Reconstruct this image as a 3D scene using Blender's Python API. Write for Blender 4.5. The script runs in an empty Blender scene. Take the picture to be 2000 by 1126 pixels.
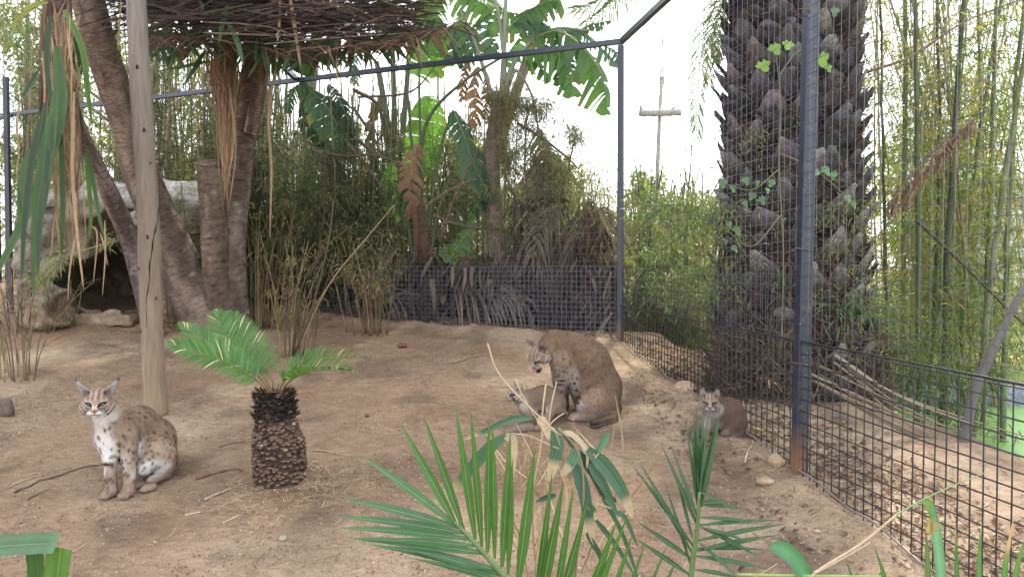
import bpy, math, random
import numpy as np
from mathutils import Vector

# ------------------------------------------------------------------ camera, sky, sun, exposure
SC = bpy.context.scene
COL = SC.collection
EYE = 1.8
FPX = 1455.0
PITCH = math.atan(43.0 / FPX)
cam_d = bpy.data.cameras.new('camera')
cam = bpy.data.objects.new('camera', cam_d)
COL.objects.link(cam)
cam.location = (0, 0, EYE)
cam.rotation_euler = (math.pi / 2 - PITCH, 0, 0)
cam_d.sensor_width = 36
cam_d.lens = 36 * FPX / 2000.0
cam_d.clip_start = 0.05
cam_d.clip_end = 2000
SC.camera = cam

SUN_EL, SUN_AZ = 52.0, 24.0          # azimuth from +Y towards +X: the sun stands behind the thicket, to the right
world = bpy.data.worlds.new('World')
SC.world = world
world.use_nodes = True
wn, wl = world.node_tree.nodes, world.node_tree.links
wn.clear()
w_out = wn.new('ShaderNodeOutputWorld')
w_bg = wn.new('ShaderNodeBackground')
w_sky = wn.new('ShaderNodeTexSky')
w_sky.sky_type = 'NISHITA'
w_sky.sun_disc = False
w_sky.sun_elevation = math.radians(SUN_EL)
w_sky.sun_rotation = math.radians(SUN_AZ)
w_sky.air_density = 1.0
w_sky.dust_density = 3.0
w_sky.ozone_density = 1.0
w_mix = wn.new('ShaderNodeMixRGB')
w_mix.inputs[0].default_value = 0.55
w_mix.inputs[2].default_value = (11.8, 11.6, 11.7, 1)      # thin white overcast over the blue
wl.new(w_sky.outputs[0], w_mix.inputs[1])
wl.new(w_mix.outputs[0], w_bg.inputs[0])
w_bg.inputs[1].default_value = 0.15
wl.new(w_bg.outputs[0], w_out.inputs[0])

sun_d = bpy.data.lights.new('sun', 'SUN')
sun_d.energy = 4.0
sun_d.angle = math.radians(2.5)
sun_d.color = (1.0, 0.94, 0.84)
sun = bpy.data.objects.new('sun', sun_d)
COL.objects.link(sun)
_a, _e = math.radians(SUN_AZ), math.radians(SUN_EL)
_to = Vector((math.sin(_a) * math.cos(_e), math.cos(_a) * math.cos(_e), math.sin(_e)))
sun.rotation_euler = (-_to).to_track_quat('-Z', 'Y').to_euler()
SC.view_settings.view_transform = 'Standard'
SC.view_settings.look = 'None'
SC.view_settings.gamma = 1.0
SC.view_settings.use_curve_mapping = False
SC.view_settings.exposure = 1.43
SC.render.engine = 'CYCLES'
SC.cycles.max_bounces = 8
SC.cycles.transparent_max_bounces = 8
SC.cycles.sample_clamp_indirect = 6.0

# ------------------------------------------------------------------ helpers
R = np.random.default_rng(7)
U = lambda a, b, n=None: R.uniform(a, b, n)


def A(*v):
    return np.array(v, dtype=np.float64)


def unit(v):
    v = np.asarray(v, dtype=np.float64)
    return v / (np.linalg.norm(v, axis=-1, keepdims=True) + 1e-12)


def P(px, py, D):
    """point at world depth Y = D seen at photo pixel (px, py)"""
    a = (px - 1000.0) / FPX
    b = (563.0 - py) / FPX
    t = D / (math.cos(PITCH) + b * math.sin(PITCH))
    return A(t * a, D, EYE + t * (-math.sin(PITCH) + b * math.cos(PITCH)))


def PL(seq):
    return np.array([P(*s) for s in seq])


def resample(pts, n):
    """smooth curve through pts (Catmull-Rom), n points"""
    pts = np.asarray(pts, float)
    if len(pts) == 2:
        t = np.linspace(0, 1, n)[:, None]
        return pts[0] * (1 - t) + pts[1] * t
    q = np.vstack([2 * pts[0] - pts[1], pts, 2 * pts[-1] - pts[-2]])
    m = len(pts) - 1
    u = np.linspace(0, m - 1e-6, n)
    i = u.astype(int)
    f = (u - i)[:, None]
    p0, p1, p2, p3 = q[i], q[i + 1], q[i + 2], q[i + 3]
    return 0.5 * ((2 * p1) + (-p0 + p2) * f + (2 * p0 - 5 * p1 + 4 * p2 - p3) * f ** 2 + (-p0 + 3 * p1 - 3 * p2 + p3) * f ** 3)


def _h(i, j, k, s):
    n = (i * 374761393 + j * 668265263 + k * 1274126177 + s * 144665) & 0xFFFFFFFF
    n = ((n ^ (n >> 13)) * 1103515245) & 0xFFFFFFFF
    n = ((n ^ (n >> 16)) * 2246822519) & 0xFFFFFFFF
    return ((n ^ (n >> 15)) & 0xFFFFFF) / float(0xFFFFFF)


def vnoise(p, freq=1.0, seed=0):
    """value noise in [-1, 1] at points p (n,3)"""
    q = np.asarray(p, float) * freq
    b = np.floor(q).astype(np.int64)
    f = q - b
    f = f * f * (3 - 2 * f)
    r = 0
    for dx in (0, 1):
        wx = f[..., 0] if dx else 1 - f[..., 0]
        for dy in (0, 1):
            wy = f[..., 1] if dy else 1 - f[..., 1]
            for dz in (0, 1):
                wz = f[..., 2] if dz else 1 - f[..., 2]
                r = r + wx * wy * wz * _h(b[..., 0] + dx, b[..., 1] + dy, b[..., 2] + dz, seed)
    return r * 2 - 1


def fbm(p, freq=1.0, octaves=3, seed=0):
    r, a = 0, 1.0
    for o in range(octaves):
        r = r + a * vnoise(p, freq * 2 ** o, seed + o * 17)
        a *= 0.5
    return r


def smooth(a, b, x):
    t = np.clip((x - a) / (b - a), 0, 1)
    return t * t * (3 - 2 * t)


class MB:
    def __init__(s):
        s.V, s.F, s.C, s.n = [], [], [], 0

    def add(s, v, f, c):
        v = np.asarray(v, float).reshape(-1, 3)
        f = np.asarray(f, np.int64)
        c = np.broadcast_to(np.asarray(c, float), (len(v), 3))
        s.V.append(v)
        s.C.append(c)
        s.F.append(f + s.n)
        s.n += len(v)

    def mesh(s, name, smooth_=True):
        me = bpy.data.meshes.new(name)
        V = np.concatenate(s.V)
        C = np.concatenate(s.C)
        me.vertices.add(len(V))
        me.vertices.foreach_set('co', V.astype(np.float32).ravel())
        loops = np.concatenate([f.ravel() for f in s.F])
        sizes = np.concatenate([np.full(len(f), f.shape[1]) for f in s.F])
        me.loops.add(len(loops))
        me.loops.foreach_set('vertex_index', loops.astype(np.int32))
        me.polygons.add(len(sizes))
        st = np.concatenate([[0], np.cumsum(sizes)[:-1]])
        me.polygons.foreach_set('loop_start', st.astype(np.int32))
        me.polygons.foreach_set('loop_total', sizes.astype(np.int32))
        me.polygons.foreach_set('use_smooth', np.full(len(sizes), smooth_, bool))
        me.update(calc_edges=True)
        at = me.color_attributes.new('Col', 'FLOAT_COLOR', 'POINT')
        at.data.foreach_set('color', np.hstack([np.clip(C, 0, 1), np.ones((len(C), 1))]).astype(np.float32).ravel())
        return me

    def build(s, name, mat, parent=None, smooth_=True, loc=None):
        if not s.V:
            return None
        if loc is not None:
            s.V = [v - np.asarray(loc, float) for v in s.V]
        elif parent is not None:
            s.V = [v - np.array(parent_world(parent)) for v in s.V]
        me = s.mesh(name, smooth_)
        me.materials.append(mat)
        o = bpy.data.objects.new(name, me)
        COL.objects.link(o)
        if parent is not None:
            o.parent = parent
        if loc is not None:
            o.location = loc
        return o


def parent_world(p):
    v = Vector((0, 0, 0))
    while p is not None:
        v = v + p.location
        p = p.parent
    return v


def tag(o, label=None, cat=None, group=None, kind=None):
    if label:
        o['label'] = label
    if cat:
        o['category'] = cat
    if group:
        o['group'] = group
    if kind:
        o['kind'] = kind
    return o


def thing(name, label, cat, loc, group=None):
    o = bpy.data.objects.new(name, None)
    COL.objects.link(o)
    o.location = tuple(float(x) for x in loc)
    o.empty_display_size = 0.1
    return tag(o, label, cat, group)


def frames(pts):
    pts = np.asarray(pts, float)
    t = np.gradient(pts, axis=0)
    t = unit(t)
    ref = A(0.13, 0.21, 1.0) if abs(t[:, 2]).mean() < 0.75 else A(0.1, 1.0, 0.2)
    a = unit(np.cross(t, ref))
    b = np.cross(t, a)
    return t, a, b


def tube(mb, pts, rad, col, seg=6, disp=None, caps=True):
    pts = np.asarray(pts, float)
    n = len(pts)
    rad = np.broadcast_to(np.asarray(rad, float), (n,))
    t, a, b = frames(pts)
    th = np.linspace(0, 2 * math.pi, seg, endpoint=False)
    rr = rad[:, None] * np.ones((1, seg))
    if disp is not None:
        rr = rr * disp(np.linspace(0, 1, n)[:, None], th[None, :])
    v = pts[:, None, :] + rr[..., None] * (np.cos(th)[None, :, None] * a[:, None, :] + np.sin(th)[None, :, None] * b[:, None, :])
    i = np.arange(n - 1)[:, None] * seg
    j = np.arange(seg)[None, :]
    j2 = (j + 1) % seg
    f = np.stack([i + j, i + j2, i + seg + j2, i + seg + j], -1).reshape(-1, 4)
    col = np.asarray(col, float)
    if col.ndim == 2:
        col = np.repeat(col, seg, axis=0)
    base = mb.n
    mb.add(v, f, col)
    if caps:
        mb.F.append(np.array([list(range(seg))[::-1]]) + base)
        mb.F.append(np.array([list(range(seg))]) + base + (n - 1) * seg)
    return v


def bar(mb, p, q, w, col, h=None, up=None):
    """rectangular bar from p to q"""
    p, q = np.asarray(p, float), np.asarray(q, float)
    h = h or w
    t = unit(q - p)
    up = A(0, 0, 1) if up is None else up
    if abs(np.dot(t, up)) > 0.95:
        up = A(0, 1, 0)
    s = unit(np.cross(t, up))
    u = np.cross(s, t)
    v = [c + s * sx * w / 2 + u * sz * h / 2 for c in (p, q) for sx, sz in ((-1, -1), (1, -1), (1, 1), (-1, 1))]
    mb.add(v, [[0, 1, 2, 3], [7, 6, 5, 4], [0, 4, 5, 1], [1, 5, 6, 2], [2, 6, 7, 3], [3, 7, 4, 0]], col)


def wires(mb, Pa, Pb, r, col):
    """many straight 4-sided wires: Pa, Pb (n,3)"""
    Pa, Pb = np.asarray(Pa, float), np.asarray(Pb, float)
    n = len(Pa)
    t = unit(Pb - Pa)
    ref = np.where(np.abs(t[:, 2:3]) > 0.8, A(0, 1, 0)[None], A(0, 0, 1)[None])
    a = unit(np.cross(t, ref))
    b = np.cross(t, a)
    r = np.broadcast_to(np.asarray(r, float), (n,))[:, None]
    v = np.stack([Pa + a * r, Pa + b * r, Pa - a * r, Pa - b * r, Pb + a * r, Pb + b * r, Pb - a * r, Pb - b * r], 1)
    f = np.array([[0, 1, 5, 4], [1, 2, 6, 5], [2, 3, 7, 6], [3, 0, 4, 7]])
    F = (np.arange(n)[:, None, None] * 8 + f[None]).reshape(-1, 4)
    mb.add(v.reshape(-1, 3), F, col)


def blade(mb, pts, width, col, N=(0, -1, 0.3), fold=0.25, prof=None, mid=None, tip=None, n=8, tipfrac=0.2, twist=0.0, rib=0.0):
    """long leaf along the curve pts, V-folded, 3 verts across"""
    c = resample(pts, n)
    t = unit(np.gradient(c, axis=0))
    N = np.asarray(N, float)
    s = unit(np.cross(t, N))
    nn = unit(np.cross(s, t))
    if twist:
        an = np.linspace(0, twist, n)[:, None]
        s, nn = s * np.cos(an) + nn * np.sin(an), nn * np.cos(an) - s * np.sin(an)
    u = np.linspace(0, 1, n)
    if prof is None:
        w = np.minimum(1, 0.45 + 2.5 * u) * np.sqrt(np.clip(1 - u ** 2.2, 0, 1))
    else:
        w = prof(u)
    w = (w * width / 2)[:, None]
    col = np.asarray(col, float)
    mid = col * 1.35 if mid is None else np.asarray(mid, float)
    if rib:
        offs = (1, .55, rib, 0, -rib, -.55, -1)
        v = np.stack([c + s * w * o + nn * w * fold * abs(o) for o in offs], 1)
        cs = (col * .92, col * 1.08, col * .8, mid, col * .8, col * 1.12, col * .95)
    else:
        offs = (1, 0, -1)
        v = np.stack([c + s * w * o + nn * w * fold * abs(o) for o in offs], 1)
        cs = (col, mid, col)
    cc = np.stack([np.tile(q_, (n, 1)) for q_ in cs], 1)
    m_ = len(offs)
    if tip is not None:
        k = smooth(1 - tipfrac - 0.12, 1 - tipfrac, u)[:, None, None]
        cc = cc * (1 - k) + np.asarray(tip, float) * k
    i = np.arange(n - 1) * m_
    f = np.concatenate([np.stack([i + j_, i + j_ + 1, i + j_ + 1 + m_, i + j_ + m_], -1) for j_ in range(m_ - 1)])
    mb.add(v.reshape(-1, 3), f, cc.reshape(-1, 3))


def leaves(mb, p, d, L, W, col, N=None, droop=0.25):
    """many small pointed leaves, 4 verts each"""
    p, d = np.asarray(p, float), unit(d)
    n = len(p)
    L = np.broadcast_to(L, (n,))[:, None]
    W = np.broadcast_to(W, (n,))[:, None]
    N = unit(R.normal(size=(n, 3)) + A(0, 0, 0.8)) if N is None else N
    s = unit(np.cross(d, N))
    m = p + d * L * 0.42
    e = p + d * L + A(0, 0, -1) * L * droop
    v = np.stack([p, m + s * W / 2, e, m - s * W / 2], 1)
    F = np.arange(n)[:, None] * 4 + np.array([[0, 1, 2, 3]])
    mb.add(v.reshape(-1, 3), F, np.repeat(np.broadcast_to(col, (n, 3)), 4, axis=0))


def mixcols(cols, n, jit=0.2, probs=None):
    cols = np.asarray(cols, float)
    i = R.choice(len(cols), n, p=probs)
    return np.clip(cols[i] * U(1 - jit, 1 + jit, (n, 1)) * U(0.93, 1.07, (n, 3)), 0, 1)


# ------------------------------------------------------------------ materials
def nodes_of(m):
    m.use_nodes = True
    nt = m.node_tree
    nt.nodes.clear()
    return nt.nodes, nt.links


def attr_mat(name, rough=0.7, spec=0.3, trans=0.0, bump=0.0, bscale=60.0, stretch=(1, 1, 1), var=0.25, vscale=8.0, metal=0.0, bdist=0.01, coarse=None):
    m = bpy.data.materials.new(name)
    N, L = nodes_of(m)
    out = N.new('ShaderNodeOutputMaterial')
    pb = N.new('ShaderNodeBsdfPrincipled')
    at = N.new('ShaderNodeAttribute')
    at.attribute_name = 'Col'
    tc = N.new('ShaderNodeTexCoord')
    mp = N.new('ShaderNodeMapping')
    mp.inputs['Scale'].default_value = stretch
    L.new(tc.outputs['Object'], mp.inputs[0])
    nz = N.new('ShaderNodeTexNoise')
    nz.inputs['Scale'].default_value = vscale
    nz.inputs['Detail'].default_value = 5
    nz.inputs['Roughness'].default_value = 0.65
    L.new(mp.outputs[0], nz.inputs['Vector'])
    mr = N.new('ShaderNodeMapRange')
    mr.inputs[1].default_value = 0.25
    mr.inputs[2].default_value = 0.75
    mr.inputs[3].default_value = 1 - var
    mr.inputs[4].default_value = 1 + var
    L.new(nz.outputs[0], mr.inputs[0])
    vm = N.new('ShaderNodeVectorMath')
    vm.operation = 'SCALE'
    L.new(at.outputs['Color'], vm.inputs[0])
    L.new(mr.outputs[0], vm.inputs['Scale'])
    L.new(vm.outputs[0], pb.inputs['Base Color'])
    pb.inputs['Roughness'].default_value = rough
    pb.inputs['Specular IOR Level'].default_value = spec
    pb.inputs['Metallic'].default_value = metal
    if bump:
        n2 = N.new('ShaderNodeTexNoise')
        n2.inputs['Scale'].default_value = bscale
        n2.inputs['Detail'].default_value = 4
        L.new(mp.outputs[0], n2.inputs['Vector'])
        bp = N.new('ShaderNodeBump')
        bp.inputs['Strength'].default_value = bump
        bp.inputs['Distance'].default_value = bdist
        L.new(n2.outputs[0], bp.inputs['Height'])
        L.new(bp.outputs[0], pb.inputs['Normal'])
    if trans > 0:
        tr = N.new('ShaderNodeBsdfTranslucent')
        vm2 = N.new('ShaderNodeVectorMath')
        vm2.operation = 'MULTIPLY'
        vm2.inputs[1].default_value = (1.5, 1.6, 0.7)
        L.new(vm.outputs[0], vm2.inputs[0])
        L.new(vm2.outputs[0], tr.inputs[0])
        mx = N.new('ShaderNodeMixShader')
        mx.inputs[0].default_value = trans
        L.new(pb.outputs[0], mx.inputs[1])
        L.new(tr.outputs[0], mx.inputs[2])
        L.new(mx.outputs[0], out.inputs[0])
    else:
        L.new(pb.outputs[0], out.inputs[0])
    return m


M_LEAF = attr_mat('leaf', rough=0.45, spec=0.45, trans=0.42, var=0.18, vscale=14)
M_LEAFN = attr_mat('near_leaf', rough=0.38, spec=0.5, trans=0.3, var=0.16, vscale=40, bump=0.25, bscale=200, bdist=0.002)
M_DRY = attr_mat('dry_leaf', rough=0.85, spec=0.1, trans=0.25, var=0.3, vscale=20)
M_BARK = attr_mat('bark', rough=0.9, spec=0.15, bump=1.0, bscale=40, stretch=(1, 1, 1.4), var=0.5, vscale=13, bdist=0.016)
M_RING = attr_mat('ringed_bark', rough=0.88, spec=0.2, bump=1.0, bscale=26, stretch=(1.3, 1.3, 4.0), var=0.5, vscale=16, bdist=0.016)
M_POLE = attr_mat('weathered_wood', rough=0.85, spec=0.2, bump=0.6, bscale=60, stretch=(3, 3, 0.25), var=0.3, vscale=18, bdist=0.006)
M_CULM = attr_mat('bamboo_culm', rough=0.5, spec=0.4, var=0.25, vscale=9, stretch=(1, 1, 0.5))
M_STRAW = attr_mat('straw', rough=0.8, spec=0.2, trans=0.1, var=0.2, vscale=30)
M_ROCK = attr_mat('rock', rough=0.95, spec=0.15, bump=1.0, bscale=26, var=0.45, vscale=9, bdist=0.03)
M_FUR = attr_mat('fur', rough=0.75, spec=0.15, var=0.1, vscale=90, bump=0.2, bscale=300, bdist=0.002)
M_WIRE = attr_mat('coated_wire', rough=0.42, spec=0.6, var=0.25, vscale=6)
M_GALV = attr_mat('galvanised_wire', rough=0.35, spec=0.6, var=0.3, vscale=7, metal=0.6)
M_BOOT = attr_mat('palm_leaf_base', rough=0.92, spec=0.1, bump=1.0, bscale=45, stretch=(1, 1, .5), var=0.5, vscale=22, bdist=0.012)


def steel_mat():
    m = bpy.data.materials.new('painted_steel')
    N, L = nodes_of(m)
    out = N.new('ShaderNodeOutputMaterial')
    pb = N.new('ShaderNodeBsdfPrincipled')
    at = N.new('ShaderNodeAttribute')
    at.attribute_name = 'Col'
    tc = N.new('ShaderNodeTexCoord')
    nz = N.new('ShaderNodeTexNoise')
    nz.inputs['Scale'].default_value = 9
    nz.inputs['Detail'].default_value = 8
    nz.inputs['Roughness'].default_value = 0.75
    L.new(tc.outputs['Object'], nz.inputs['Vector'])
    cr = N.new('ShaderNodeValToRGB')
    cr.color_ramp.elements[0].position = 0.54
    cr.color_ramp.elements[0].color = (0, 0, 0, 1)
    cr.color_ramp.elements[1].position = 0.74
    cr.color_ramp.elements[1].color = (1, 1, 1, 1)
    L.new(nz.outputs[0], cr.inputs[0])
    mx = N.new('ShaderNodeMixRGB')
    mx.inputs[2].default_value = (0.085, 0.075, 0.07, 1)
    L.new(cr.outputs[0], mx.inputs[0])
    L.new(at.outputs['Color'], mx.inputs[1])
    vo = N.new('ShaderNodeTexVoronoi')
    vo.inputs['Scale'].default_value = 38
    L.new(tc.outputs['Object'], vo.inputs['Vector'])
    c2 = N.new('ShaderNodeValToRGB')
    c2.color_ramp.elements[0].position = 0.07
    c2.color_ramp.elements[0].color = (1, 1, 1, 1)
    c2.color_ramp.elements[1].position = 0.11
    c2.color_ramp.elements[1].color = (0, 0, 0, 1)
    L.new(vo.outputs[0], c2.inputs[0])
    m2 = N.new('ShaderNodeMixRGB')
    m2.inputs[2].default_value = (0.3, 0.32, 0.35, 1)
    L.new(c2.outputs[0], m2.inputs[0])
    L.new(mx.outputs[0], m2.inputs[1])
    L.new(m2.outputs[0], pb.inputs['Base Color'])
    pb.inputs['Roughness'].default_value = 0.38
    pb.inputs['Specular IOR Level'].default_value = 0.6
    bp = N.new('ShaderNodeBump')
    bp.inputs['Strength'].default_value = 0.3
    bp.inputs['Distance'].default_value = 0.003
    L.new(nz.outputs[0], bp.inputs['Height'])
    L.new(bp.outputs[0], pb.inputs['Normal'])
    L.new(pb.outputs[0], out.inputs[0])
    return m


M_STEEL = steel_mat()


def ground_mat():
    m = bpy.data.materials.new('dry_soil')
    N, L = nodes_of(m)
    out = N.new('ShaderNodeOutputMaterial')
    pb = N.new('ShaderNodeBsdfPrincipled')
    at = N.new('ShaderNodeAttribute')
    at.attribute_name = 'Col'
    tc = N.new('ShaderNodeTexCoord')

    def noise(sc, det=6, rough=0.6, st=(1, 1, 1)):
        mp = N.new('ShaderNodeMapping')
        mp.inputs['Scale'].default_value = st
        L.new(tc.outputs['Object'], mp.inputs[0])
        n = N.new('ShaderNodeTexNoise')
        n.inputs['Scale'].default_value = sc
        n.inputs['Detail'].default_value = det
        n.inputs['Roughness'].default_value = rough
        L.new(mp.outputs[0], n.inputs['Vector'])
        return n.outputs[0]

    def rng(src, a, b, c, d):
        mr = N.new('ShaderNodeMapRange')
        for i, x in enumerate((a, b, c, d)):
            mr.inputs[i + 1].default_value = x
        L.new(src, mr.inputs[0])
        return mr.outputs[0]

    def scale(colsock, f):
        vm = N.new('ShaderNodeVectorMath')
        vm.operation = 'SCALE'
        L.new(colsock, vm.inputs[0])
        L.new(f, vm.inputs['Scale'])
        return vm.outputs[0]
    big = noise(1.3, 7, 0.65)
    mid = noise(13, 7, 0.7, (1, 1.8, 1))
    fine = noise(150, 5, 0.7)
    c = scale(at.outputs['Color'], rng(big, 0.3, 0.7, 0.76, 1.2))
    c = scale(c, rng(mid, 0.3, 0.7, 0.74, 1.24))
    c = scale(c, rng(fine, 0.3, 0.7, 0.6, 1.36))
    L.new(c, pb.inputs['Base Color'])
    pb.inputs['Roughness'].default_value = 0.95
    pb.inputs['Specular IOR Level'].default_value = 0.1
    b1 = N.new('ShaderNodeBump')
    b1.inputs['Strength'].default_value = 0.8
    b1.inputs['Distance'].default_value = 0.03
    L.new(mid, b1.inputs['Height'])
    b2 = N.new('ShaderNodeBump')
    b2.inputs['Strength'].default_value = 0.8
    b2.inputs['Distance'].default_value = 0.009
    L.new(fine, b2.inputs['Height'])
    L.new(b1.outputs[0], b2.inputs['Normal'])
    L.new(b2.outputs[0], pb.inputs['Normal'])
    L.new(pb.outputs[0], out.inputs[0])
    return m


M_SOIL = ground_mat()

# ------------------------------------------------------------------ terrain
CX, CY = 1.09, 7.5                       # the corner of the cage
NB = A(3.7, 8.79) / math.hypot(3.7, 8.79)      # outward normal of the back fence
NS = A(1.0, 0.179) / math.hypot(1.0, 0.179)    # outward normal of the side fence


def back_d(x, y):
    return (x - CX) * NB[0] + (y - CY) * NB[1]


def side_d(x, y):
    return (x - CX) * NS[0] + (y - CY) * NS[1]


def gz(x, y, fine=True):
    x, y = np.asarray(x, float), np.asarray(y, float)
    plane = 0.14 * np.clip(y, -6, 11.5)
    low = 0.45 + 0.0 * x
    sd, bd = side_d(x, y), back_d(x, y)
    edge = 1.45 - 1.0 * smooth(6.3, 7.4, y)
    k = smooth(edge, edge + 0.55, sd)
    k2 = smooth(0.35, 1.6, bd) * smooth(-2.5, 0.5, x)
    k = np.maximum(k, k2)
    far = smooth(14, 60, np.hypot(x, y))
    z = plane * (1 - k) + low * k
    z = z * (1 - far) + 0.5 * far
    # pond basin
    e = ((x - 4.7) / 2.0) ** 2 + ((y - 6.1) / 1.9) ** 2
    z = z - 0.35 * smooth(1.15, 0.85, e) * (z < 0.9)
    if fine:
        p = np.stack([x, y, 0 * x], -1)
        z = z + 0.022 * fbm(p, 1.4, 3, 3) * (1 - far) + 0.009 * fbm(p, 6, 3, 5) * (1 - far) - 0.012 * smooth(.35, .75, vnoise(p, 8.5, 44)) * (1 - far)
        z = z + 0.05 * np.exp(-(((x + 1.26) / .3) ** 2 + ((y - 4.05) / .26) ** 2))
        # low lip of packed earth and concrete along the two fences, on the inside
        lip = np.exp(-((sd + 0.16) / 0.11) ** 2) * (0.045 + 0.03 * vnoise(p, 3.0, 8)) * (y < CY + 0.2)
        lip2 = np.exp(-((bd + 0.2) / 0.14) ** 2) * (0.04 + 0.025 * vnoise(p, 2.5, 9)) * (x < CX + 0.1)
        z = z + np.clip(lip, 0, 1) + np.clip(lip2, 0, 1)
    return z


def G(x, y, dz=0.0):
    return A(x, y, float(gz(x, y)) + dz)


def g_at(px, py):
    """the ground point seen at pixel (px, py)"""
    k = (py - 520.0) / FPX
    D = 1.802 / (k + 0.14)
    x = (px - 1000) / FPX * D
    return G(x, D)


def axis(parts):
    out = [parts[0][0]]
    for a, b, st in parts:
        n = max(1, int(round((b - a) / st)))
        out += list(np.linspace(a, b, n + 1)[1:])
    return np.array(out)


gx = axis([(-220, -40, 30), (-40, -9, 2.5), (-9, -5, 0.12), (-5, 3.6, 0.028), (3.6, 8, 0.15), (8, 40, 2.5), (40, 220, 30)])
gy = axis([(-30, 1.5, 3), (1.5, 2.6, 0.2), (2.6, 9, 0.028), (9, 13, 0.1), (13, 40, 2.0), (40, 420, 35)])
X, Y = np.meshgrid(gx, gy, indexing='xy')
Z = gz(X, Y)
nx, ny = len(gx), len(gy)
i = (np.arange(ny - 1)[:, None] * nx + np.arange(nx - 1)[None, :])
F = np.stack([i, i + 1, i + nx + 1, i + nx], -1).reshape(-1, 4)
V = np.stack([X, Y, Z], -1).reshape(-1, 3)
sd, bd = side_d(V[:, 0], V[:, 1]), back_d(V[:, 0], V[:, 1])
soil = A(0.265, 0.186, 0.125)
sand = A(0.370, 0.284, 0.200)
dark = A(0.130, 0.090, 0.066)
p0 = V * A(1, 1, 0)
nz = fbm(p0, 0.9, 4, 21)
nz2 = fbm(p0, 3.0, 3, 31)
c = soil + (sand - soil) * smooth(-0.2, 0.9, nz)[:, None]
c = c + (dark - c) * (smooth(0.15, 1.1, nz2) * 0.6)[:, None]
red = A(0.26, 0.15, 0.088)
c = c + (red - c) * (0.38 * smooth(0.2, 0.9, fbm(p0, 1.7, 2, 77)))[:, None]
lipm = np.clip(np.exp(-((sd + 0.17) / 0.14) ** 2) * (V[:, 1] < CY + .2) + np.exp(-((bd + 0.22) / 0.2) ** 2) * (V[:, 0] < CX + .1), 0, 1)
lipm = lipm * smooth(-0.5, 0.3, fbm(p0, 4, 3, 41))
c = c + (A(0.36, 0.27, 0.18) - c) * (0.85 * lipm)[:, None]
litter_d = np.clip(np.exp(-((sd + 0.55) / 0.22) ** 2), 0, 1) * smooth(-0.3, 0.6, nz2)
c = c + (A(0.12, 0.085, 0.065) - c) * (0.7 * litter_d)[:, None]
grass = smooth(1.4, 2.4, sd) + smooth(1.2, 3.0, bd) * smooth(-3.0, 1.0, V[:, 0]) + smooth(4, 8, bd)
grass = np.clip(grass, 0, 1)
gcol = A(0.20, 0.22, 0.085) + 0.05 * fbm(p0, 0.8, 3, 5)[:, None] * A(1, 0.6, 0.3)
c = c + (gcol - c) * grass[:, None]
mb = MB()
mb.add(V, F, c)
ground = mb.build('ground', M_SOIL)
tag(ground, 'dry brown soil ground of the cage sloping up to the fence', kind='structure')
# ------------------------------------------------------------------ fences of the cage
TOPZ = EYE + 2.24
STEEL = A(0.010, 0.016, 0.034)
WIREC = A(0.010, 0.012, 0.018)


def side_pt(y, z, off=0.0):
    return A(CX + 0.179 * (CY - y) + off, y, z)


def back_pt(s, z, off=0.0):
    d = A(-8.79, 3.7) / math.hypot(8.79, 3.7)
    q = A(CX, CY) + d * s + NB * off
    return A(q[0], q[1], z)


BACKL = 9.6
sf = thing('cage_fence', 'tall black wire mesh side fence with steel posts running past the palm trunk', 'fence', side_pt(4.3, 0.6))
bf = thing('cage_fence', 'tall black wire mesh back fence in front of the bamboo and big leaved plants', 'fence', back_pt(4.0, 1.2))


def angle_post(parent, base, top, w, yaw_dir, label=None):
    """square tube with a narrower angle iron flange beside it and a base collar"""
    mb = MB()
    RUST = A(.20, .105, .055)
    hs_ = [0, .10, .22, .40, .7]
    lv = [base + (top - base) * (h_ / np.linalg.norm(top - base)) for h_ in hs_] + [top]
    cs_ = [RUST, RUST * .9, RUST * .6 + STEEL * .3, STEEL * 1.2, STEEL, STEEL]
    sx_ = unit(np.cross(unit(top - base), A(yaw_dir[0], yaw_dir[1], 0)))
    sy_ = A(yaw_dir[0], yaw_dir[1], 0)
    vv_ = np.concatenate([[c_ + sx_ * a_ * w / 2 + sy_ * b_ * w / 2 for a_, b_ in ((-1, -1), (1, -1), (1, 1), (-1, 1))] for c_ in lv])
    ff_ = [[k_ * 4 + j_, k_ * 4 + (j_ + 1) % 4, k_ * 4 + 4 + (j_ + 1) % 4, k_ * 4 + 4 + j_] for k_ in range(5) for j_ in range(4)] + [[20, 21, 22, 23]]
    mb.add(vv_, ff_, np.repeat(np.array(cs_), 4, axis=0))
    s = A(yaw_dir[1], -yaw_dir[0], 0)
    bar(mb, base + s * (w * 0.62) + A(yaw_dir[0], yaw_dir[1], 0) * -w * 0.3, top + s * (w * 0.62) + A(yaw_dir[0], yaw_dir[1], 0) * -w * 0.3, w * 0.22, STEEL * 1.2, h=w * 0.35, up=A(yaw_dir[0], yaw_dir[1], 0))
    # rust colour near the foot
    v = mb.V
    o = mb.build('post', M_STEEL, parent, smooth_=False)
    bv = o.modifiers.new('bevel', 'BEVEL')
    bv.width = 0.004
    bv.segments = 2
    if label:
        o['label'] = label
    return o


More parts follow.
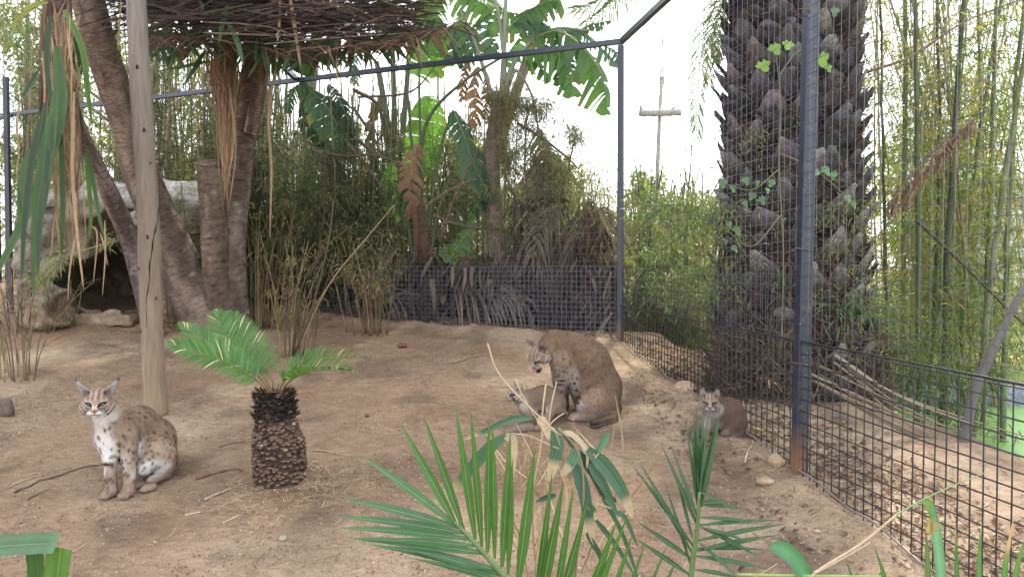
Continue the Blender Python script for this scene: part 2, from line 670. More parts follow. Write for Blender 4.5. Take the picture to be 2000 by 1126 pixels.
sdir = A(-0.179, 1) / 1.016
angle_post(sf, side_pt(4.3, 0.50), A(CX + 0.179 * 3.2 + 0.05, 4.3, TOPZ), 0.062, sdir, 'near dark blue post with paint chips and pale drips')
angle_post(bf, back_pt(0, 0.9), back_pt(0, TOPZ - 0.04), 0.055, -NB, 'corner post of the cage')
angle_post(bf, back_pt(4.95, 1.1), back_pt(4.95, TOPZ - 0.04), 0.05, -NB)
angle_post(bf, back_pt(9.55, 1.1), back_pt(9.55, TOPZ - 0.04), 0.05, -NB)
mb = MB()
bar(mb, side_pt(CY - 0.035, TOPZ), side_pt(1.2, TOPZ + 0.02), 0.05, STEEL * 1.5)
mb.build('top_rail', M_STEEL, sf, smooth_=False)
mb = MB()
bar(mb, back_pt(-0.03, TOPZ), back_pt(9.6, TOPZ), 0.05, STEEL * 1.5)
mb.build('top_rail', M_STEEL, bf, smooth_=False)
# tie wires round the near post
for z in (EYE + 0.07 * 1.4, EYE - 0.56, EYE + 1.45):
    mb = MB()
    b = side_pt(4.3, z)
    th = np.linspace(0, 2 * math.pi, 9)
    tube(mb, np.stack([b[0] + 0.05 * np.cos(th), b[1] + 0.05 * np.sin(th), z + 0.006 * np.sin(th * 2)], -1), 0.0028, A(0.10, 0.06, 0.04), 5)
    mb.build('tie_wire', M_WIRE, sf)


def panel(parent, fn, s0, s1, zlo, zhi, sp, r, col, mat, sag=0.004, off=0.0, zsp=None, name='mesh_panel'):
    """welded mesh: verticals and horizontals; zlo(s) may follow the ground"""
    mb = MB()
    ss = np.arange(s0, s1, sp)
    lo = np.array([zlo(s) for s in ss])
    hi = np.array([zhi(s) for s in ss])
    Pa = np.array([fn(s, z, off) for s, z in zip(ss, lo)])
    Pb = np.array([fn(s + 0.006 * math.sin(s * 9), z, off) for s, z in zip(ss, hi)])
    wires(mb, Pa, Pb, r, col)
    zsp = zsp or sp
    top = max(zhi(s0), zhi(s1))
    bot = min(min(lo), zlo(s0))
    brk = np.linspace(s0, s1, max(6, int((s1 - s0) / 0.35)))
    for z in np.arange(top, bot - 0.01, -zsp):
        zz = z + sag * np.sin(brk * 3.1 + z * 7) - (top - np.array([zhi(s) for s in brk]))
        ok = zz > np.array([zlo(s) for s in brk]) - 0.02
        pts = np.array([fn(s, q, off + r * 1.6) for s, q in zip(brk, zz)])
        m = ok[:-1] & ok[1:]
        if m.any():
            wires(mb, pts[:-1][m], pts[1:][m], r * (1.25 if name == 'upper_mesh' else 1), col)
    return mb.build(name, mat, parent, smooth_=False)


gside = lambda y: float(gz(side_pt(y, 0)[0], y)) - 0.04
gback = lambda s: float(gz(*back_pt(s, 0)[:2])) - 0.04
LOWTOP = lambda y: EYE - 0.40 - 0.015 * (CY - y) * 0.7
panel(sf, side_pt, 1.3, CY - 0.03, gside, LOWTOP, 0.067, 0.0038, WIREC, M_WIRE, name='lower_mesh')
panel(sf, side_pt, 4.34, CY - 0.03, lambda y: EYE - 0.40, lambda y: EYE, 0.067, 0.0017, WIREC * 2.0, M_WIRE, off=0.01, name='middle_mesh')
panel(sf, side_pt, 1.3, CY - 0.03, lambda y: EYE - 0.42, lambda y: TOPZ - 0.02, 0.067, 0.0012, A(0.085, 0.09, 0.125), M_GALV, sag=0.014, off=0.02, name='upper_mesh')
mb = MB()
yy = np.linspace(1.3, CY - .03, 24)
tube(mb, np.array([side_pt(y, LOWTOP(y) + 0.006, -0.004) for y in yy]), 0.0045, WIREC * 1.5, 6)
tube(mb, np.array([side_pt(y, LOWTOP(y) - 0.012, -0.002) for y in yy]), 0.0035, WIREC * 2.2, 6)
mb.build('edge_rod', M_WIRE, sf)
panel(bf, back_pt, 0.05, 9.5, gback, lambda s: EYE, 0.052, 0.0027, A(0.10, 0.12, 0.17), M_WIRE, name='lower_mesh')
panel(bf, back_pt, 0.05, 9.5, lambda s: EYE, lambda s: TOPZ - 0.02, 0.075, 0.0009, A(0.12, 0.13, 0.15), M_WIRE, sag=0.01, name='upper_mesh')
# strip of wire folded on the ground along the foot of the side fence
mb = MB()
yy = np.linspace(2.4, 7.2, 50)
tube(mb, np.array([side_pt(y, gside(y) + 0.07 + 0.012 * math.sin(y * 11), -0.02 + 0.01 * math.sin(y * 5)) for y in yy]), 0.006, A(0.16, 0.13, 0.11), 6)
mb.build('bottom_rod', M_WIRE, sf)

# roof frame and net
rf = thing('cage_roof', 'steel roof beam and fine wire net stretched over the cage', 'cage roof', A(-2.6, 8.5, TOPZ))
mb = MB()
bar(mb, A(-2.6, 9.05, TOPZ + 0.02), A(-2.6, 1.0, TOPZ + 0.02), 0.05, STEEL * 1.5)
mb.build('roof_beam', M_STEEL, rf, smooth_=False)
mb = MB()
bar(mb, A(-7.35, 11.0, TOPZ - 0.03), A(-6.2, 8.2, TOPZ - 0.75), 0.045, STEEL * 1.5)
mb.build('brace', M_STEEL, rf, smooth_=False)
mb = MB()
bar(mb, A(-7.6, 11.1, TOPZ + 0.02), A(-6.9, 1.0, TOPZ + 0.02), 0.045, STEEL * 1.5)
mb.build('roof_beam', M_STEEL, rf, smooth_=False)
mb = MB()
xs = np.arange(-7.2, 1.1, 0.1)
ybk = CY + (CX - xs) * (3.7 / 8.79)
wires(mb, np.stack([xs, ybk, 0 * xs + TOPZ + 0.05], -1), np.stack([xs, 0 * xs + 1.0, 0 * xs + TOPZ + 0.05], -1), 0.0008, A(0.12, 0.13, 0.15))
ys = np.arange(1.0, 10.6, 0.1)
xr = np.minimum(1.1 + 0.179 * (CY - ys), CX - (ys - CY) * 8.79 / 3.7)
xr = np.where(ys < CY, 1.1 + 0.179 * (CY - ys), xr)
wires(mb, np.stack([0 * ys - 7.2, ys, 0 * ys + TOPZ + 0.052], -1), np.stack([xr, ys, 0 * ys + TOPZ + 0.052], -1), 0.0008, A(0.12, 0.13, 0.15))
mb.build('roof_net', M_WIRE, rf, smooth_=False)
# left side fence, seen edge-on at the far left
lf = thing('cage_fence', 'short stretch of wire mesh fence at the far left edge behind the hanging leaves', 'fence', A(-7.3, 10.6, 1.3))
lfn = lambda s, z, off=0.0: A(-7.62 + 0.1 * s + off, 11.05 - s, z)
panel(lf, lfn, 0.0, 4.0, lambda s: float(gz(-7.3, 11 - s)) - 0.03, lambda s: TOPZ, 0.09, 0.0014, A(0.08, 0.09, 0.11), M_WIRE)
mb = MB()
bar(mb, A(-6.0, 8.9, 1.1), A(-6.0, 8.9, TOPZ), 0.05, STEEL)
mb.build('post', M_STEEL, lf, smooth_=False)

# ------------------------------------------------------------------ pond beyond the side fence
def pond():
    m = bpy.data.materials.new('pond_water')
    N, L = nodes_of(m)
    out = N.new('ShaderNodeOutputMaterial')
    pb = N.new('ShaderNodeBsdfPrincipled')
    nz = N.new('ShaderNodeTexNoise')
    nz.inputs['Scale'].default_value = 6
    nz.inputs['Detail'].default_value = 6
    cr = N.new('ShaderNodeValToRGB')
    cr.color_ramp.elements[0].color = (0.10, 0.26, 0.05, 1)
    cr.color_ramp.elements[1].color = (0.19, 0.40, 0.09, 1)
    L.new(nz.outputs[0], cr.inputs[0])
    L.new(cr.outputs[0], pb.inputs['Base Color'])
    pb.inputs['Roughness'].default_value = 0.35
    L.new(pb.outputs[0], out.inputs[0])
    mb = MB()
    th = np.linspace(0, 2 * math.pi, 49)[:-1]
    v = [A(4.7, 6.1, 0.33)] + [A(4.7 + 1.95 * math.cos(t), 6.1 + 1.85 * math.sin(t), 0.33) for t in th]
    mb.add(v, [[0, k + 1, (k + 1) % 48 + 1] for k in range(48)], (0.2, 0.4, 0.1))
    o = mb.build('pond_water', m, smooth_=False)
    tag(o, 'bright green algae covered pond water beyond the side fence', kind='structure')
    # grey liner folded over the rim
    mb = MB()
    n = 90
    th = np.linspace(0, 2 * math.pi, n, endpoint=False)
    prof = [(-0.10, -0.12), (0.0, 0.02), (0.06, 0.10), (0.16, 0.12), (0.24, 0.05), (0.27, -0.1)]
    rows = []
    for dr, dz in prof:
        rr = 1.9 + dr + 0.025 * np.sin(th * 7) + 0.02 * np.sin(th * 17)
        rows.append(np.stack([4.7 + rr * np.cos(th) * 1.02, 6.1 + rr * 0.96 * np.sin(th), 0.42 + dz + 0.015 * np.sin(th * 13)], -1))
    V = np.concatenate(rows)
    F = [[a * n + k, a * n + (k + 1) % n, (a + 1) * n + (k + 1) % n, (a + 1) * n + k] for a in range(len(prof) - 1) for k in range(n)]
    mb.add(V, F, A(0.22, 0.25, 0.29))
    o = mb.build('pond_liner', M_ROCK)
    tag(o, 'grey rubber liner folded over the rim of the green pond', 'pond liner')


pond()

# ------------------------------------------------------------------ signed distance modelling
def surface_nets(S, org, h):
    ins = S < 0
    s8 = [ins[dx:S.shape[0] - 1 + dx, dy:S.shape[1] - 1 + dy, dz:S.shape[2] - 1 + dz] for dx in (0, 1) for dy in (0, 1) for dz in (0, 1)]
    cnt = sum(s.astype(np.int8) for s in s8)
    I = np.stack(np.nonzero((cnt > 0) & (cnt < 8)), -1)
    corners = [(dx, dy, dz) for dx in (0, 1) for dy in (0, 1) for dz in (0, 1)]
    vals = np.stack([S[I[:, 0] + c[0], I[:, 1] + c[1], I[:, 2] + c[2]] for c in corners], -1)
    acc = np.zeros((len(I), 3))
    num = np.zeros((len(I), 1))
    for a in range(8):
        for b in range(a + 1, 8):
            if sum(abs(corners[a][k] - corners[b][k]) for k in range(3)) != 1:
                continue
            va, vb = vals[:, a], vals[:, b]
            m = (va < 0) != (vb < 0)
            t = np.where(m, va / (va - vb + 1e-12), 0)[:, None]
            pos = np.array(corners[a]) * (1 - t) + np.array(corners[b]) * t
            acc += np.where(m[:, None], pos, 0)
            num += m[:, None]
    V = (I + acc / np.maximum(num, 1)) * h + org
    idx = -np.ones(tuple(np.array(S.shape) - 1), np.int32)
    idx[I[:, 0], I[:, 1], I[:, 2]] = np.arange(len(I))
    Fs = []
    for ax in range(3):
        o1, o2 = [(1, 2), (2, 0), (0, 1)][ax]
        sl0 = [slice(1, -1)] * 3
        sl1 = [slice(1, -1)] * 3
        sl0[ax] = slice(0, -1)
        sl1[ax] = slice(1, None)
        a_, b_ = ins[tuple(sl0)], ins[tuple(sl1)]
        E = np.stack(np.nonzero(a_ != b_), -1)
        off = np.ones(3, int)
        off[ax] = 0
        E = E + off
        sgn = ins[E[:, 0], E[:, 1], E[:, 2]]

        def gi(d1, d2):
            q = E.copy()
            q[:, o1] += d1
            q[:, o2] += d2
            return idx[q[:, 0], q[:, 1], q[:, 2]]
        f = np.stack([gi(-1, -1), gi(0, -1), gi(0, 0), gi(-1, 0)], -1)
        f[~sgn] = f[~sgn][:, ::-1]
        Fs.append(f[(f >= 0).all(1)])
    return V, np.concatenate(Fs)


class SDF:
    def __init__(s, lo, hi, h):
        s.h = h
        s.org = np.asarray(lo, float)
        n = np.ceil((np.asarray(hi) - s.org) / h).astype(int) + 1
        s.S = np.full(tuple(n), 1.0, np.float32)
        s.ax = [s.org[k] + np.arange(n[k]) * h for k in range(3)]

    def sub(s, lo, hi, pad):
        sl = []
        for k in range(3):
            a = max(0, int((lo[k] - pad - s.org[k]) / s.h))
            b = min(s.S.shape[k], int((hi[k] + pad - s.org[k]) / s.h) + 2)
            if a >= b:
                return None
            sl.append(slice(a, b))
        g = np.meshgrid(*[s.ax[k][sl[k]] for k in range(3)], indexing='ij')
        return tuple(sl), np.stack(g, -1).astype(np.float32)

    def put(s, fn, lo, hi, k=0.02, cut=False):
        r = s.sub(np.asarray(lo), np.asarray(hi), k + 2.5 * s.h)
        if r is None:
            return
        sl, p = r
        d = fn(p)
        c = s.S[sl]
        if cut:
            d = -d
            hh = np.clip(0.5 - 0.5 * (d - c) / -k, 0, 1) if False else np.clip(0.5 + 0.5 * (d - c) / k, 0, 1)
            s.S[sl] = c + (d - c) * hh + k * hh * (1 - hh)
        else:
            hh = np.clip(0.5 + 0.5 * (c - d) / k, 0, 1)
            s.S[sl] = c + (d - c) * hh - k * hh * (1 - hh)


def d_cone(a, b, ra, rb):
    a, b = np.asarray(a, float), np.asarray(b, float)
    ab = b - a
    L2 = max(1e-9, float(ab @ ab))

    def f(p):
        t = np.clip(((p - a) @ ab) / L2, 0, 1)
        q = a + t[..., None] * ab
        return np.linalg.norm(p - q, axis=-1) - (ra + (rb - ra) * t)
    lo = np.minimum(a - ra, b - rb)
    hi = np.maximum(a + ra, b + rb)
    return f, lo, hi


def d_ell(c, r, M=None):
    c, r = np.asarray(c, float), np.asarray(r, float)
    M = np.eye(3) if M is None else np.asarray(M, float)    # rows are the local axes

    def f(p):
        q = (p - c) @ M.T
        k0 = np.linalg.norm(q / r, axis=-1)
        k1 = np.linalg.norm(q / (r * r), axis=-1)
        return k0 * (k0 - 1) / np.maximum(k1, 1e-6)
    m = r.max()
    return f, c - m, c + m


def d_box(c, hs, rnd, M=None):
    c, hs = np.asarray(c, float), np.asarray(hs, float)
    M = np.eye(3) if M is None else np.asarray(M, float)

    def f(p):
        q = np.abs((p - c) @ M.T) - hs + rnd
        return np.linalg.norm(np.maximum(q, 0), axis=-1) + np.minimum(q.max(-1), 0) - rnd
    m = float(np.linalg.norm(hs))
    return f, c - m, c + m


def rotz(a):
    return np.array([[math.cos(a), math.sin(a), 0], [-math.sin(a), math.cos(a), 0], [0, 0, 1]])


# ------------------------------------------------------------------ rock den
def den():
    D0 = 8.25
    lo = P(20, 660, 8.0) + A(-0.2, -0.6, -0.25)
    hi = P(430, 340, 9.0) + A(0.5, 1.5, 0.25)
    lo[0], hi[0] = -6.3, -2.9
    S = SDF(lo, hi, 0.022)

    def E(px, py, D, r, k=0.12, M=None):
        f, a, b = d_ell(P(px, py, D), r, M)
        S.put(f, a, b, k)

    def B(px, py, D, hs, rnd=0.08, k=0.06, M=None):
        f, a, b = d_box(P(px, py, D), hs, rnd, M)
        S.put(f, a, b, k)
    # body mass
    B(262, 500, 9.3, (0.98, 0.95, 0.72), 0.25)
    # left buttress, low boulders
    E(112, 560, 8.4, (0.20, 0.33, 0.42))
    E(100, 500, 8.7, (0.18, 0.4, 0.45))
    E(95, 612, 7.95, (0.25, 0.24, 0.2))
    E(128, 600, 8.15, (0.12, 0.2, 0.22))
    E(75, 622, 8.2, (0.22, 0.26, 0.16))
    E(100, 440, 8.4, (0.20, 0.3, 0.3))
    # right wall
    E(340, 560, 8.5, (0.35, 0.4, 0.5))
    E(385, 470, 8.6, (0.38, 0.4, 0.55))
    B(360, 480, 8.75, (0.5, 0.3, 0.62), 0.12, M=rotz(0.2))
    # roof slabs
    B(245, 402, 8.75, (0.80, 0.62, 0.10), 0.05, 0.05, rotz(0.06))
    B(160, 410, 8.4, (0.30, 0.30, 0.10), 0.06, 0.05, rotz(-0.3))
    B(330, 385, 8.9, (0.75, 0.6, 0.11), 0.05, 0.04, rotz(0.12))
    B(255, 430, 8.3, (0.28, 0.28, 0.09), 0.05, 0.04, rotz(0.25))
    B(380, 372, 9.0, (0.5, 0.5, 0.10), 0.05, 0.04)
    B(190, 425, 8.25, (0.3, 0.2, 0.08), 0.05, 0.05, rotz(0.1))
    # opening
    for (px, py, D, r) in ((205, 530, 8.0, (0.44, 1.2, 0.46)), (200, 585, 8.0, (0.47, 1.1, 0.32)), (205, 480, 8.05, (0.40, 0.9, 0.34)), (215, 540, 9.2, (0.62, 0.95, 0.46))):
        f, a, b = d_ell(P(px, py, D), r)
        S.put(f, a, b, 0.06, cut=True)
    # sill stone and inner ledge
    B(215, 622, 8.35, (0.34, 0.16, 0.09), 0.05, 0.03, rotz(-0.1))
    g = np.stack(np.meshgrid(*S.ax, indexing='ij'), -1).reshape(-1, 3)
    band = np.abs(S.S.ravel()) < 0.15
    q = g[band]
    w = q + 0.12 * np.stack([vnoise(q, 2.0, 1), vnoise(q, 2.0, 2), vnoise(q, 2.0, 3)], -1)
    n = 0.05 * fbm(w, 2.6, 3, 4) + 0.035 * np.abs(vnoise(w * A(1, 1, 2.8), 4.0, 9))
    flat = S.S.ravel()
    n = n + 0.016 * fbm(q * A(1, 1, 1.6), 9.0, 2, 14) + 0.03 * np.maximum(0, vnoise(q * A(.6, .6, 3.2), 3.0, 19)) 
    flat[band] += n.astype(np.float32)
    V, F = surface_nets(flat.reshape(S.S.shape), S.org, S.h)
    base = A(0.185, 0.155, 0.12)
    lich = A(0.25, 0.245, 0.215)
    c = base + (lich - base) * smooth(0.0, 0.9, fbm(V, 2.5, 3, 51))[:, None]
    c = c + (A(0.11, 0.105, 0.07) - c) * (smooth(0.1, 1.0, fbm(V, 3.5, 3, 61)) * 0.8)[:, None]
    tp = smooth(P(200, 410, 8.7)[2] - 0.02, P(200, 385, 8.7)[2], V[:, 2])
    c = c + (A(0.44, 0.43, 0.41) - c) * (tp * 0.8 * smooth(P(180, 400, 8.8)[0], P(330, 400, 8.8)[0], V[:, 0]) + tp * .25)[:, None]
    lowm = smooth(P(200, 560, 8.2)[2], P(200, 620, 8.2)[2], V[:, 2])
    c = c + (A(0.30, 0.225, 0.155) - c) * (lowm * 0.7)[:, None]
    mb = MB()
    mb.add(V, F, c)
    o = mb.build('rock_den', M_ROCK, loc=P(220, 630, 8.6))
    tag(o, 'grey rock den with a dark cave mouth behind the leaning trunks', 'rock den')


den()

# ------------------------------------------------------------------ weathered wooden pole
def pole():
    base = P(305, 806, 5.36)
    t = thing('wooden_pole', 'weathered grey wooden pole with a long crack standing behind the seated spotted cat', 'pole', base)
    path = resample(PL([(306, 812, 5.36), (300, 700, 5.36), (293, 540, 5.36), (288, 400, 5.36), (279, 240, 5.36), (270, 80, 5.36), (264, -60, 5.36), (258, -200, 5.36)]), 90)
    u = np.linspace(0, 1, 90)
    rad = (0.078 - 0.013 * u) * (1 + 0.03 * np.sin(u * 23) + 0.02 * np.sin(u * 61))
    ph = np.linspace(0, 2 * math.pi, 36, endpoint=False)
    z0 = path[:, 2]

    def disp(uu, th):
        # a crack that runs down the camera side, drifting from right to left
        zz = np.interp(uu, np.linspace(0, 1, 90), (z0 - z0[0]))
        return 1 + 0.025 * np.sin(th * 3 + zz * 2) + 0.012 * np.sin(th * 7 + zz * 5)
    pal = np.array([A(0.25, 0.185, 0.125), A(0.19, 0.15, 0.11), A(0.165, 0.135, 0.11), A(0.175, 0.155, 0.14), A(0.21, 0.195, 0.18)])
    cc = np.stack([np.interp(u, np.linspace(0, 1, 5), pal[:, k]) for k in range(3)], -1)
    mb = MB()
    tube(mb, path, rad, cc, 36, disp)
    sh = mb.build('shaft', M_POLE, t)
    # crack: thin dark sunken wedge following the face
    mb = MB()
    cr = resample(PL([(284, 640, 5.28), (286, 590, 5.28), (290, 540, 5.28), (293, 500, 5.28), (296, 465, 5.28), (298, 440, 5.28), (301, 400, 5.28), (302, 375, 5.28)]), 50)
    w = 0.0055 * np.sin(np.linspace(0.12, math.pi - 0.05, 50)) * (1 + 0.5 * np.sin(np.linspace(0, 40, 50))) + 0.001
    ax = np.array([path[np.argmin(abs(path[:, 2] - z))] for z in cr[:, 2]])
    d = cr - ax
    d[:, 2] = 0
    ln = np.linalg.norm(d, axis=1)
    rr = np.array([rad[np.argmin(abs(path[:, 2] - z))] for z in cr[:, 2]])
    off = cr[:, 0] - ax[:, 0]
    yy = ax[:, 1] - np.sqrt(np.maximum(rr ** 2 * 1.03 - off ** 2, 1e-6)) - 0.001
    C = np.stack([cr[:, 0], yy, cr[:, 2]], -1)
    C[:, 0] += 0.003 * np.sin(np.linspace(0, 30, 50))
    tube(mb, C, np.abs(w) * 0.6, A(0.012, 0.01, 0.008), 6)
    mb.build('crack', M_POLE, t)
    for (px, py, r) in ((277, 136, 5), (289, 257, 5), (271, 213, 3), (296, 464, 6), (310, 582, 4), (280, 524, 3), (280, 645, 4), (301, 320, 3)):
        q = P(px, py, 5.36)
        axp = path[np.argmin(abs(path[:, 2] - q[2]))]
        rr0 = rad[np.argmin(abs(path[:, 2] - q[2]))]
        o = np.clip(q[0] - axp[0], -rr0 * 0.8, rr0 * 0.8)
        q[1] = axp[1] - math.sqrt(rr0 ** 2 - o ** 2) * 1.0
        q[0] = axp[0] + o
        mb = MB()
        th = np.linspace(0, 2 * math.pi, 10, endpoint=False)
        rm = r * 5.36 / FPX * 0.62
        v = [q + A(0, -0.002, 0)] + [q + A(rm * math.cos(a) * 0.8, -0.001, rm * math.sin(a) * 1.3) for a in th] + [q + A(rm * 1.6 * math.cos(a) * 0.8, 0.006, rm * 2.1 * math.sin(a)) for a in th]
        f = [[0, 1 + k, 1 + (k + 1) % 10] for k in range(10)]
        f2 = [[1 + k, 11 + k, 11 + (k + 1) % 10, 1 + (k + 1) % 10] for k in range(10)]
        col = [A(0.02, 0.015, 0.012)] * 11 + [A(0.16, 0.13, 0.10)] * 10
        mb.V.append(np.array(v)); mb.C.append(np.array(col)); mb.F.append(np.array(f)); mb.F.append(np.array(f2)); mb.n += 21
        mb.build('knot', M_POLE, t)


pole()

# ------------------------------------------------------------------ ringed tree trunks
def ring_trunk(name, seq, rpx, parent, col, col2, ring=0.035, rstr=0.045, seg=28, n=None, noise=0.05, top=None, seed=1, mat=None):
    """seq: (px,py,D); rpx radius in photo pixels at each"""
    pts = PL(seq)
    L = np.linalg.norm(np.diff(pts, axis=0), axis=1).sum()
    n = n or int(L / 0.016)
    path = resample(pts, n)
    r0 = np.array([r * s[2] / FPX for r, s in zip(rpx, seq)])
    cum = np.concatenate([[0], np.cumsum(np.linalg.norm(np.diff(pts, axis=0), axis=1))])
    s = np.linspace(0, len(seq) - 1, n)
    rad = np.interp(s, np.arange(len(seq)), r0)
    # smooth radii
    kk = np.ones(9) / 9
    rad = np.convolve(np.pad(rad, 4, 'edge'), kk, 'valid')
    arc = np.concatenate([[0], np.cumsum(np.linalg.norm(np.diff(path, axis=0), axis=1))])
    th = np.linspace(0, 2 * math.pi, seg, endpoint=False)
    TH, AR = np.meshgrid(th, arc)
    q = np.stack([np.cos(TH) * 1.3, np.sin(TH) * 1.3, AR * 2.2], -1)
    ph = (AR + 0.018 * vnoise(q, 1.6, seed) + 0.006 * np.sin(TH * 2 + seed)) / ring
    saw = ph - np.floor(ph)
    rough = 1 + rstr * (saw - 0.5) * (0.6 + 0.6 * vnoise(q * A(2, 2, 9), 1.0, seed + 1)) + noise * fbm(q, 0.9, 3, seed + 2)
    t, a, b = frames(path)
    rr = rad[:, None] * rough
    v = path[:, None, :] + rr[..., None] * (np.cos(th)[None, :, None] * a[:, None, :] + np.sin(th)[None, :, None] * b[:, None, :])
    kx = smooth(-0.5, 0.8, fbm(q, 1.2, 3, seed + 3))[..., None]
    c = col * (1 - kx) + col2 * kx
    br_ = np.clip(.6 + .7 * vnoise(q * A(2.5, 2.5, 5), 1.0, seed + 21), 0, 1)
    c = c * (1 - br_ * (0.62 * smooth(0.80, 1.0, saw) + 0.35 * smooth(0.2, 0.0, saw)))[..., None]  # gaps between rings darkened in the colour, for deeper shadow contrast
    c = c * (1 + .28 * vnoise(q * A(1, 1, 3), 3.0, seed + 5) + .14 * vnoise(q * A(6, 6, 2), 1.5, seed + 6))[..., None]
    lic = smooth(0.75, 1.1, fbm(q * A(3, 3, 6), 1.0, 2, seed + 8))[..., None]
    c = c + (A(0.42, 0.40, 0.38) - c) * lic * 0.5
    i = np.arange(n - 1)[:, None] * seg
    j = np.arange(seg)[None, :]
    j2 = (j + 1) % seg
    f = np.stack([i + j, i + j2, i + seg + j2, i + seg + j], -1).reshape(-1, 4)
    mb = MB()
    mb.add(v.reshape(-1, 3), f, c.reshape(-1, 3))
    mb.F.append(np.array([list(range(seg))]) + (n - 1) * seg)
    return mb.build(name, mat or M_RING, parent)


B1, B2 = A(0.11, 0.080, 0.063), A(0.225, 0.172, 0.138)
tree = thing('yucca_tree', 'thick multi trunked tree with ringed brown bark and a dead leaf skirt overhead', 'tree', P(400, 640, 8.1))
# the big leaning trunk
ring_trunk('trunk', [(420, 655, 8.05), (392, 600, 8.0), (352, 520, 7.9), (312, 430, 7.75), (274, 335, 7.6), (248, 245, 7.4), (225, 175, 7.2), (198, 95, 7.0), (172, 0, 6.8), (150, -90, 6.6)],
           [60, 52, 40, 35, 33, 31, 30, 29, 29, 28], tree, B1, B2, ring=0.05, rstr=0.05, noise=0.05, seed=3)
# the upright, with its fork
ring_trunk('trunk', [(438, 640, 8.05), (436, 590, 8.05), (440, 500, 8.0), (449, 420, 7.95), (457, 350, 7.9), (463, 300, 7.85), (465, 275, 7.8)],
           [56, 47, 39, 34, 31, 31, 29], tree, A(0.12, 0.09, 0.072), A(0.21, 0.17, 0.145), ring=0.09, rstr=0.02, noise=0.09, seed=7, mat=M_BARK)
ring_trunk('limb', [(462, 310, 7.85), (455, 240, 7.8), (447, 170, 7.7), (438, 90, 7.5), (425, 10, 7.3), (415, -80, 7.1)],
           [22, 19, 18, 18, 17, 16], tree, B1, B2, ring=0.045, seed=9)
ring_trunk('limb', [(466, 310, 7.85), (478, 240, 7.8), (492, 170, 7.65), (505, 90, 7.5), (516, 10, 7.3), (524, -80, 7.1)],
           [25, 26, 26, 23, 20, 19], tree, B1 * 0.9, B2, ring=0.04, rstr=0.06, seed=11)
ring_trunk('limb', [(492, 260, 7.72), (505, 180, 7.6), (518, 90, 7.4), (530, 10, 7.2), (538, -80, 7.0)],
           [14, 15, 14, 14, 13], tree, B1, B2 * 1.1, ring=0.035, rstr=0.07, seed=12)
# sawn off limb
o = ring_trunk('sawn_limb', [(432, 620, 7.95), (424, 540, 7.85), (418, 450, 7.75), (414, 380, 7.65), (411, 330, 7.6), (410, 316, 7.6)],
               [30, 27, 25, 24, 25, 24], tree, A(0.12, 0.088, 0.068), A(0.2, 0.155, 0.125), ring=0.08, rstr=0.02, noise=0.07, seed=15, mat=M_BARK)
o['label'] = 'sawn off limb with a flat cut top'
mb = MB()
c0 = P(410, 316, 7.6)
th = np.linspace(0, 2 * math.pi, 24, endpoint=False)
rr = 24 * 7.6 / FPX
vv = [c0 + A(0, -0.02, 0.012)]
cc = [A(0.26, 0.17, 0.12)]
for q, (f_, zz, col_) in enumerate(((0.45, 0.006, A(0.22, 0.15, 0.105)), (0.8, 0.004, A(0.29, 0.21, 0.15)), (1.06, 0.002, A(0.33, 0.26, 0.2)), (1.1, -0.02, A(0.18, 0.14, 0.11)))):
    for a in th:
        vv.append(c0 + A(rr * f_ * math.cos(a), rr * f_ * math.sin(a), zz + 0.055 * math.sin(a) * f_ * 0.5 + 0.006 * math.sin(a * 5)))
        cc.append(col_)
mb.V.append(np.array(vv)); mb.C.append(np.array(cc)); mb.n += len(vv)
mb.F.append(np.array([[0, 1 + k, 1 + (k + 1) % 24] for k in range(24)]))
mb.F.append(np.array([[1 + r * 24 + k, 1 + (r + 1) * 24 + k, 1 + (r + 1) * 24 + (k + 1) % 24, 1 + r * 24 + (k + 1) % 24] for r in range(3) for k in range(24)]))
mb.build('cut_face', M_BARK, tree)
# stubs of fallen leaves on the trunk
for (px, py, D, s) in ((198, 45, 6.6, 1), (222, 64, 6.9, 1)):
    mb = MB()
    q = P(px, py, D)
    tube(mb, [q, q + A(0.05, -0.02, 0.012) * s], [0.028, 0.004], B1, 8)
    mb.build('leaf_stub', M_BARK, tree)


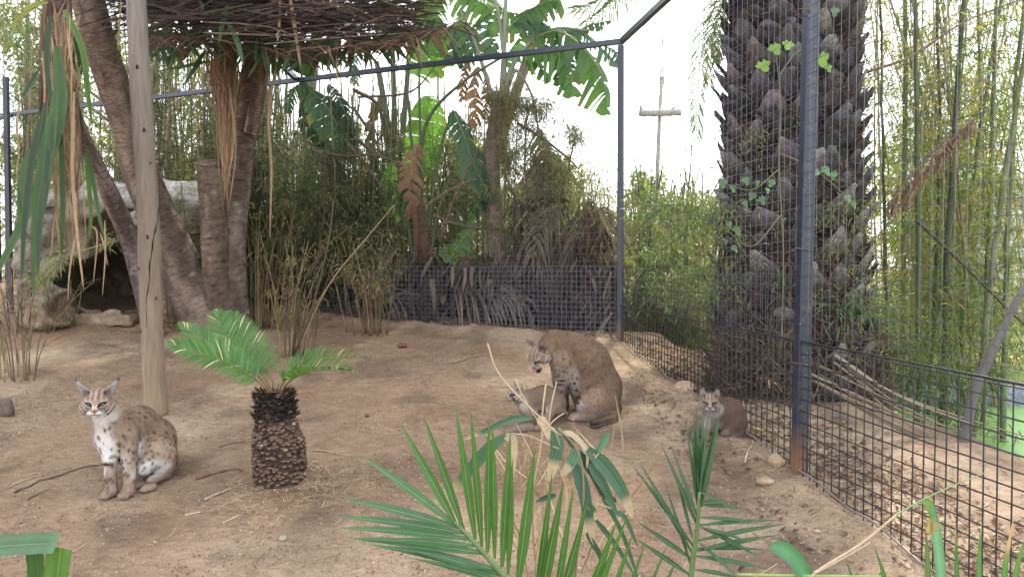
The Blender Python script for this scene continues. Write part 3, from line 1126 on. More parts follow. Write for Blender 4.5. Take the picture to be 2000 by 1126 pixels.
# dead leaf skirt and strap leaves overhead
def skirt():
    mb = MB()
    n = 1900
    for k in range(n):
        px = U(230, 850)
        lowb = np.interp(px, [200, 300, 420, 530, 640, 760, 860], [10, 50, 42, 68, 72, 56, 18]) + 13 * math.sin(px * .05) + 9 * math.sin(px * .13 + 1) + R.normal(0, 5)
        upb = -90
        py = upb + (lowb - upb) * (1 - U(0, 1) ** 1.4)
        D = U(6.2, 7.6)
        L = U(0.5, 1.3)
        ang = R.normal(0, 0.17) + (0.05 if px > 540 else 0.0)
        side = 1 if px > 480 + R.normal(0, 60) else -1
        c = P(px, py, D)
        d = A(math.cos(ang) * side, U(-0.35, 0.35), math.sin(ang))
        if px * 1.0 + side * L / D * FPX * 0.5 > 872:
            L *= 0.4
        p0_, p1_ = c - d * L / 2, c + d * L / 2
        m_ = c + A(0, 0, U(-0.02, 0.07))
        p1_[2] -= U(0, 0.06)
        w = U(0.004, 0.02)
        if R.random() < .2:
            m_ = m_ + A(U(-.1, .1), 0, U(-.08, .1))
        col = mixcols([(0.085, 0.062, 0.055), (0.05, 0.037, 0.037), (0.17, 0.13, 0.11), (0.03, 0.024, 0.026)], 1, 0.3, [.3, .3, .15, .25])[0]
        blade(mb, [p0_, m_, p1_], w, col, N=(U(-.4, .4), -0.7, U(-1, 1)), fold=0.3, n=5, mid=col * 1.1)
    # broken bits reaching out of the lower edge
    for k in range(420):
        px = U(280, 900)
        lowb = np.interp(px, [200, 300, 420, 530, 640, 760, 900], [45, 80, 85, 105, 100, 95, 50])
        c = P(px, lowb - 10, U(6.3, 7.5))
        d = unit(A(U(-1, 1), U(-.5, .5), -U(0.05, 0.6)))
        L = U(0.1, 0.45)
        col = mixcols([(0.15, 0.09, 0.065), (0.06, 0.04, 0.035)], 1)[0]
        blade(mb, [c, c + d * L * .5 + A(0, 0, .01), c + d * L], U(0.006, 0.02), col, N=(0, -1, .3), n=4)
    return tag(mb.build('dead_leaves', M_DRY, tree), kind='stuff')


skirt()


def hang(mbx, seq, wpx, col, tip=None, N=(0, -1, 0.15), fold=0.2, **k):
    D = seq[0][2]
    blade(mbx, PL(seq), wpx * D / FPX, col, N=N, fold=fold, tip=tip, **k)


GD, GM, GB = A(0.03, 0.065, 0.035), A(0.055, 0.12, 0.04), A(0.10, 0.20, 0.04)
DRYC, DRYD = A(0.26, 0.19, 0.13), A(0.12, 0.075, 0.052)
# strap leaves of the tree, each one a part
STR = [((445, 12, 6.3), (436, 40, 6.3), (428, 86, 6.3), 17, GM), ((444, 42, 6.3), (463, 80, 6.3), (476, 128, 6.3), 12, GM),
       ((318, 30, 6.5), (322, 50, 6.5), (324, 70, 6.5), 17, GD), ((392, -10, 6.4), (395, 15, 6.4), (398, 34, 6.4), 9, GM),
       ((400, 100, 7.0), (380, 135, 7.0), (358, 168, 7.0), 10, GD), ((360, 90, 7), (340, 120, 7.0), (318, 132, 7.0), 10, GB), ((395, 85, 7), (350, 105, 7.0), (312, 120, 7.0), 11, GM),
       ((370, 92, 7), (352, 120, 7.0), (342, 160, 7.0), 11, GB), ((300, 80, 7), (297, 95, 7.0), (292, 110, 7.0), 10, GD), ((410, 120, 7), (360, 130, 7.0), (312, 138, 7.0), 9, GM),
       ((345, 78, 7), (335, 105, 7.0), (325, 134, 7.0), 10, GD), ((560, 100, 6.8), (600, 118, 6.8), (540, 135, 6.8), 9, GD),
       ((618, 78, 6.6), (608, 100, 6.6), (556, 145, 6.6), 14, GD), ((618, 78, 6.6), (640, 90, 6.6), (655, 134, 6.6), 15, GD), ((625, 78, 6.6), (600, 100, 6.6), (588, 160, 6.6), 11, GD),
       ((670, 75, 6.7), (690, 85, 6.7), (713, 124, 6.7), 10, GD), ((675, 72, 6.7), (708, 92, 6.7), (745, 135, 6.7), 9, GD), ((560, 75, 6.9), (600, 100, 6.9), (645, 122, 6.9), 16, A(0.10, 0.11, 0.03)),
       ((590, 110, 7.2), (620, 112, 7.2), (668, 122, 7.2), 30, A(0.045, 0.09, 0.05)), ((545, 80, 7.0), (548, 110, 7.0), (555, 128, 7.0), 12, GD), ((570, 118, 7.3), (592, 128, 7.3), (614, 150, 7.3), 44, GM),
       ((530, 70, 7.0), (542, 84, 7.0), (560, 118, 7.0), 12, GD), ((700, 60, 6.9), (728, 82, 6.9), (760, 92, 6.9), 10, GD), ((640, 70, 6.7), (650, 95, 6.7), (652, 132, 6.7), 10, GD),
       ((780, 50, 6.9), (800, 62, 6.9), (850, 72, 6.9), 9, GD), ((735, 60, 6.9), (755, 82, 6.9), (790, 112, 6.9), 7, DRYD), ((395, 20, 6.8), (380, 60, 6.8), (372, 92, 6.8), 14, GD), ((340, 0, 6.8), (352, 40, 6.8), (370, 80, 6.8), 14, GD),
       ((430, 60, 6.9), (480, 80, 6.9), (520, 112, 6.9), 9, GD), ((500, 90, 6.9), (520, 120, 6.9), (528, 150, 6.9), 9, GM), ((300, 60, 6.9), (290, 74, 6.9), (300, 92, 6.9), 10, GD)]
for a, b, c_, w, col in STR:
    mb = MB()
    hang(mb, [a, b, c_], w, col * U(0.85, 1.15), N=(U(-.3, .3), -1, U(-.2, .6)))
    mb.build('strap_leaf', M_LEAF, tree)
for k in range(130):      # more short strap leaves fringing the skirt
    px = U(290, 860)
    py = np.interp(px, [200, 300, 420, 530, 640, 760, 860], [55, 74, 70, 96, 88, 75, 50])
    D = U(6.6, 7.4)
    dx, dy = U(-55, 55), U(5, 70)
    mb = MB()
    hang(mb, [(px, py - 15, D), (px + dx * .5, py + dy * 0.35, D), (px + dx, py + dy, D)], U(6, 12), [GD, GD * 1.3, GM, GD, DRYD][int(U(0, 5))], N=(U(-.5, .5), -1, U(-.2, .6)), n=6)
    mb.build('strap_leaf', M_LEAF, tree)
# hanging dry strands in front of the fork
mb = MB()
for k in range(190):
    x0 = R.normal(443, 10)
    y0 = U(70, 180)
    L = U(60, 300) * (1 if U(0, 1) < .5 else 0.5)
    D = U(7.0, 7.35)
    sw = R.normal(0, 7)
    x1 = np.interp(y0 + L, [80, 200, 380, 450], [440, 443, 441, 444]) + R.normal(0, 8 if y0 + L < 260 else 5)
    y1 = min(y0 + L, U(330, 440))
    col = mixcols([DRYC * .8, A(0.22, 0.13, 0.085), A(0.30, 0.21, 0.14)], 1)[0]
    hang(mb, [(x0, y0, D), ((x0 + x1) / 2 + sw, (y0 + y1) / 2, D), (x1, y1, D)], U(1.5, 5), col, N=(U(-1, 1), -1, 0), n=7)
for k in range(80):
    x0, y0, D = R.normal(438, 11), U(75, 130), U(7.0, 7.3)
    col = mixcols([A(0.13, 0.075, 0.05), A(0.18, 0.11, 0.075)], 1)[0]
    hang(mb, [(x0, y0, D), (x0 + U(-10, 10), y0 + 50, D), (U(425, 452), y0 + U(70, 120), D)], U(3, 7), col, N=(U(-1, 1), -1, 0), n=6)
tag(mb.build('hanging_fibres', M_DRY, tree), kind='stuff')
for seq, w in (([(566, -10, 6.3), (575, 50, 6.3), (588, 135, 6.3)], 9), ([(547, -10, 6.3), (546, 40, 6.3), (541, 90, 6.3)], 6), ([(657, 85, 6.5), (658, 110, 6.5), (658, 180, 6.5)], 5), ([(538, 130, 7.0), (525, 230, 7.0), (530, 330, 7.0), (527, 470, 7.0)], 7), ([(236, 0, 6.3), (233, 60, 6.3), (229, 100, 6.3)], 4)):
    mb = MB()
    hang(mb, seq, w, DRYC * 0.85, n=12)
    mb.build('dry_leaf', M_DRY, tree)

# ------------------------------------------------------------------ thin leaning yucca at the left with its hanging crown
yc = thing('young_yucca', 'thin leaning yucca with long green and dry leaves hanging at the left', 'tree', P(292, 640, 7.7))
ring_trunk('trunk', [(300, 655, 7.7), (290, 600, 7.65), (272, 530, 7.5), (250, 460, 7.3), (222, 395, 7.0), (190, 330, 6.7), (160, 268, 6.4), (140, 210, 6.1), (128, 140, 5.8), (118, 60, 5.6), (108, -40, 5.4)],
           [21, 20, 19, 18, 17, 16, 15, 15, 17, 17, 16], yc, A(0.11, 0.08, 0.074), A(0.24, 0.19, 0.175), ring=0.075, rstr=0.05, noise=0.04, seed=21)
HL = [([(112, 90, 4.9), (118, 220, 4.9), (70, 380, 4.9), (-20, 560, 4.9)], 30, GM), ([(100, 30, 4.9), (92, 120, 4.9), (110, 260, 4.9)], 13, GD),
      ([(90, 200, 4.8), (66, 300, 4.8), (50, 420, 4.8), (42, 555, 4.8)], 15, GD), ([(88, 210, 4.8), (80, 330, 4.8), (67, 450, 4.8), (66, 585, 4.8)], 17, GM * .9),
      ([(100, 240, 4.7), (96, 330, 4.7), (78, 440, 4.7), (74, 545, 4.7)], 17, GD * 1.2), ([(110, 170, 4.7), (98, 300, 4.7), (85, 420, 4.7)], 20, GM), ([(60, 290, 5.0), (44, 360, 5.0), (40, 470, 5.0)], 20, GM),
      ([(125, 20, 5.0), (160, 90, 5.0), (172, 180, 5.0), (180, 245, 5.0)], 13, GB), ([(128, 30, 5.2), (150, 80, 5.2), (160, 150, 5.2)], 14, GD),
      ([(168, 300, 5.0), (174, 360, 5.0), (178, 420, 5.0), (174, 470, 5.0)], 10, GB * .8), ([(170, 290, 5.0), (185, 370, 5.0), (196, 430, 5.0), (206, 470, 5.0)], 9, GM),
      ([(118, 250, 4.9), (122, 350, 4.9), (122, 450, 4.9), (116, 530, 4.9)], 12, GM * .8), ([(80, 130, 5.0), (50, 180, 5.0), (42, 190, 5.0)], 9, GD), ([(45, 20, 5.3), (70, 10, 5.3), (95, 5, 5.3)], 9, A(0.25, 0.28, 0.04)),
      ([(20, 52, 5.3), (45, 30, 5.3), (88, 4, 5.3)], 8, A(0.22, 0.25, 0.04)), ([(150, 200, 5.2), (158, 240, 5.2), (160, 262, 5.2)], 9, GD)]
for seq, w, col in HL:
    mb = MB()
    hang(mb, seq, w, col, n=14, mid=col * 0.8)
    mb.build('hanging_leaf', M_LEAF, yc)
HD = [([(42, 190, 5.0), (34, 240, 5.0), (38, 300, 5.0), (34, 345, 5.0), (48, 480, 5.0)], 6), ([(145, 180, 4.9), (143, 270, 4.9), (142, 350, 4.9), (152, 470, 4.9), (164, 570, 4.9)], 8),
      ([(150, 450, 4.9), (138, 520, 4.9), (132, 590, 4.9)], 5), ([(205, 430, 5.0), (206, 500, 5.0), (200, 580, 5.0)], 4), ([(178, 440, 5.0), (190, 460, 5.0), (182, 555, 5.0)], 4),
      ([(110, 420, 4.9), (118, 480, 4.9), (120, 545, 4.9)], 7), ([(84, 100, 4.9), (88, 180, 4.9), (86, 300, 4.9)], 6), ([(196, 455, 5.0), (204, 480, 5.0), (211, 520, 5.0)], 4), ([(105, 430, 4.9), (102, 470, 4.9), (99, 500, 4.9)], 3)]
for seq, w in HD:
    mb = MB()
    hang(mb, seq, w * .95, DRYC * U(0.75, 1.2), n=14, fold=.5, twist=U(-1.2, 1.2))
    mb.build('dry_hanging_leaf', M_DRY, yc)
mb = MB()
for k in range(240):
    x0, y0, D = R.normal(122, 13), U(0, 260), U(4.9, 5.5)
    L = U(80, 300)
    y1 = min(y0 + L, 500 + R.normal(0, 30))
    x1 = np.interp(y1, [100, 300, 500], [120, 128, 132]) + R.normal(0, 15)
    col = mixcols([DRYC * .9, A(0.20, 0.13, 0.09), A(0.30, 0.22, 0.16), A(0.13, 0.09, 0.07)], 1)[0]
    hang(mb, [(x0, y0, D), ((x0 + x1) / 2 + R.normal(0, 6), (y0 + y1) / 2, D), (x1, y1, D)], U(1.2, 4.8), col, N=(U(-1, 1), -1, 0), n=8)
for k in range(130):
    x0, y0, D = R.normal(110, 14), U(-30, 160), U(5.4, 5.8)
    hang(mb, [(x0, y0, D), (x0 + U(-8, 8), y0 + 60, D), (x0 + U(-8, 12), y0 + U(80, 140), D)], U(5, 11), mixcols([A(0.07, 0.045, 0.04), A(0.12, 0.08, 0.06)], 1)[0], n=5)
tag(mb.build('dry_leaf_fibres', M_DRY, yc), kind='stuff')

# ------------------------------------------------------------------ cycad
def cycad():
    base = g_at(545, 962)
    D = base[1]
    k = D / FPX
    t = thing('cycad_plant', 'small cycad with a stout scaly brown trunk and a few feathery green fronds', 'cycad', base)
    seq = [(548, 985), (547, 940), (546, 900), (544, 862), (540, 836), (537, 806), (536, 778), (535, 764)]
    rp = [45, 50, 52, 50, 43, 35, 36, 26]
    path = resample(PL([(a, b, D) for a, b in seq]), 40)
    rad = np.interp(np.linspace(0, 7, 40), range(8), rp) * k
    mb = MB()
    tube(mb, path, rad * 0.93, A(0.05, 0.035, 0.028), 24, lambda u, th: 1 + 0.03 * np.sin(th * 5 + u * 9))
    mb.build('trunk', M_BARK, t)
    # old leaf bases, spirally set
    pro = MB()
    pv = np.array([(-1, 0, -.75), (1, 0, -.75), (1.15, 0, .2), (0, 0, .95), (-1.15, 0, .2), (-.62, .95, -.45), (.62, .95, -.45), (.7, 1.05, .15), (0, 1.15, .55), (-.7, 1.05, .15)], float) * 0.5
    f5 = np.array([[9, 8, 7, 6, 5]])
    fq = np.array([[0, 1, 6, 5], [1, 2, 7, 6], [2, 3, 8, 7], [3, 4, 9, 8], [4, 0, 5, 9]])
    items = []
    L = np.linalg.norm(np.diff(path, axis=0), axis=1).sum()
    rows = 33
    for r in range(rows):
        u = (r + 0.4) / rows
        ru = np.interp(u, np.linspace(0, 1, 40), rad)
        m = max(10, int(2 * math.pi * ru / 0.029))
        for q in range(m):
            th = 2 * math.pi * (q + 0.5 * (r % 2)) / m + U(-.09, .09)
            uj = u + U(-.012, .012) + .01 * math.sin(th * 3 + r)
            c0 = np.array([np.interp(uj, np.linspace(0, 1, 40), path[:, z]) for z in range(3)])
            dr = A(math.cos(th), math.sin(th), 0)
            items.append((c0 + dr * ru * 0.9, dr, u, math.sin(th)))
    items.sort(key=lambda x: x[3])
    meshes = []
    for kind in range(8):
        pm = MB()
        v = pv * A(0.030, 0.028, 0.023) * U(0.85, 1.15, (1, 3))
        v = v + R.normal(0, 0.0012, v.shape)
        cb = [A(0.095, 0.062, 0.045), A(0.12, 0.08, 0.058), A(0.05, 0.034, 0.028), A(0.155, 0.108, 0.078), A(0.17, 0.12, 0.09), A(0.022, 0.019, 0.018), A(0.03, 0.024, 0.022), A(0.018, 0.015, 0.015)][kind]
        cc = np.concatenate([np.tile(cb * .6, (5, 1)), np.tile(cb * 1.25, (5, 1))])
        if kind == 4:
            cc[5:] = A(0.30, 0.22, 0.15)
        pm.V.append(v); pm.C.append(cc); pm.F += [f5, fq]; pm.n = 10
        me = pm.mesh('scale', False)
        me.materials.append(M_BARK)
        meshes.append((me, v, cc))
    rest = MB()
    bw = Vector(base)
    for i_, (c0, dr, u, s_) in enumerate(items):
        dark = u > 0.66 and R.random() < 0.93
        kd = int(U(5, 8)) if dark else int(R.choice([0, 1, 2, 3, 4], p=[.34, .24, .28, .10, .04]))
        tilt = U(-.25, .2) + 0.35
        xa = A(-dr[1], dr[0], 0)
        ya = dr * math.cos(tilt) + A(0, 0, 1) * math.sin(tilt)
        za = np.cross(xa, ya)
        M = np.stack([xa, ya, za], 1)
        if i_ < 298:
            o = bpy.data.objects.new('trunk_scale', meshes[kd][0])
            COL.objects.link(o)
            o.parent = t
            from mathutils import Matrix
            mm = Matrix([[M[0, 0], M[0, 1], M[0, 2], c0[0] - base[0]], [M[1, 0], M[1, 1], M[1, 2], c0[1] - base[1]], [M[2, 0], M[2, 1], M[2, 2], c0[2] - base[2]], [0, 0, 0, 1]])
            o.matrix_local = mm
        else:
            v = meshes[kd][1] @ M.T + c0
            rest.V.append(v); rest.C.append(meshes[kd][2]); rest.F += [f5 + rest.n, fq + rest.n]; rest.n += 10
    tag(rest.build('trunk_scales', M_BARK, t, smooth_=False), kind='stuff')
    # dark bristles round the neck
    mb = MB()
    for q in range(420):
        u = U(0.66, 1.0)
        th = U(0, 2 * math.pi)
        c0 = np.array([np.interp(u, np.linspace(0, 1, 40), path[:, z]) for z in range(3)])
        ru = np.interp(u, np.linspace(0, 1, 40), rad)
        dr = A(math.cos(th), math.sin(th), U(0.3, 1.5))
        s0 = c0 + A(dr[0], dr[1], 0) * ru * 0.9
        blade(mb, [s0, s0 + unit(dr) * U(0.025, 0.06)], U(0.006, 0.014), mixcols([(0.02, 0.017, 0.016), (0.045, 0.03, 0.025), (0.10, 0.065, 0.045)], 1, .2, [.6, .3, .1])[0], N=(-dr[1], dr[0], .2), n=3)
    tag(mb.build('neck_bristles', M_DRY, t, smooth_=False), kind='stuff')
    G1, G2 = A(0.04, 0.125, 0.03), A(0.09, 0.205, 0.045)
    fr = [
        # pixel path (px, py, dD), up hint, leaflet length, first leaflet at
        ([(528, 768, 0), (496, 738, -.02), (440, 706, -.08), (385, 690, -.15), (326, 668, -.22)], (0.1, -0.75, 0.8), 0.135, 0.22, 0.05),
        ([(530, 766, .02), (498, 728, .05), (452, 700, .08), (400, 668, .1), (350, 630, .12)], (0.2, -0.6, 0.9), 0.14, 0.25, 0.1),
        ([(532, 764, .04), (510, 728, .1), (474, 694, .2), (440, 652, .3), (424, 604, .4)], (0.4, -0.8, 0.5), 0.165, 0.25, 0.05),
        ([(538, 764, .04), (528, 735, .12), (505, 700, .24), (474, 655, .34), (444, 608, .42)], (0.5, -0.85, 0.35), 0.165, 0.28, 0.05),
        ([(542, 766, 0), (560, 738, .0), (590, 716, .02), (640, 702, .05), (716, 697, .05)], (-0.1, -0.35, 1.0), 0.125, 0.2, 0.6),
        ([(546, 768, -.02), (568, 742, -.05), (602, 726, -.1), (650, 722, -.15), (690, 724, -.2)], (-0.1, -0.25, 1.0), 0.12, 0.25, 0.5),
    ]
    for fi, (sq, up, ll, t0, lift) in enumerate(fr):
        path2 = resample(PL([(a, b, D + d) for a, b, d in sq]), 70)
        mb = MB()
        tube(mb, path2, np.linspace(0.006, 0.0018, 70), np.stack([np.interp(np.linspace(0, 1, 70), [0, .3, 1], [0.20, 0.17, 0.14]), np.interp(np.linspace(0, 1, 70), [0, .3, 1], [0.12, 0.19, 0.24]), np.full(70, 0.06)], -1), 6)
        T = unit(np.gradient(path2, axis=0))
        Nn = np.asarray(up, float)
        S_ = unit(np.cross(T, Nn))
        N2 = np.cross(S_, T)
        m = 58
        for q in range(m):
            u = t0 + (1 - t0) * q / (m - 1)
            i0 = min(69, int(u * 69))
            for sg in (-1, 1):
                if R.random() < (0.05 if fi < 4 else 0.12):
                    continue
                ln = ll * (math.sin(math.pi * min(1, max(0.02, (u - t0) / (1 - t0) * 0.86 + 0.14))) ** 0.6) * U(0.93, 1.05)
                an = np.interp(u, [t0, 0.9, 1], [1.15, 0.7, 0.25])
                d = T[i0] * math.cos(an) + S_[i0] * sg * math.sin(an) + N2[i0] * (lift + 0.12)
                d = unit(d)
                dead = R.random() < 0.045
                cl = (A(0.50, 0.42, 0.28) if dead else G1 + (G2 - G1) * U(0, 1)) * U(0.85, 1.12)
                p0_ = path2[i0]
                blade(mb, [p0_, p0_ + d * ln * 0.55 + N2[i0] * 0.004, p0_ + d * ln + A(0, 0, -0.010)], 0.0082, cl, N=N2[i0] + 0.12 * R.normal(size=3), n=4, fold=0.3, mid=cl * 1.1)
        mb.build('frond', M_LEAF, t)
    for q in range(4):     # cut leaf stalks
        mb = MB()
        s0 = P(528 + q * 6, 766, D - 0.02)
        tube(mb, [s0, s0 + A(-0.07 + 0.03 * q, -0.05, 0.012)], [0.005, 0.004], A(0.20, 0.11, 0.05), 6)
        mb.build('cut_stalk', M_STRAW, t)


cycad()
# ------------------------------------------------------------------ bamboo and other growth outside the cage
def Dback(px):
    a = (px - 1000.0) / FPX
    k = (CX - CY * a) / (8.79 + 3.7 * a)
    return CY + 3.7 * k


LB = [(0.075, 0.12, 0.04), (0.115, 0.155, 0.05), (0.05, 0.085, 0.035), (0.17, 0.17, 0.07), (0.26, 0.20, 0.11)]
LBR = [(0.10, 0.165, 0.04), (0.16, 0.21, 0.05), (0.07, 0.12, 0.04), (0.24, 0.24, 0.07), (0.28, 0.20, 0.10)]
CB = [(0.20, 0.18, 0.07), (0.13, 0.15, 0.05), (0.26, 0.21, 0.12), (0.09, 0.11, 0.045), (0.30, 0.24, 0.16)]


def culm_mesh(path, r, col, seg=6):
    n = len(path)
    node = (np.arange(n) % 3 == 0)
    rr = np.linspace(r, r * 0.6, n) * (1 + 0.14 * node)
    cc = np.tile(col, (n, 1)) * np.where(node, 1.35, 1.0)[:, None]
    mb = MB()
    tube(mb, path, rr, cc, seg)
    return mb


LB = [tuple(v * .8 for v in q) for q in LB]
LBR = [tuple(v * .85 for v in q) for q in LBR]
CB = [tuple(v * .72 for v in q) for q in CB]


def leaf_tufts(mb, pts, n, L, cols, reach=0.35, per=5, probs=None, dr=0.35):
    """n tufts of leaves set round random points of pts"""
    i = R.integers(0, len(pts), n)
    d = unit(np.stack([R.normal(size=n), R.normal(size=n), R.normal(size=n) * 0.5 + 0.25], -1))
    tip = pts[i] + d * (U(0.1, 1.0, n) * reach)[:, None]
    ctuft = mixcols(cols, n, 0.3, probs)
    for q in range(per):
        dd = unit(d * 0.8 + R.normal(size=(n, 3)) * 0.7 + A(0, 0, -0.35))
        st = tip + R.normal(size=(n, 3)) * 0.03
        ln = L * U(0.6, 1.2, n)
        leaves(mb, st, dd, ln, ln * 0.12, ctuft * U(0.8, 1.2, (n, 1)), droop=dr)
    return i, tip


def bamboo(label, culms, nt, L, cols, ccols, y_lo=600, y_hi=100, reach=0.35, probs=None, group=None, twigs=True, per=5, bias=1.0, name='bamboo_clump', seg=6, npt=16):
    """culms: list of (px_base, px_top, D, r_px)"""
    D0 = np.mean([c[2] for c in culms])
    px0 = np.mean([c[0] for c in culms])
    b = P(px0, 520, D0)
    t = thing(name, label, 'bamboo', G(b[0], D0), group)
    allp = []
    for c in culms:
        pb, pt, D, r = c[:4]
        top = c[4] if len(c) > 4 else -60
        q = P(pb, 520, D)
        z0 = float(gz(q[0], D, False)) - 0.05
        base = A(q[0], D, z0)
        tp = P(pt, top, D + U(-0.3, 0.3))
        mid = (base + tp) / 2 + A(U(-.05, .05), U(-.08, .08), 0) * np.linalg.norm(tp - base) * 0.3
        path = resample([base, mid, tp], npt)
        path += R.normal(size=path.shape) * 0.004
        mbx = culm_mesh(path, r * D / FPX, mixcols(ccols, 1, 0.25)[0], seg)
        mbx.build('culm', M_CULM, t)
        dense = resample(path, 60)
        allp.append(dense)
    allp = np.concatenate(allp)
    zlo, zhi = P(1000, y_lo, D0)[2], P(1000, y_hi, D0)[2]
    w = allp[(allp[:, 2] > zlo) & (allp[:, 2] < zhi)]
    if len(w) and nt:
        if bias != 1.0:
            u = (w[:, 2] - zlo) / (zhi - zlo)
            w = w[R.random(len(w)) < (1 - u) ** bias + 0.08]
        mb = MB()
        i, tip = leaf_tufts(mb, w, nt, L, cols, reach, per, probs)
        if twigs:
            k = R.random(len(tip)) < 0.7
            wires(mb, w[i][k], tip[k], 0.0012, mixcols(ccols, 1)[0])
        tag(mb.build('foliage', M_LEAF, t, smooth_=False), kind='stuff')
    return t


# dense thicket behind the back fence, left of the upright trunk, in stands
def stand(x0, x1, n, d0, d1, rlo, rhi, top=(-120, 60), lean=25):
    out = []
    for _ in range(n):
        px = U(x0, x1)
        D = max(Dback(px), 7.5) + U(d0, d1)
        out.append((px, px + R.normal(0, lean), D, U(rlo, rhi), U(*top)))
    return out


bamboo('thin yellowish bamboo stand behind the rock den left of the wooden pole', stand(-20, 250, 34, 0.4, 2.0, .9, 2.2, (-60, 200)), 4200, 0.12, LB, CB, 560, -20, group=None)
bamboo('dense tall bamboo stand between the wooden pole and the forked trunk', stand(250, 420, 70, 0.4, 1.8, 1.0, 2.4, (-60, 150)), 6500, 0.11, LB, CB, 600, 90, bias=0.6)
bamboo('bamboo stand rising just right of the forked trunk behind the back fence', stand(420, 560, 70, 0.35, 1.8, 1.0, 2.4, (-20, 190)), 6500, 0.11, LB, CB, 610, 190, bias=0.6)
bamboo('shady bamboo tangle behind the fence under the big dark torn leaf', stand(550, 760, 76, 0.3, 1.8, 1.0, 2.2, (100, 260)), 9000, 0.10, [(0.06, 0.095, 0.035), (0.04, 0.065, 0.03), (0.10, 0.12, 0.05), (0.16, 0.14, 0.08)], CB, 610, 260, bias=0.7)
bamboo('yellowish bamboo growing behind the broad leaved plants in the middle', stand(740, 1010, 66, 0.9, 3.0, .9, 2.0, (120, 300)), 6500, 0.10, LB, CB, 600, 230, bias=0.4)
bamboo('sparse bamboo left of the cage corner post', stand(1000, 1210, 60, 0.7, 3.2, .8, 1.8, (300, 430)), 4500, 0.095, LBR, CB, 640, 330, bias=0.6)
bamboo('slender green bamboo between the corner post and the palm trunk', [(U(1215, 1420), U(1215, 1420), U(8.2, 11.5), U(1.0, 2.6), U(320, 440)) for _ in range(95)], 6000, 0.10, LBR, [(0.09, 0.11, 0.04), (0.13, 0.13, 0.05), (0.05, 0.06, 0.03)], 660, 380, bias=0.5)
rb = []
for seq in ((1798, 1785, 6.6, 6.0), (1842, 1893, 6.8, 6.5), (1900, 2040, 6.3, 6.5), (1742, 1718, 7.2, 3.5), (1765, 1768, 7.6, 6.0), (1925, 1950, 6.9, 5), (1872, 1975, 7.3, 4.5), (1815, 1830, 7.4, 4), (1950, 1905, 7.8, 4), (1965, 2010, 6.2, 6)):
    rb.append(seq + (-120,))
bamboo('thick green bamboo canes nearest the side fence right of the palm trunk', rb, 1700, 0.12, LBR, [(0.075, 0.095, 0.04), (0.05, 0.065, 0.03), (0.11, 0.12, 0.06)], 700, -40, reach=0.5, seg=10, npt=22)
bamboo('bare tan canes standing among the green bamboo on the right', [(U(1700, 1990), U(1690, 2020), U(7.0, 8.6), U(1.2, 3.2), -120) for _ in range(20)], 1500, 0.10, LBR, [(0.34, 0.26, 0.16), (0.26, 0.20, 0.12), (0.22, 0.20, 0.08)], 720, -40, reach=0.4)
bamboo('leafy thin bamboo on the far side of the pond at the right', [(U(1690, 2040), U(1680, 2060), U(8.6, 11), U(.9, 2.2), U(-120, 200)) for _ in range(40)], 6500, 0.11, LBR, CB, 690, 60, reach=0.5, bias=0.5)

# ------------------------------------------------------------------ broad leaved plants (giant bird of paradise)
def paddle(mb, seq, width, col, N=(0, -1, 0.2), torn=0.0, dead=False, droop=0.25, rib=None, taper=0.55, ngrp=(1.5, 9)):
    pts = PL(seq)
    D = np.mean([s[2] for s in seq])
    n = 48
    c = resample(pts, n)
    T = unit(np.gradient(c, axis=0))
    Nn = np.asarray(N, float)
    S_ = unit(np.cross(T, Nn))
    N2 = np.cross(S_, T)
    u = np.linspace(0, 1, n)
    w = width * D / FPX / 2 * np.clip(np.sin(math.pi * np.clip(u * 0.93 + 0.05, 0, 1) ** 0.85), 0.02, 1) ** taper
    col = np.asarray(col, float)
    for sg in (-1, 1):
        i0 = 0
        while i0 < n - 1:
            g = int(U(*ngrp)) if torn > 0 else 47
            i1 = min(n - 1, i0 + g)
            an = U(-0.2, 0.5) * torn * 1.6
            sh = U(0.45, 1.0) if torn > 0.4 and R.random() < 0.4 else U(0.85, 1.0)
            idx = np.arange(i0, i1 + 1)
            m = len(idx)
            uu = np.array([0, 0.35, 0.7, 1.0])
            rows = []
            gcol = col * U(0.85, 1.15)
            crl = U(-1, 1) * (1.2 if dead else 0.25)
            for a in uu:
                wid = w[idx] * sh
                fw = (1 - torn * 0.35 * a) if torn else 1.0
                mid_i = (i0 + i1) / 2
                along = c[idx] * fw + (c[int(mid_i)] * (1 - fw))
                lift = 0.22 * a - (droop + an) * a * a + crl * 0.12 * np.sin(a * 5 + i0)
                rows.append(along + S_[idx] * sg * (wid * a * (1 - 0.12 * a * (torn > 0)))[:, None] + N2[idx] * (wid * lift)[:, None] + T[idx] * (wid * a * 0.28)[:, None] + (A(0, 0, -1) * (wid * a * a * (droop * 0.9 + abs(an)))[:, None] if True else 0))
            v = np.stack(rows, 1)           # m,4,3
            stripe = (0.9 + 0.16 * (np.arange(m) % 2))[:, None, None] * U(0.93, 1.07, (m, 1, 1))
            cc = np.ones((m, 4, 1)) * gcol * stripe
            if not dead:
                eb = (R.random() < .5) * U(.2, .9)
                cc[:, 3] = cc[:, 3] * (1 - eb) + A(.24, .17, .09) * eb
            k = np.arange(m - 1)[:, None] * 4
            j = np.arange(3)[None]
            f = np.stack([k + j, k + j + 1, k + 4 + j + 1, k + 4 + j], -1).reshape(-1, 4)
            mb.add(v.reshape(-1, 3), f, cc.reshape(-1, 3))
            i0 = i1 + (1 if (torn > 0.5 and R.random() < .3) else 0)
    rb_ = A(0.30, 0.34, 0.14) if rib is None else np.asarray(rib, float)
    tube(mb, c, np.linspace(width * D / FPX * 0.022, 0.002, n), rb_, 6)


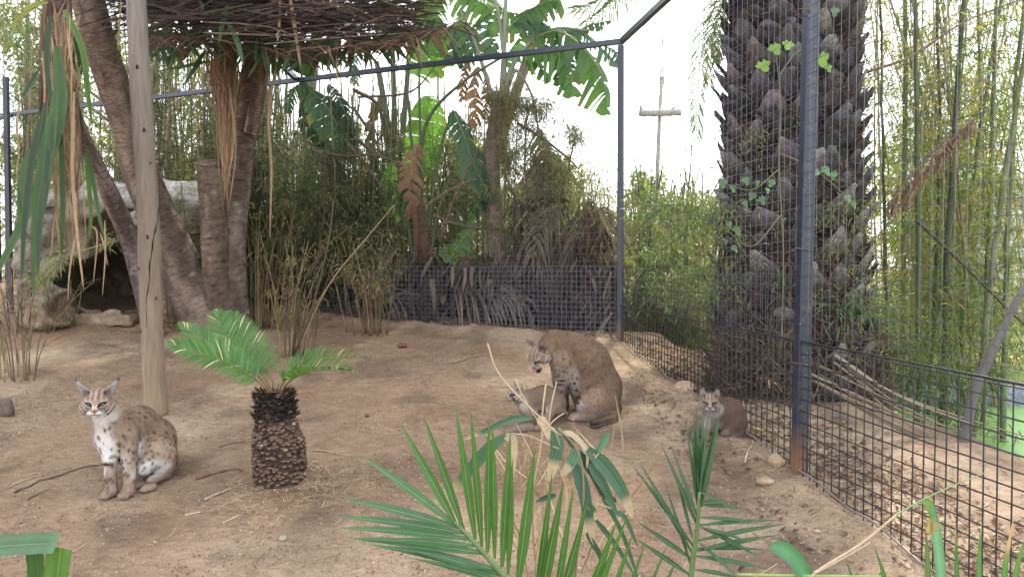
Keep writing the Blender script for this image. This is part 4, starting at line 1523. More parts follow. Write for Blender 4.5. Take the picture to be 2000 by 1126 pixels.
def stem(mb, seq, r0, r1, col, seg=8, n=24):
    D = seq[0][2]
    tube(mb, resample(PL(seq), n), np.linspace(r0, r1, n) * D / FPX, col, seg)


GP, GPB, GPD = A(0.075, 0.17, 0.045), A(0.12, 0.26, 0.05), A(0.035, 0.085, 0.045)
DEADL = A(0.22, 0.13, 0.09)
DEADG = A(0.155, 0.125, 0.108)


def sub(parent, name, fn, mat):
    mb = MB()
    fn(mb)
    return mb.build(name, mat, parent)


# plant 1: the big dark torn leaf on the left
d = 9.3
pl = thing('giant_bird_of_paradise', 'dark broad leaved plant with one huge torn leaf hanging under the top rail', 'plant', G(P(720, 520, d)[0], d))
sub(pl, 'stalk', lambda m: stem(m, [(760, 620, d), (735, 500, d), (700, 400, d), (672, 350, d), (640, 270, d)], 8, 4, A(0.05, 0.08, 0.04)), M_CULM)
sub(pl, 'stalk', lambda m: stem(m, [(750, 620, d), (720, 470, d), (690, 380, d), (665, 330, d)], 9, 5, A(0.04, 0.06, 0.035)), M_CULM)
sub(pl, 'leaf', lambda m: paddle(m, [(690, 310, d), (665, 255, d - .1), (635, 205, d - .15), (600, 172, d - .1)], 92, GPD * 1.15, N=(0.3, -1, 0.2), torn=0.35), M_LEAF)
sub(pl, 'leaf', lambda m: paddle(m, [(640, 290, d + .1), (610, 240, d + .1), (596, 190, d)], 60, GPD * 0.7, N=(0.6, -0.6, 0.2), torn=0.4), M_LEAF)
sub(pl, 'leaf', lambda m: paddle(m, [(672, 350, d), (700, 390, d - .1), (722, 440, d)], 36, GPD, N=(0.7, -0.6, 0.3), torn=0.5), M_LEAF)
sub(pl, 'leaf', lambda m: paddle(m, [(668, 420, d + .2), (690, 380, d + .2), (700, 335, d + .2)], 30, A(0.32, 0.30, 0.03), N=(0.4, -1, 0), torn=0.3), M_LEAF)
sub(pl, 'dead_leaf', lambda m: paddle(m, [(610, 290, d), (640, 310, d - .1), (665, 360, d)], 50, DEADG * .8, torn=0.8, dead=True), M_DRY)

# plant 2: centre, back-lit green leaves and a curled brown one
d = 8.9
p2 = thing('giant_bird_of_paradise', 'broad leaved plant with two glowing green leaves and a curled brown dead leaf', 'plant', G(P(820, 520, d)[0], d))
sub(p2, 'trunk', lambda m: stem(m, [(822, 640, d), (820, 560, d), (826, 480, d), (818, 400, d)], 17, 13, A(0.14, 0.085, 0.06), 12), M_BARK)
for sq, r in ((((815, 560, d), (800, 440, d), (812, 340, d), (838, 230, d), (905, 160, d), (1000, 100, d)), 5), (((830, 500, d), (845, 380, d), (860, 290, d), (885, 215, d)), 4),
              (((820, 480, d), (812, 380, d), (800, 230, d), (792, 130, d)), 4), (((818, 480, d), (822, 350, d), (820, 230, d), (818, 100, d)), 4), (((835, 560, d), (850, 440, d), (868, 380, d), (880, 350, d)), 5)):
    sub(p2, 'leaf_stalk', lambda m: stem(m, list(sq), r, r * .5, A(0.075, 0.10, 0.045)), M_CULM)
sub(p2, 'leaf', lambda m: paddle(m, [(818, 345, d + .3), (826, 290, d + .3), (832, 240, d + .25), (838, 188, d + .2)], 100, GPB, N=(0, -1, 0.05), torn=0.25, taper=0.4), M_LEAF)
sub(p2, 'leaf', lambda m: paddle(m, [(785, 430, d + .2), (768, 395, d + .2), (760, 355, d + .2), (765, 315, d + .2)], 52, GP * 1.1, N=(-.3, -1, 0.1), torn=0.3), M_LEAF)
sub(p2, 'leaf', lambda m: paddle(m, [(815, 345, d + .1), (795, 375, d + .05), (785, 420, d)], 36, GPD * 1.2, N=(-.5, -.8, 0.1), torn=0.2), M_LEAF)
sub(p2, 'dead_leaf', lambda m: paddle(m, [(815, 280, d - .2), (806, 315, d - .3), (800, 360, d - .3), (803, 425, d - .2)], 58, DEADL * 1.15, torn=0.9, dead=True, ngrp=(4, 9)), M_DRY)
sub(p2, 'dead_leaf', lambda m: stem(m, [(808, 400, d - .2), (814, 470, d - .2), (806, 540, d - .1)], 8, 5, DEADL * .7), M_DRY)
sub(p2, 'leaf', lambda m: paddle(m, [(815, 150, d + .4), (830, 110, d + .4), (840, 40, d + .4), (830, -40, d + .4)], 95, GPB * 1.1, N=(0, -1, 0), torn=0.45), M_LEAF)
sub(p2, 'leaf', lambda m: paddle(m, [(885, 215, d), (905, 262, d - .1), (925, 320, d - .15), (962, 395, d - .1)], 78, GPD * 1.35, N=(0.2, -1, 0.5), torn=0.5), M_LEAF)
sub(p2, 'leaf', lambda m: paddle(m, [(950, 385, d), (930, 400, d - .1), (915, 425, d)], 40, GPD, N=(0.2, -1, 0.5), torn=0.5), M_LEAF)
sub(p2, 'leaf', lambda m: paddle(m, [(880, 505, d - .3), (895, 480, d - .35), (912, 455, d - .3), (925, 432, d - .3)], 52, GP, N=(0, -1, 0.3), torn=0.35), M_LEAF)
sub(p2, 'leaf', lambda m: paddle(m, [(910, 520, d - .3), (880, 495, d - .3), (858, 488, d - .3)], 36, GP * .9, N=(0, -1, 0.5), torn=0.3), M_LEAF)

# plant 3: the cluster of thick stalks
d = 9.8
p3 = thing('giant_bird_of_paradise', 'fan of thick grey green leaf stalks rising behind the glowing leaves', 'plant', G(P(768, 520, d)[0], d))
for sq, r in ((((775, 640, d), (768, 450, d), (768, 320, d), (745, 170, d), (735, 120, d)), 9), (((778, 640, d), (775, 440, d), (772, 300, d), (768, 140, d), (764, 20, d)), 8), (((782, 640, d), (780, 430, d), (784, 300, d), (795, 160, d), (802, 60, d)), 8),
              (((770, 600, d), (762, 420, d), (757, 300, d), (740, 200, d)), 6)):
    sub(p3, 'leaf_stalk', lambda m: stem(m, list(sq), r, r * .55, A(0.10, 0.125, 0.07)), M_CULM)
sub(p3, 'leaf', lambda m: paddle(m, [(764, 60, d), (750, 20, d), (748, -40, d)], 60, GPD * 1.6, torn=0.6), M_LEAF)
sub(p3, 'leaf', lambda m: paddle(m, [(802, 70, d), (830, 95, d), (858, 105, d), (890, 100, d)], 70, GPB, N=(0, -.6, .7), torn=0.5), M_LEAF)
sub(p3, 'dead_leaf', lambda m: paddle(m, [(745, 180, d), (720, 250, d), (735, 330, d), (760, 400, d)], 26, DEADG * .7, torn=1.0, dead=True), M_DRY)

# plant 4: tall one with a pale trunk, arching torn leaf reaching the corner post
d = 9.0
p4 = thing('giant_bird_of_paradise', 'tall pale trunked broad leaved plant with torn leaves arching over the top rail', 'plant', G(P(975, 520, d)[0], d))
sub(p4, 'trunk', lambda m: stem(m, [(985, 640, d), (972, 480, d), (962, 380, d), (960, 310, d), (968, 240, d), (978, 180, d)], 20, 13, A(0.23, 0.175, 0.145), 12), M_BARK)
for sq, r in ((((972, 300, d), (980, 180, d), (985, 80, d), (990, -60, d)), 7), (((975, 260, d), (990, 160, d), (1020, 100, d), (1080, 58, d), (1150, 60, d)), 6), (((970, 250, d), (985, 150, d), (978, 60, d), (960, -40, d)), 6),
              (((978, 220, d), (1000, 150, d), (1012, 140, d), (1040, 190, d), (1052, 260, d)), 4), (((965, 200, d), (930, 90, d), (900, 20, d)), 5)):
    sub(p4, 'leaf_stalk', lambda m: stem(m, list(sq), r, r * .45, A(0.20, 0.22, 0.15)), M_CULM)
for sq, w, col, tn, NN in (
        ([(1040, 75, d), (1090, 62, d - .1), (1140, 95, d - .2), (1175, 150, d - .25), (1188, 225, d - .2)], 110, GP * .9, 0.95, (0.2, -.7, .7)),
        ([(1020, 110, d), (1060, 95, d - .1), (1110, 120, d - .2), (1120, 190, d - .2)], 90, GP * 1.1, 0.9, (0.1, -.7, .7)),
        ([(1080, 55, d), (1130, 60, d), (1165, 85, d), (1210, 130, d)], 70, GPD * 1.8, 0.9, (0, -.5, 1)),
        ([(990, 60, d), (1020, 30, d), (1060, 10, d), (1090, 0, d)], 80, GP, 0.8, (0, -.6, .8)),
        ([(985, 60, d), (960, 20, d), (930, 0, d), (900, -10, d)], 80, GPB * .9, 0.7, (0, -.7, .6)),
        ([(940, 110, d), (915, 70, d), (895, 50, d), (870, 60, d)], 70, GP, 0.6, (0, -.8, .5)),
        ([(975, 110, d), (955, 60, d), (950, 10, d)], 60, GPD * 1.5, 0.6, (0.4, -.8, .1)),
        ([(900, 30, d), (890, 80, d), (880, 130, d)], 50, GPB, 0.6, (0, -1, .1)),
        ([(1000, 45, d), (1045, 40, d), (1085, 62, d)], 60, GPD * 1.4, 0.7, (0, -.5, .9)),
        ([(930, 95, d), (900, 110, d), (865, 105, d)], 50, GPD, 0.7, (0, -.6, .7)),
        ([(985, 130, d), (1010, 90, d), (1035, 62, d), (1075, 50, d)], 55, GP * 1.2, 0.6, (0, -.7, .6)),
        ([(1052, 250, d), (1068, 300, d), (1075, 350, d), (1090, 395, d)], 85, GPD * 1.5, 0.95, (0.3, -1, .1)),
        ([(1050, 330, d), (1075, 345, d), (1105, 352, d)], 50, GPD * 1.4, 0.7, (0, -.9, .5))):
    sub(p4, 'leaf', lambda m: paddle(m, sq, w, col, N=NN, torn=tn, droop=0.35), M_LEAF)
for sq, w in (([(935, 130, d), (925, 170, d), (928, 210, d), (918, 255, d)], 42), ([(950, 140, d), (952, 180, d), (945, 235, d)], 30), ([(915, 120, d), (903, 160, d), (900, 200, d)], 26), ([(985, 180, d), (1000, 215, d), (990, 250, d)], 26), ([(960, 250, d), (985, 290, d), (992, 340, d)], 30)):
    sub(p4, 'dead_leaf', lambda m: paddle(m, sq, w, DEADL * U(.7, 1.0), torn=1.0, dead=True), M_DRY)

# leaf behind the top rail left
d = 9.6
p5 = thing('palm', 'feather leaved palm whose fronds hang from above beyond the top rail', 'palm', G(P(1230, 520, 10.5)[0], 10.5))


def feather(mb, seq, ll, col, N=(0, -1, .3), m=40, w=0.012, droop=0.5, an0=1.0, one=False, dead=0.0, rach=0.007, rcol=None, jit=0.15, t0=0.05):
    path = resample(PL(seq), 60)
    D = seq[0][2]
    tube(mb, path, np.linspace(rach, rach * .3, 60), col * 1.2 if rcol is None else rcol, 5)
    T = unit(np.gradient(path, axis=0))
    S_ = unit(np.cross(T, np.asarray(N, float)))
    N2 = np.cross(S_, T)
    for q in range(m):
        u = t0 + (1 - t0) * q / (m - 1)
        i0 = min(59, int(u * 59))
        for sg in ((1,) if one else (-1, 1)):
            if R.random() < dead:
                continue
            ln = ll * D / FPX * (0.45 + 0.55 * math.sin(math.pi * min(1, u * .8 + .15))) * U(1 - jit, 1 + jit)
            an = an0 * (1 - 0.45 * u) + R.normal(0, jit * .4)
            dd = unit(T[i0] * math.cos(an) + S_[i0] * sg * math.sin(an) + N2[i0] * U(0, .25))
            p_ = path[i0]
            e = p_ + dd * ln + A(0, 0, -1) * ln * droop
            blade(mb, [p_, p_ + dd * ln * 0.55 + A(0, 0, -.12) * ln * droop, e], w, col * U(.75, 1.25), N=N2[i0] + .3 * R.normal(size=3), n=4, fold=.3)


PG = A(0.13, 0.17, 0.06)
for sq, ll in (([(1215, -60, 9.5), (1200, -10, 9.5), (1160, 15, 9.5), (1118, 20, 9.5)], 45), ([(1235, -60, 9.5), (1225, -20, 9.5), (1190, 20, 9.5), (1140, 50, 9.5)], 42), ([(1430, -60, 6.9), (1400, 0, 6.9), (1372, 90, 6.9), (1362, 190, 6.9), (1360, 262, 6.9)], 38), ([(1440, -60, 7.1), (1410, 10, 7.1), (1392, 80, 7.1), (1385, 160, 7.1)], 40),
               ([(1445, -60, 7.0), (1425, 0, 7.0), (1405, 60, 7.0), (1398, 120, 7.0)], 30)):
    sub(p5, 'frond', lambda m: feather(m, sq, ll, PG, m=46, droop=.55), M_LEAF)
sub(p5, 'trunk', lambda m: stem(m, [(1530, 400, 11.5), (1520, 100, 11.5), (1480, -300, 11.5)], 18, 14, A(0.2, 0.16, 0.12), 10), M_BARK)

# thin arching bare stems through the thicket
for lab, seqs in (('bare arching brown stems crossing the thicket left of the curled dead leaf', [((640, 300, 8.9), (680, 305, 8.9), (730, 302, 8.9), (775, 318, 8.9)), ((690, 175, 9), (740, 205, 9), (770, 260, 9)), ((690, 210, 9), (730, 270, 9), (748, 310, 9)), ((692, 268, 9), (735, 300, 9), (770, 315, 9)), ((680, 280, 9), (735, 350, 9), (790, 430, 9)), ((700, 190, 9.2), (800, 180, 9.2), (850, 130, 9.2))]),
                  ('tangled leafless stems in front of the heap of dead fronds', [((835, 400, 8.6), (880, 370, 8.6), (930, 350, 8.6)), ((860, 470, 8.6), (890, 380, 8.6), (935, 290, 8.6)), ((845, 420, 8.6), (900, 440, 8.6), (985, 450, 8.6), (1040, 470, 8.6)), ((1010, 240, 8.6), (1060, 270, 8.6), (1110, 310, 8.6), (1130, 330, 8.6)), ((900, 520, 8.4), (1000, 515, 8.4), (1080, 505, 8.4)), ((1000, 500, 8.4), (1080, 560, 8.4), (1190, 555, 8.4)), ((980, 330, 8.6), (1010, 400, 8.6), (1020, 500, 8.6))]),
                  ('fallen cane with hanging dead leaves leaning across the right bamboo', [((1735, 400, 6.3), (1790, 330, 6.3), (1850, 280, 6.3), (1905, 230, 6.3)), ((1745, 385, 6.35), (1800, 318, 6.35), (1860, 262, 6.35)), ((1690, 142, 6.2), (1780, 110, 6.2), (1880, 45, 6.2), (1990, 0, 6.2))]),
                  ('thin dark cane slanting down behind the fence at the far right', [((1790, 430, 5.9), (1880, 515, 5.9), (1970, 605, 5.9), (2040, 670, 5.9))])):
    q0 = P(*seqs[0][0])
    tt = thing('bare_branches' if 'cane' not in lab else 'leaning_cane', lab, 'branches', q0)
    for sq in seqs:
        sub(tt, 'branch', lambda m: stem(m, list(sq), U(2.2, 4.5), 1.5, A(0.16, 0.115, 0.09) if 'dark' not in lab else A(.07, .06, .05), 6, 20), M_BARK)
    if 'hanging' in lab:
        mb = MB()
        for q in range(150):
            u = U(0, 1)
            px, py = 1735 + 165 * u, 400 - 168 * u
            ln = U(20, 60) * (1 - .4 * u)
            hang(mb, [(px, py, 6.3), (px + U(-8, 8), py + ln * .5, 6.3), (px + U(-16, 10), py + ln, 6.3 + U(-.1, .1))], U(3, 6), mixcols([DRYC * .7, DRYD], 1)[0], n=5)
        tag(mb.build('dead_leaves', M_DRY, tt), kind='stuff')

# ------------------------------------------------------------------ heap of dead fronds behind the back fence
dh = thing('dead_frond_heap', 'heap of grey brown dead palm fronds piled behind the fence left of the corner post', 'dead fronds', G(P(1060, 520, 8.5)[0], 8.5))
HC = [DEADG, DEADG * .7, DEADG * .45, DEADG * .85]
for sq, ll, N_ in (([(1035, 495, 8.25), (1080, 520, 8.2), (1140, 560, 8.1), (1195, 585, 8.0)], 70, (0, -1, .5)), ([(1050, 480, 8.3), (1100, 530, 8.2), (1130, 590, 8.1)], 60, (0.4, -1, .2)),
                   ([(1150, 400, 8.4), (1135, 450, 8.3), (1125, 520, 8.2)], 60, (0, -1, 0)), ([(1190, 400, 8.4), (1165, 440, 8.3), (1150, 500, 8.2)], 60, (0, -1, 0)), ([(1160, 405, 8.5), (1190, 450, 8.3), (1200, 520, 8.2)], 50, (0, -1, 0)),
                   ([(1045, 380, 8.6), (1060, 430, 8.4), (1100, 500, 8.3)], 50, (0.3, -1, 0)), ([(1000, 510, 8.4), (960, 515, 8.3), (900, 525, 8.2)], 55, (0, -.8, .6)), ([(1100, 400, 8.4), (1060, 440, 8.3), (1040, 500, 8.2)], 46, (0, -1, .2)),
                   ([(1075, 390, 8.5), (1050, 350, 8.5), (1060, 290, 8.5)], 40, (0, -1, 0)), ([(1010, 420, 8.5), (1050, 400, 8.5), (1095, 395, 8.5)], 44, (0, -1, .3)), ([(940, 440, 8.5), (985, 470, 8.4), (1030, 520, 8.3)], 50, (0, -1, .3)),
                   ([(1000, 560, 8.2), (1070, 570, 8.1), (1150, 600, 8.0)], 60, (0, -1, .5)), ([(880, 560, 8.3), (950, 570, 8.2), (1020, 590, 8.1)], 60, (0, -1, .5)), ([(1110, 570, 8.1), (1160, 580, 8.0), (1205, 600, 7.9)], 55, (0, -1, .5)),
                   ([(700, 575, 8.7), (760, 580, 8.6), (840, 590, 8.5)], 50, (0, -1, .5)), ([(850, 520, 8.5), (845, 560, 8.45), (838, 620, 8.4)], 30, (0.5, -1, 0))):
    c_ = HC[int(U(0, 4))]
    sub(dh, 'dead_frond', lambda m: feather(m, sq, ll * 1.15, c_, N=N_, m=30, w=0.024, droop=0.9, dead=.15, jit=.35, rach=.012), M_DRY)
mb = MB()
for k in range(2600):
    px = 690 + 515 * U(0, 1) ** 0.8
    py = (640 - 200 * U(0, 1) ** 1.3 * (.7 + .5 * math.sin(px * .045))) if px > 1000 else U(510, 625)
    D = Dback(px) + U(.25, .8)
    ln = U(15, 70)
    dx = U(-.7, .7) * ln
    hang(mb, [(px, py - ln * .5, D), (px + dx * .6, py, D), (px + dx, py + ln * .5, D)], U(2, 9), mixcols([DEADG, DEADG * .6, DEADG * .35, DEADL * .35, A(.05, .04, .035)], 1)[0], N=(U(-.7, .7), -1, U(-.4, .6)), n=4)
tag(mb.build('leaf_litter', M_DRY, dh, smooth_=False), kind='stuff')
# wide pale dead leaves hanging over a bare branch
for (px, py, w, ln) in ((885, 520, 8, 40), (908, 522, 7, 48), (922, 520, 9, 45), (938, 522, 6, 50), (955, 545, 12, 60), (843, 545, 12, 66), (868, 578, 14, 18)):
    mb = MB()
    hang(mb, [(px, py, 8.15), (px + U(-3, 3), py + ln * .5, 8.1), (px + U(-6, 6), py + ln, 8.1)], w, DEADG * U(.5, 1.0), n=8, fold=.5, N=(U(-.6, .6), -1, 0), twist=U(-.9, .9), prof=lambda u: np.clip(1.1 - (u - .35) ** 2 * 2.2, .12, 1))
    mb.build('dead_leaf', M_DRY, dh)

# ------------------------------------------------------------------ the big palm trunk
def big_palm():
    D = 6.2
    base = G(P(1545, 520, D)[0], D)
    t = thing('date_palm', 'massive date palm trunk covered in old leaf bases right behind the side fence', 'palm', base)
    seq = [(1545, 830), (1545, 700), (1544, 560), (1543, 400), (1544, 250), (1546, 100), (1548, -60), (1549, -160)]
    rp = [162, 156, 148, 138, 132, 128, 126, 124]
    path = resample(PL([(a, b, D) for a, b in seq]), 60)
    rad = np.interp(np.linspace(0, 7, 60), range(8), rp) * D / FPX
    mb = MB()
    tube(mb, path, rad * 0.9, A(0.035, 0.025, 0.024), 40, lambda u, th: 1 + 0.05 * np.sin(th * 9 + u * 40) + .03 * np.sin(th * 17 - u * 70))
    mb.build('trunk', M_BOOT, t)
    n_rows = 30
    cnt = 0
    zs = np.linspace(0.05, 1, n_rows)
    hvals = []
    rest = MB()
    for r, u in enumerate(zs):
        ru = np.interp(u, np.linspace(0, 1, 60), rad)
        c0 = np.array([np.interp(u, np.linspace(0, 1, 60), path[:, z]) for z in range(3)])
        m = 17
        for q in range(m):
            th = 2 * math.pi * (q + 0.5 * (r % 2) + U(-.12, .12)) / m
            if math.sin(th) > 0.55:
                continue
            lowk = smooth(0.42, 0.15, u)
            if R.random() < 0.25 * lowk:
                continue
            dr = A(math.cos(th), math.sin(th), 0)
            cc0 = c0 + dr * ru * 0.86 + A(0, 0, U(-.03, .03))
            xa = A(-dr[1], dr[0], 0)
            tilt = U(.88, 1.25)
            ya = dr * math.cos(tilt) + A(0, 0, 1) * math.sin(tilt)
            ya = unit(ya + xa * U(-.4, .4))
            za = unit(np.cross(xa, ya))
            W, H, Tk = U(.085, .135), U(.15, .26), U(.012, .028)
            e1_, e2_ = U(.30, .62), U(.05, .35)
            prof = [(-.35, 1.0, 1.0), (.1, 1.08, 1.2), (.5, U(.75, 1), 1.1), (.85, e1_, .8), (U(.95, 1.1), e2_, .35)]
            v, cl = [], []
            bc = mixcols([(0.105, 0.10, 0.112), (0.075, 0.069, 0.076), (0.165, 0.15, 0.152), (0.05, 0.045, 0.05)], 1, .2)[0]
            sk = U(-.25, .25)
            for (yy, wf, tf) in prof:
                for (sx, sz) in ((-1, -.15), (-.55, .75), (0, 1.0), (.55, .75), (1, -.15), (0, -.8)):
                    pnt = cc0 + xa * (sx * W * wf + sk * W * yy * yy) + ya * (yy * H) + za * -(sz * Tk * tf) + R.normal(size=3) * .005
                    v.append(pnt)
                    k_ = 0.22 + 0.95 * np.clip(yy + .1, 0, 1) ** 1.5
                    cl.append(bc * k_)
            f = []
            for a in range(4):
                for b in range(6):
                    f.append([a * 6 + b, a * 6 + (b + 1) % 6, (a + 1) * 6 + (b + 1) % 6, (a + 1) * 6 + b])
            m2 = MB()
            ctip = len(v)
            v.append(np.mean(v[24:30], axis=0) + ya * .004)
            cl.append(bc * 1.2)
            m2.V.append(np.array(v)); m2.C.append(np.array(cl)); m2.n = len(v)
            m2.F.append(np.array(f)); m2.F.append(np.array([[24 + k, 24 + (k + 1) % 6, ctip] for k in range(6)]))
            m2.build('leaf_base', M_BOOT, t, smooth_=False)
            cnt += 1
    # ragged fibre and little roots between the bases
    mb = MB()
    for k in range(8500):
        u = U(0, 1) ** 1.2
        ru = np.interp(u, np.linspace(0, 1, 60), rad)
        c0 = np.array([np.interp(u, np.linspace(0, 1, 60), path[:, z]) for z in range(3)])
        th = U(math.pi * .93, math.pi * 2.07)
        dr = A(math.cos(th), math.sin(th), 0)
        s0 = c0 + dr * ru * U(.88, 1.06)
        low = u < .35
        dd = unit(dr * U(0, .7) + R.normal(size=3) * .7 + A(0, 0, -.6 if low else .5))
        L = U(.04, .14) if not low else U(.05, .22)
        blade(mb, [s0, s0 + dd * L * .5 + R.normal(size=3) * .01, s0 + dd * L], U(.002, .010), mixcols([(0.075, 0.055, 0.048), (0.04, 0.028, 0.026), (0.13, 0.10, 0.08), (0.10, 0.055, 0.038)], 1, .2)[0], N=dr, n=4)
    tag(mb.build('fibres', M_DRY, t, smooth_=False), kind='stuff')
    # litter and root mass round the foot
    mb = MB()
    for k in range(4200):
        px, py = U(1385, 1735), 640 + 165 * U(0, 1) ** .8
        D2 = 5.6 + U(-.12, .25) + abs(px - 1550) / 900
        dd = unit(R.normal(size=3) * A(1, .5, .7))
        c_ = P(px, py, D2)
        L = U(.05, .3)
        blade(mb, [c_ - dd * L / 2, c_ + R.normal(size=3) * .02, c_ + dd * L / 2], U(.002, .008), mixcols([(0.10, 0.075, 0.06), (0.045, 0.03, 0.028), (0.18, 0.135, 0.10), (0.07, 0.045, 0.035)], 1, .2)[0], N=(0, -1, .2), n=4)
    tag(mb.build('roots', M_DRY, t, smooth_=False), kind='stuff')
    return t


PALM = big_palm()


# vine on the palm trunk
def vine_leaf(mb, c, s, col, N, up):
    N = unit(N)
    x = unit(np.cross(up, N))
    y = np.cross(N, x)
    out = [(0, -.1), (.35, -.35), (.6, -.1), (1.0, -.05), (.8, .35), (.5, .45), (.45, .8), (0, 1.05), (-.45, .8), (-.5, .45), (-.8, .35), (-1, -.05), (-.6, -.1), (-.35, -.35)]
    v = [c] + [c + (x * a * .62 + y * (b - .1)) * s + N * (-.10 * s * (a * a)) for a, b in out]
    mb.add(v, [[0, k + 1, (k + 1) % 14 + 1] for k in range(14)], col)


vn = thing('climbing_vine', 'climbing vine with bright lobed leaves on the big palm trunk', 'vine', P(1520, 300, 5.45))
VB, VG = A(0.20, 0.36, 0.06), A(0.11, 0.21, 0.11)
for px, py, s, col in ((1490, 125, 24, VB), (1513, 92, 22, VB), (1540, 85, 20, VB), (1604, 112, 25, VB), (1618, 130, 14, VB), (1412, 355, 16, VG), (1432, 365, 13, VG), (1456, 350, 15, VG), (1470, 380, 14, VG), (1488, 388, 15, VG), (1508, 355, 13, VG * 1.2), (1455, 395, 12, VG),
                       (1590, 335, 20, VG * 1.3), (1612, 330, 18, VG), (1628, 340, 14, VG), (1656, 385, 14, VG * 1.3), (1668, 398, 11, VG), (1434, 483, 13, VG), (1418, 470, 9, VG), (1440, 448, 18, VG), (1424, 436, 12, VG), (1632, 20, 15, VG), (1500, 370, 10, VG * 1.3), (1480, 355, 9, VG)):
    mb = MB()
    c_ = P(px, py, 5.48 + U(-.05, .05))
    vine_leaf(mb, c_, s * 5.5 / FPX, col * U(.85, 1.15), A(U(-.4, .4), -1, U(0, .6)), unit(A(U(-.5, .5), 0, -1)))
    mb.build('vine_leaf', M_LEAF, vn, smooth_=False)
for sq in (((1525, 700, 5.5), (1530, 500, 5.5), (1522, 330, 5.5), (1525, 200, 5.5), (1515, 100, 5.5)), ((1522, 330, 5.5), (1470, 370, 5.5), (1420, 360, 5.5)), ((1525, 420, 5.5), (1470, 480, 5.5), (1420, 450, 5.5)), ((1525, 300, 5.5), (1590, 330, 5.5), (1660, 390, 5.5)), ((1520, 150, 5.5), (1560, 100, 5.5), (1605, 110, 5.5))):
    sub(vn, 'vine_stem', lambda m: stem(m, list(sq), 1.6, 1.0, A(.12, .12, .06), 5, 20), M_CULM)
mb = MB()
pp = []
for cx_, cy_, sx, sy, n_ in ((1640, 400, 35, 30, 30), (1430, 470, 40, 60, 50), (1600, 470, 40, 60, 60), (1690, 590, 30, 40, 30), (1460, 300, 25, 40, 26), (1400, 420, 30, 30, 50), (1410, 520, 30, 40, 50), (1650, 500, 30, 60, 40)):
    for _ in range(n_):
        pp.append(P(R.normal(cx_, sx), R.normal(cy_, sy), 5.5 + U(-.1, .05)))
leaf_tufts(mb, np.array(pp), 520, 0.055, [(0.16, 0.20, 0.05), (0.10, 0.16, 0.05), (0.24, 0.24, 0.09)], 0.12, 4)
tag(mb.build('small_leaves', M_LEAF, vn, smooth_=False), kind='stuff')
# bamboo twigs in front of the trunk foot
bt = thing('bamboo_sprig', 'leafy bamboo sprig hanging against the lower right of the palm trunk', 'bamboo', P(1680, 600, 5.5))
mb = MB()
leaf_tufts(mb, PL([(1650 + 12 * k, 598 + R.normal(0, 14), 5.3) for k in range(8)]), 34, 0.11, [(0.055, 0.11, 0.04), (0.08, 0.145, 0.05)], 0.15, 4)
mb.build('foliage', M_LEAF, bt, smooth_=False)
bt = thing('bamboo_sprig', 'drooping bamboo spray reaching over the left side of the palm trunk', 'bamboo', P(1340, 470, 7.0))
for sq in (((1230, 560, 6.9), (1290, 490, 6.9), (1370, 440, 6.7), (1440, 430, 6.5)), ((1250, 600, 6.9), (1330, 540, 6.8), (1440, 530, 6.4)), ((1240, 450, 6.9), (1310, 400, 6.9), (1400, 420, 6.6)), ((1280, 600, 6.9), (1370, 590, 6.6), (1430, 600, 6.4))):
    sub(bt, 'twig', lambda m: stem(m, list(sq), 1.8, 1.0, A(.12, .11, .06), 5, 16), M_CULM)
    mb = MB()
    leaf_tufts(mb, resample(PL(sq), 40)[8:], 190, 0.10, [(0.10, 0.16, 0.06), (0.13, 0.20, 0.07), (0.20, 0.20, 0.09)], 0.22, 5)
    tag(mb.build('foliage', M_LEAF, bt, smooth_=False), kind='stuff')
# pale dead frond lying against the outside of the side fence
fr = thing('fallen_frond', 'pale dead palm frond fallen against the outside of the side fence', 'dead frond', P(1370, 600, 6.6))
sub(fr, 'frond', lambda m: feather(m, [(1310, 525, 7.1), (1332, 565, 6.9), (1375, 610, 6.6), (1440, 690, 6.2), (1500, 740, 5.6)], 48, A(0.42, 0.31, 0.19), N=(0.2, -1, .6), m=36, w=.016, droop=.35, jit=.3, rach=.012, dead=.1, an0=.8), M_DRY)

# fallen log with frayed side, far right
lg = thing('leaning_log', 'grey weathered log leaning among the bamboo at the right edge', 'log', P(1880, 880, 4.9))
sub(lg, 'log', lambda m: tube(m, resample(PL([(1872, 905, 4.75), (1888, 830, 4.8), (1905, 760, 4.85), (1935, 690, 4.9), (1960, 640, 4.95), (1985, 590, 5.0), (2030, 520, 5.1)]), 40), np.linspace(11, 6, 40) * 4.9 / FPX, A(0.095, 0.088, 0.084), 14, lambda u, th: 1 + .08 * np.sin(th * 3 + u * 12)), M_POLE)
st = thing('dry_stem_bundle', 'long dry palm stems lying on the ground outside the side fence', 'dead stems', P(1760, 850, 4.7))
for k in range(16):
    y0 = U(690, 760)
    sub(st, 'stem', lambda m: stem(m, [(U(1560, 1660), y0, 5.1), (1760, y0 + 90 + U(-12, 12), 4.9), (U(1900, 2060), y0 + 175 + U(-20, 20), 4.7)], U(1.5, 3.5), 1.2, A(0.24, 0.19, 0.14) * U(.6, 1.2), 6, 14), M_STRAW)

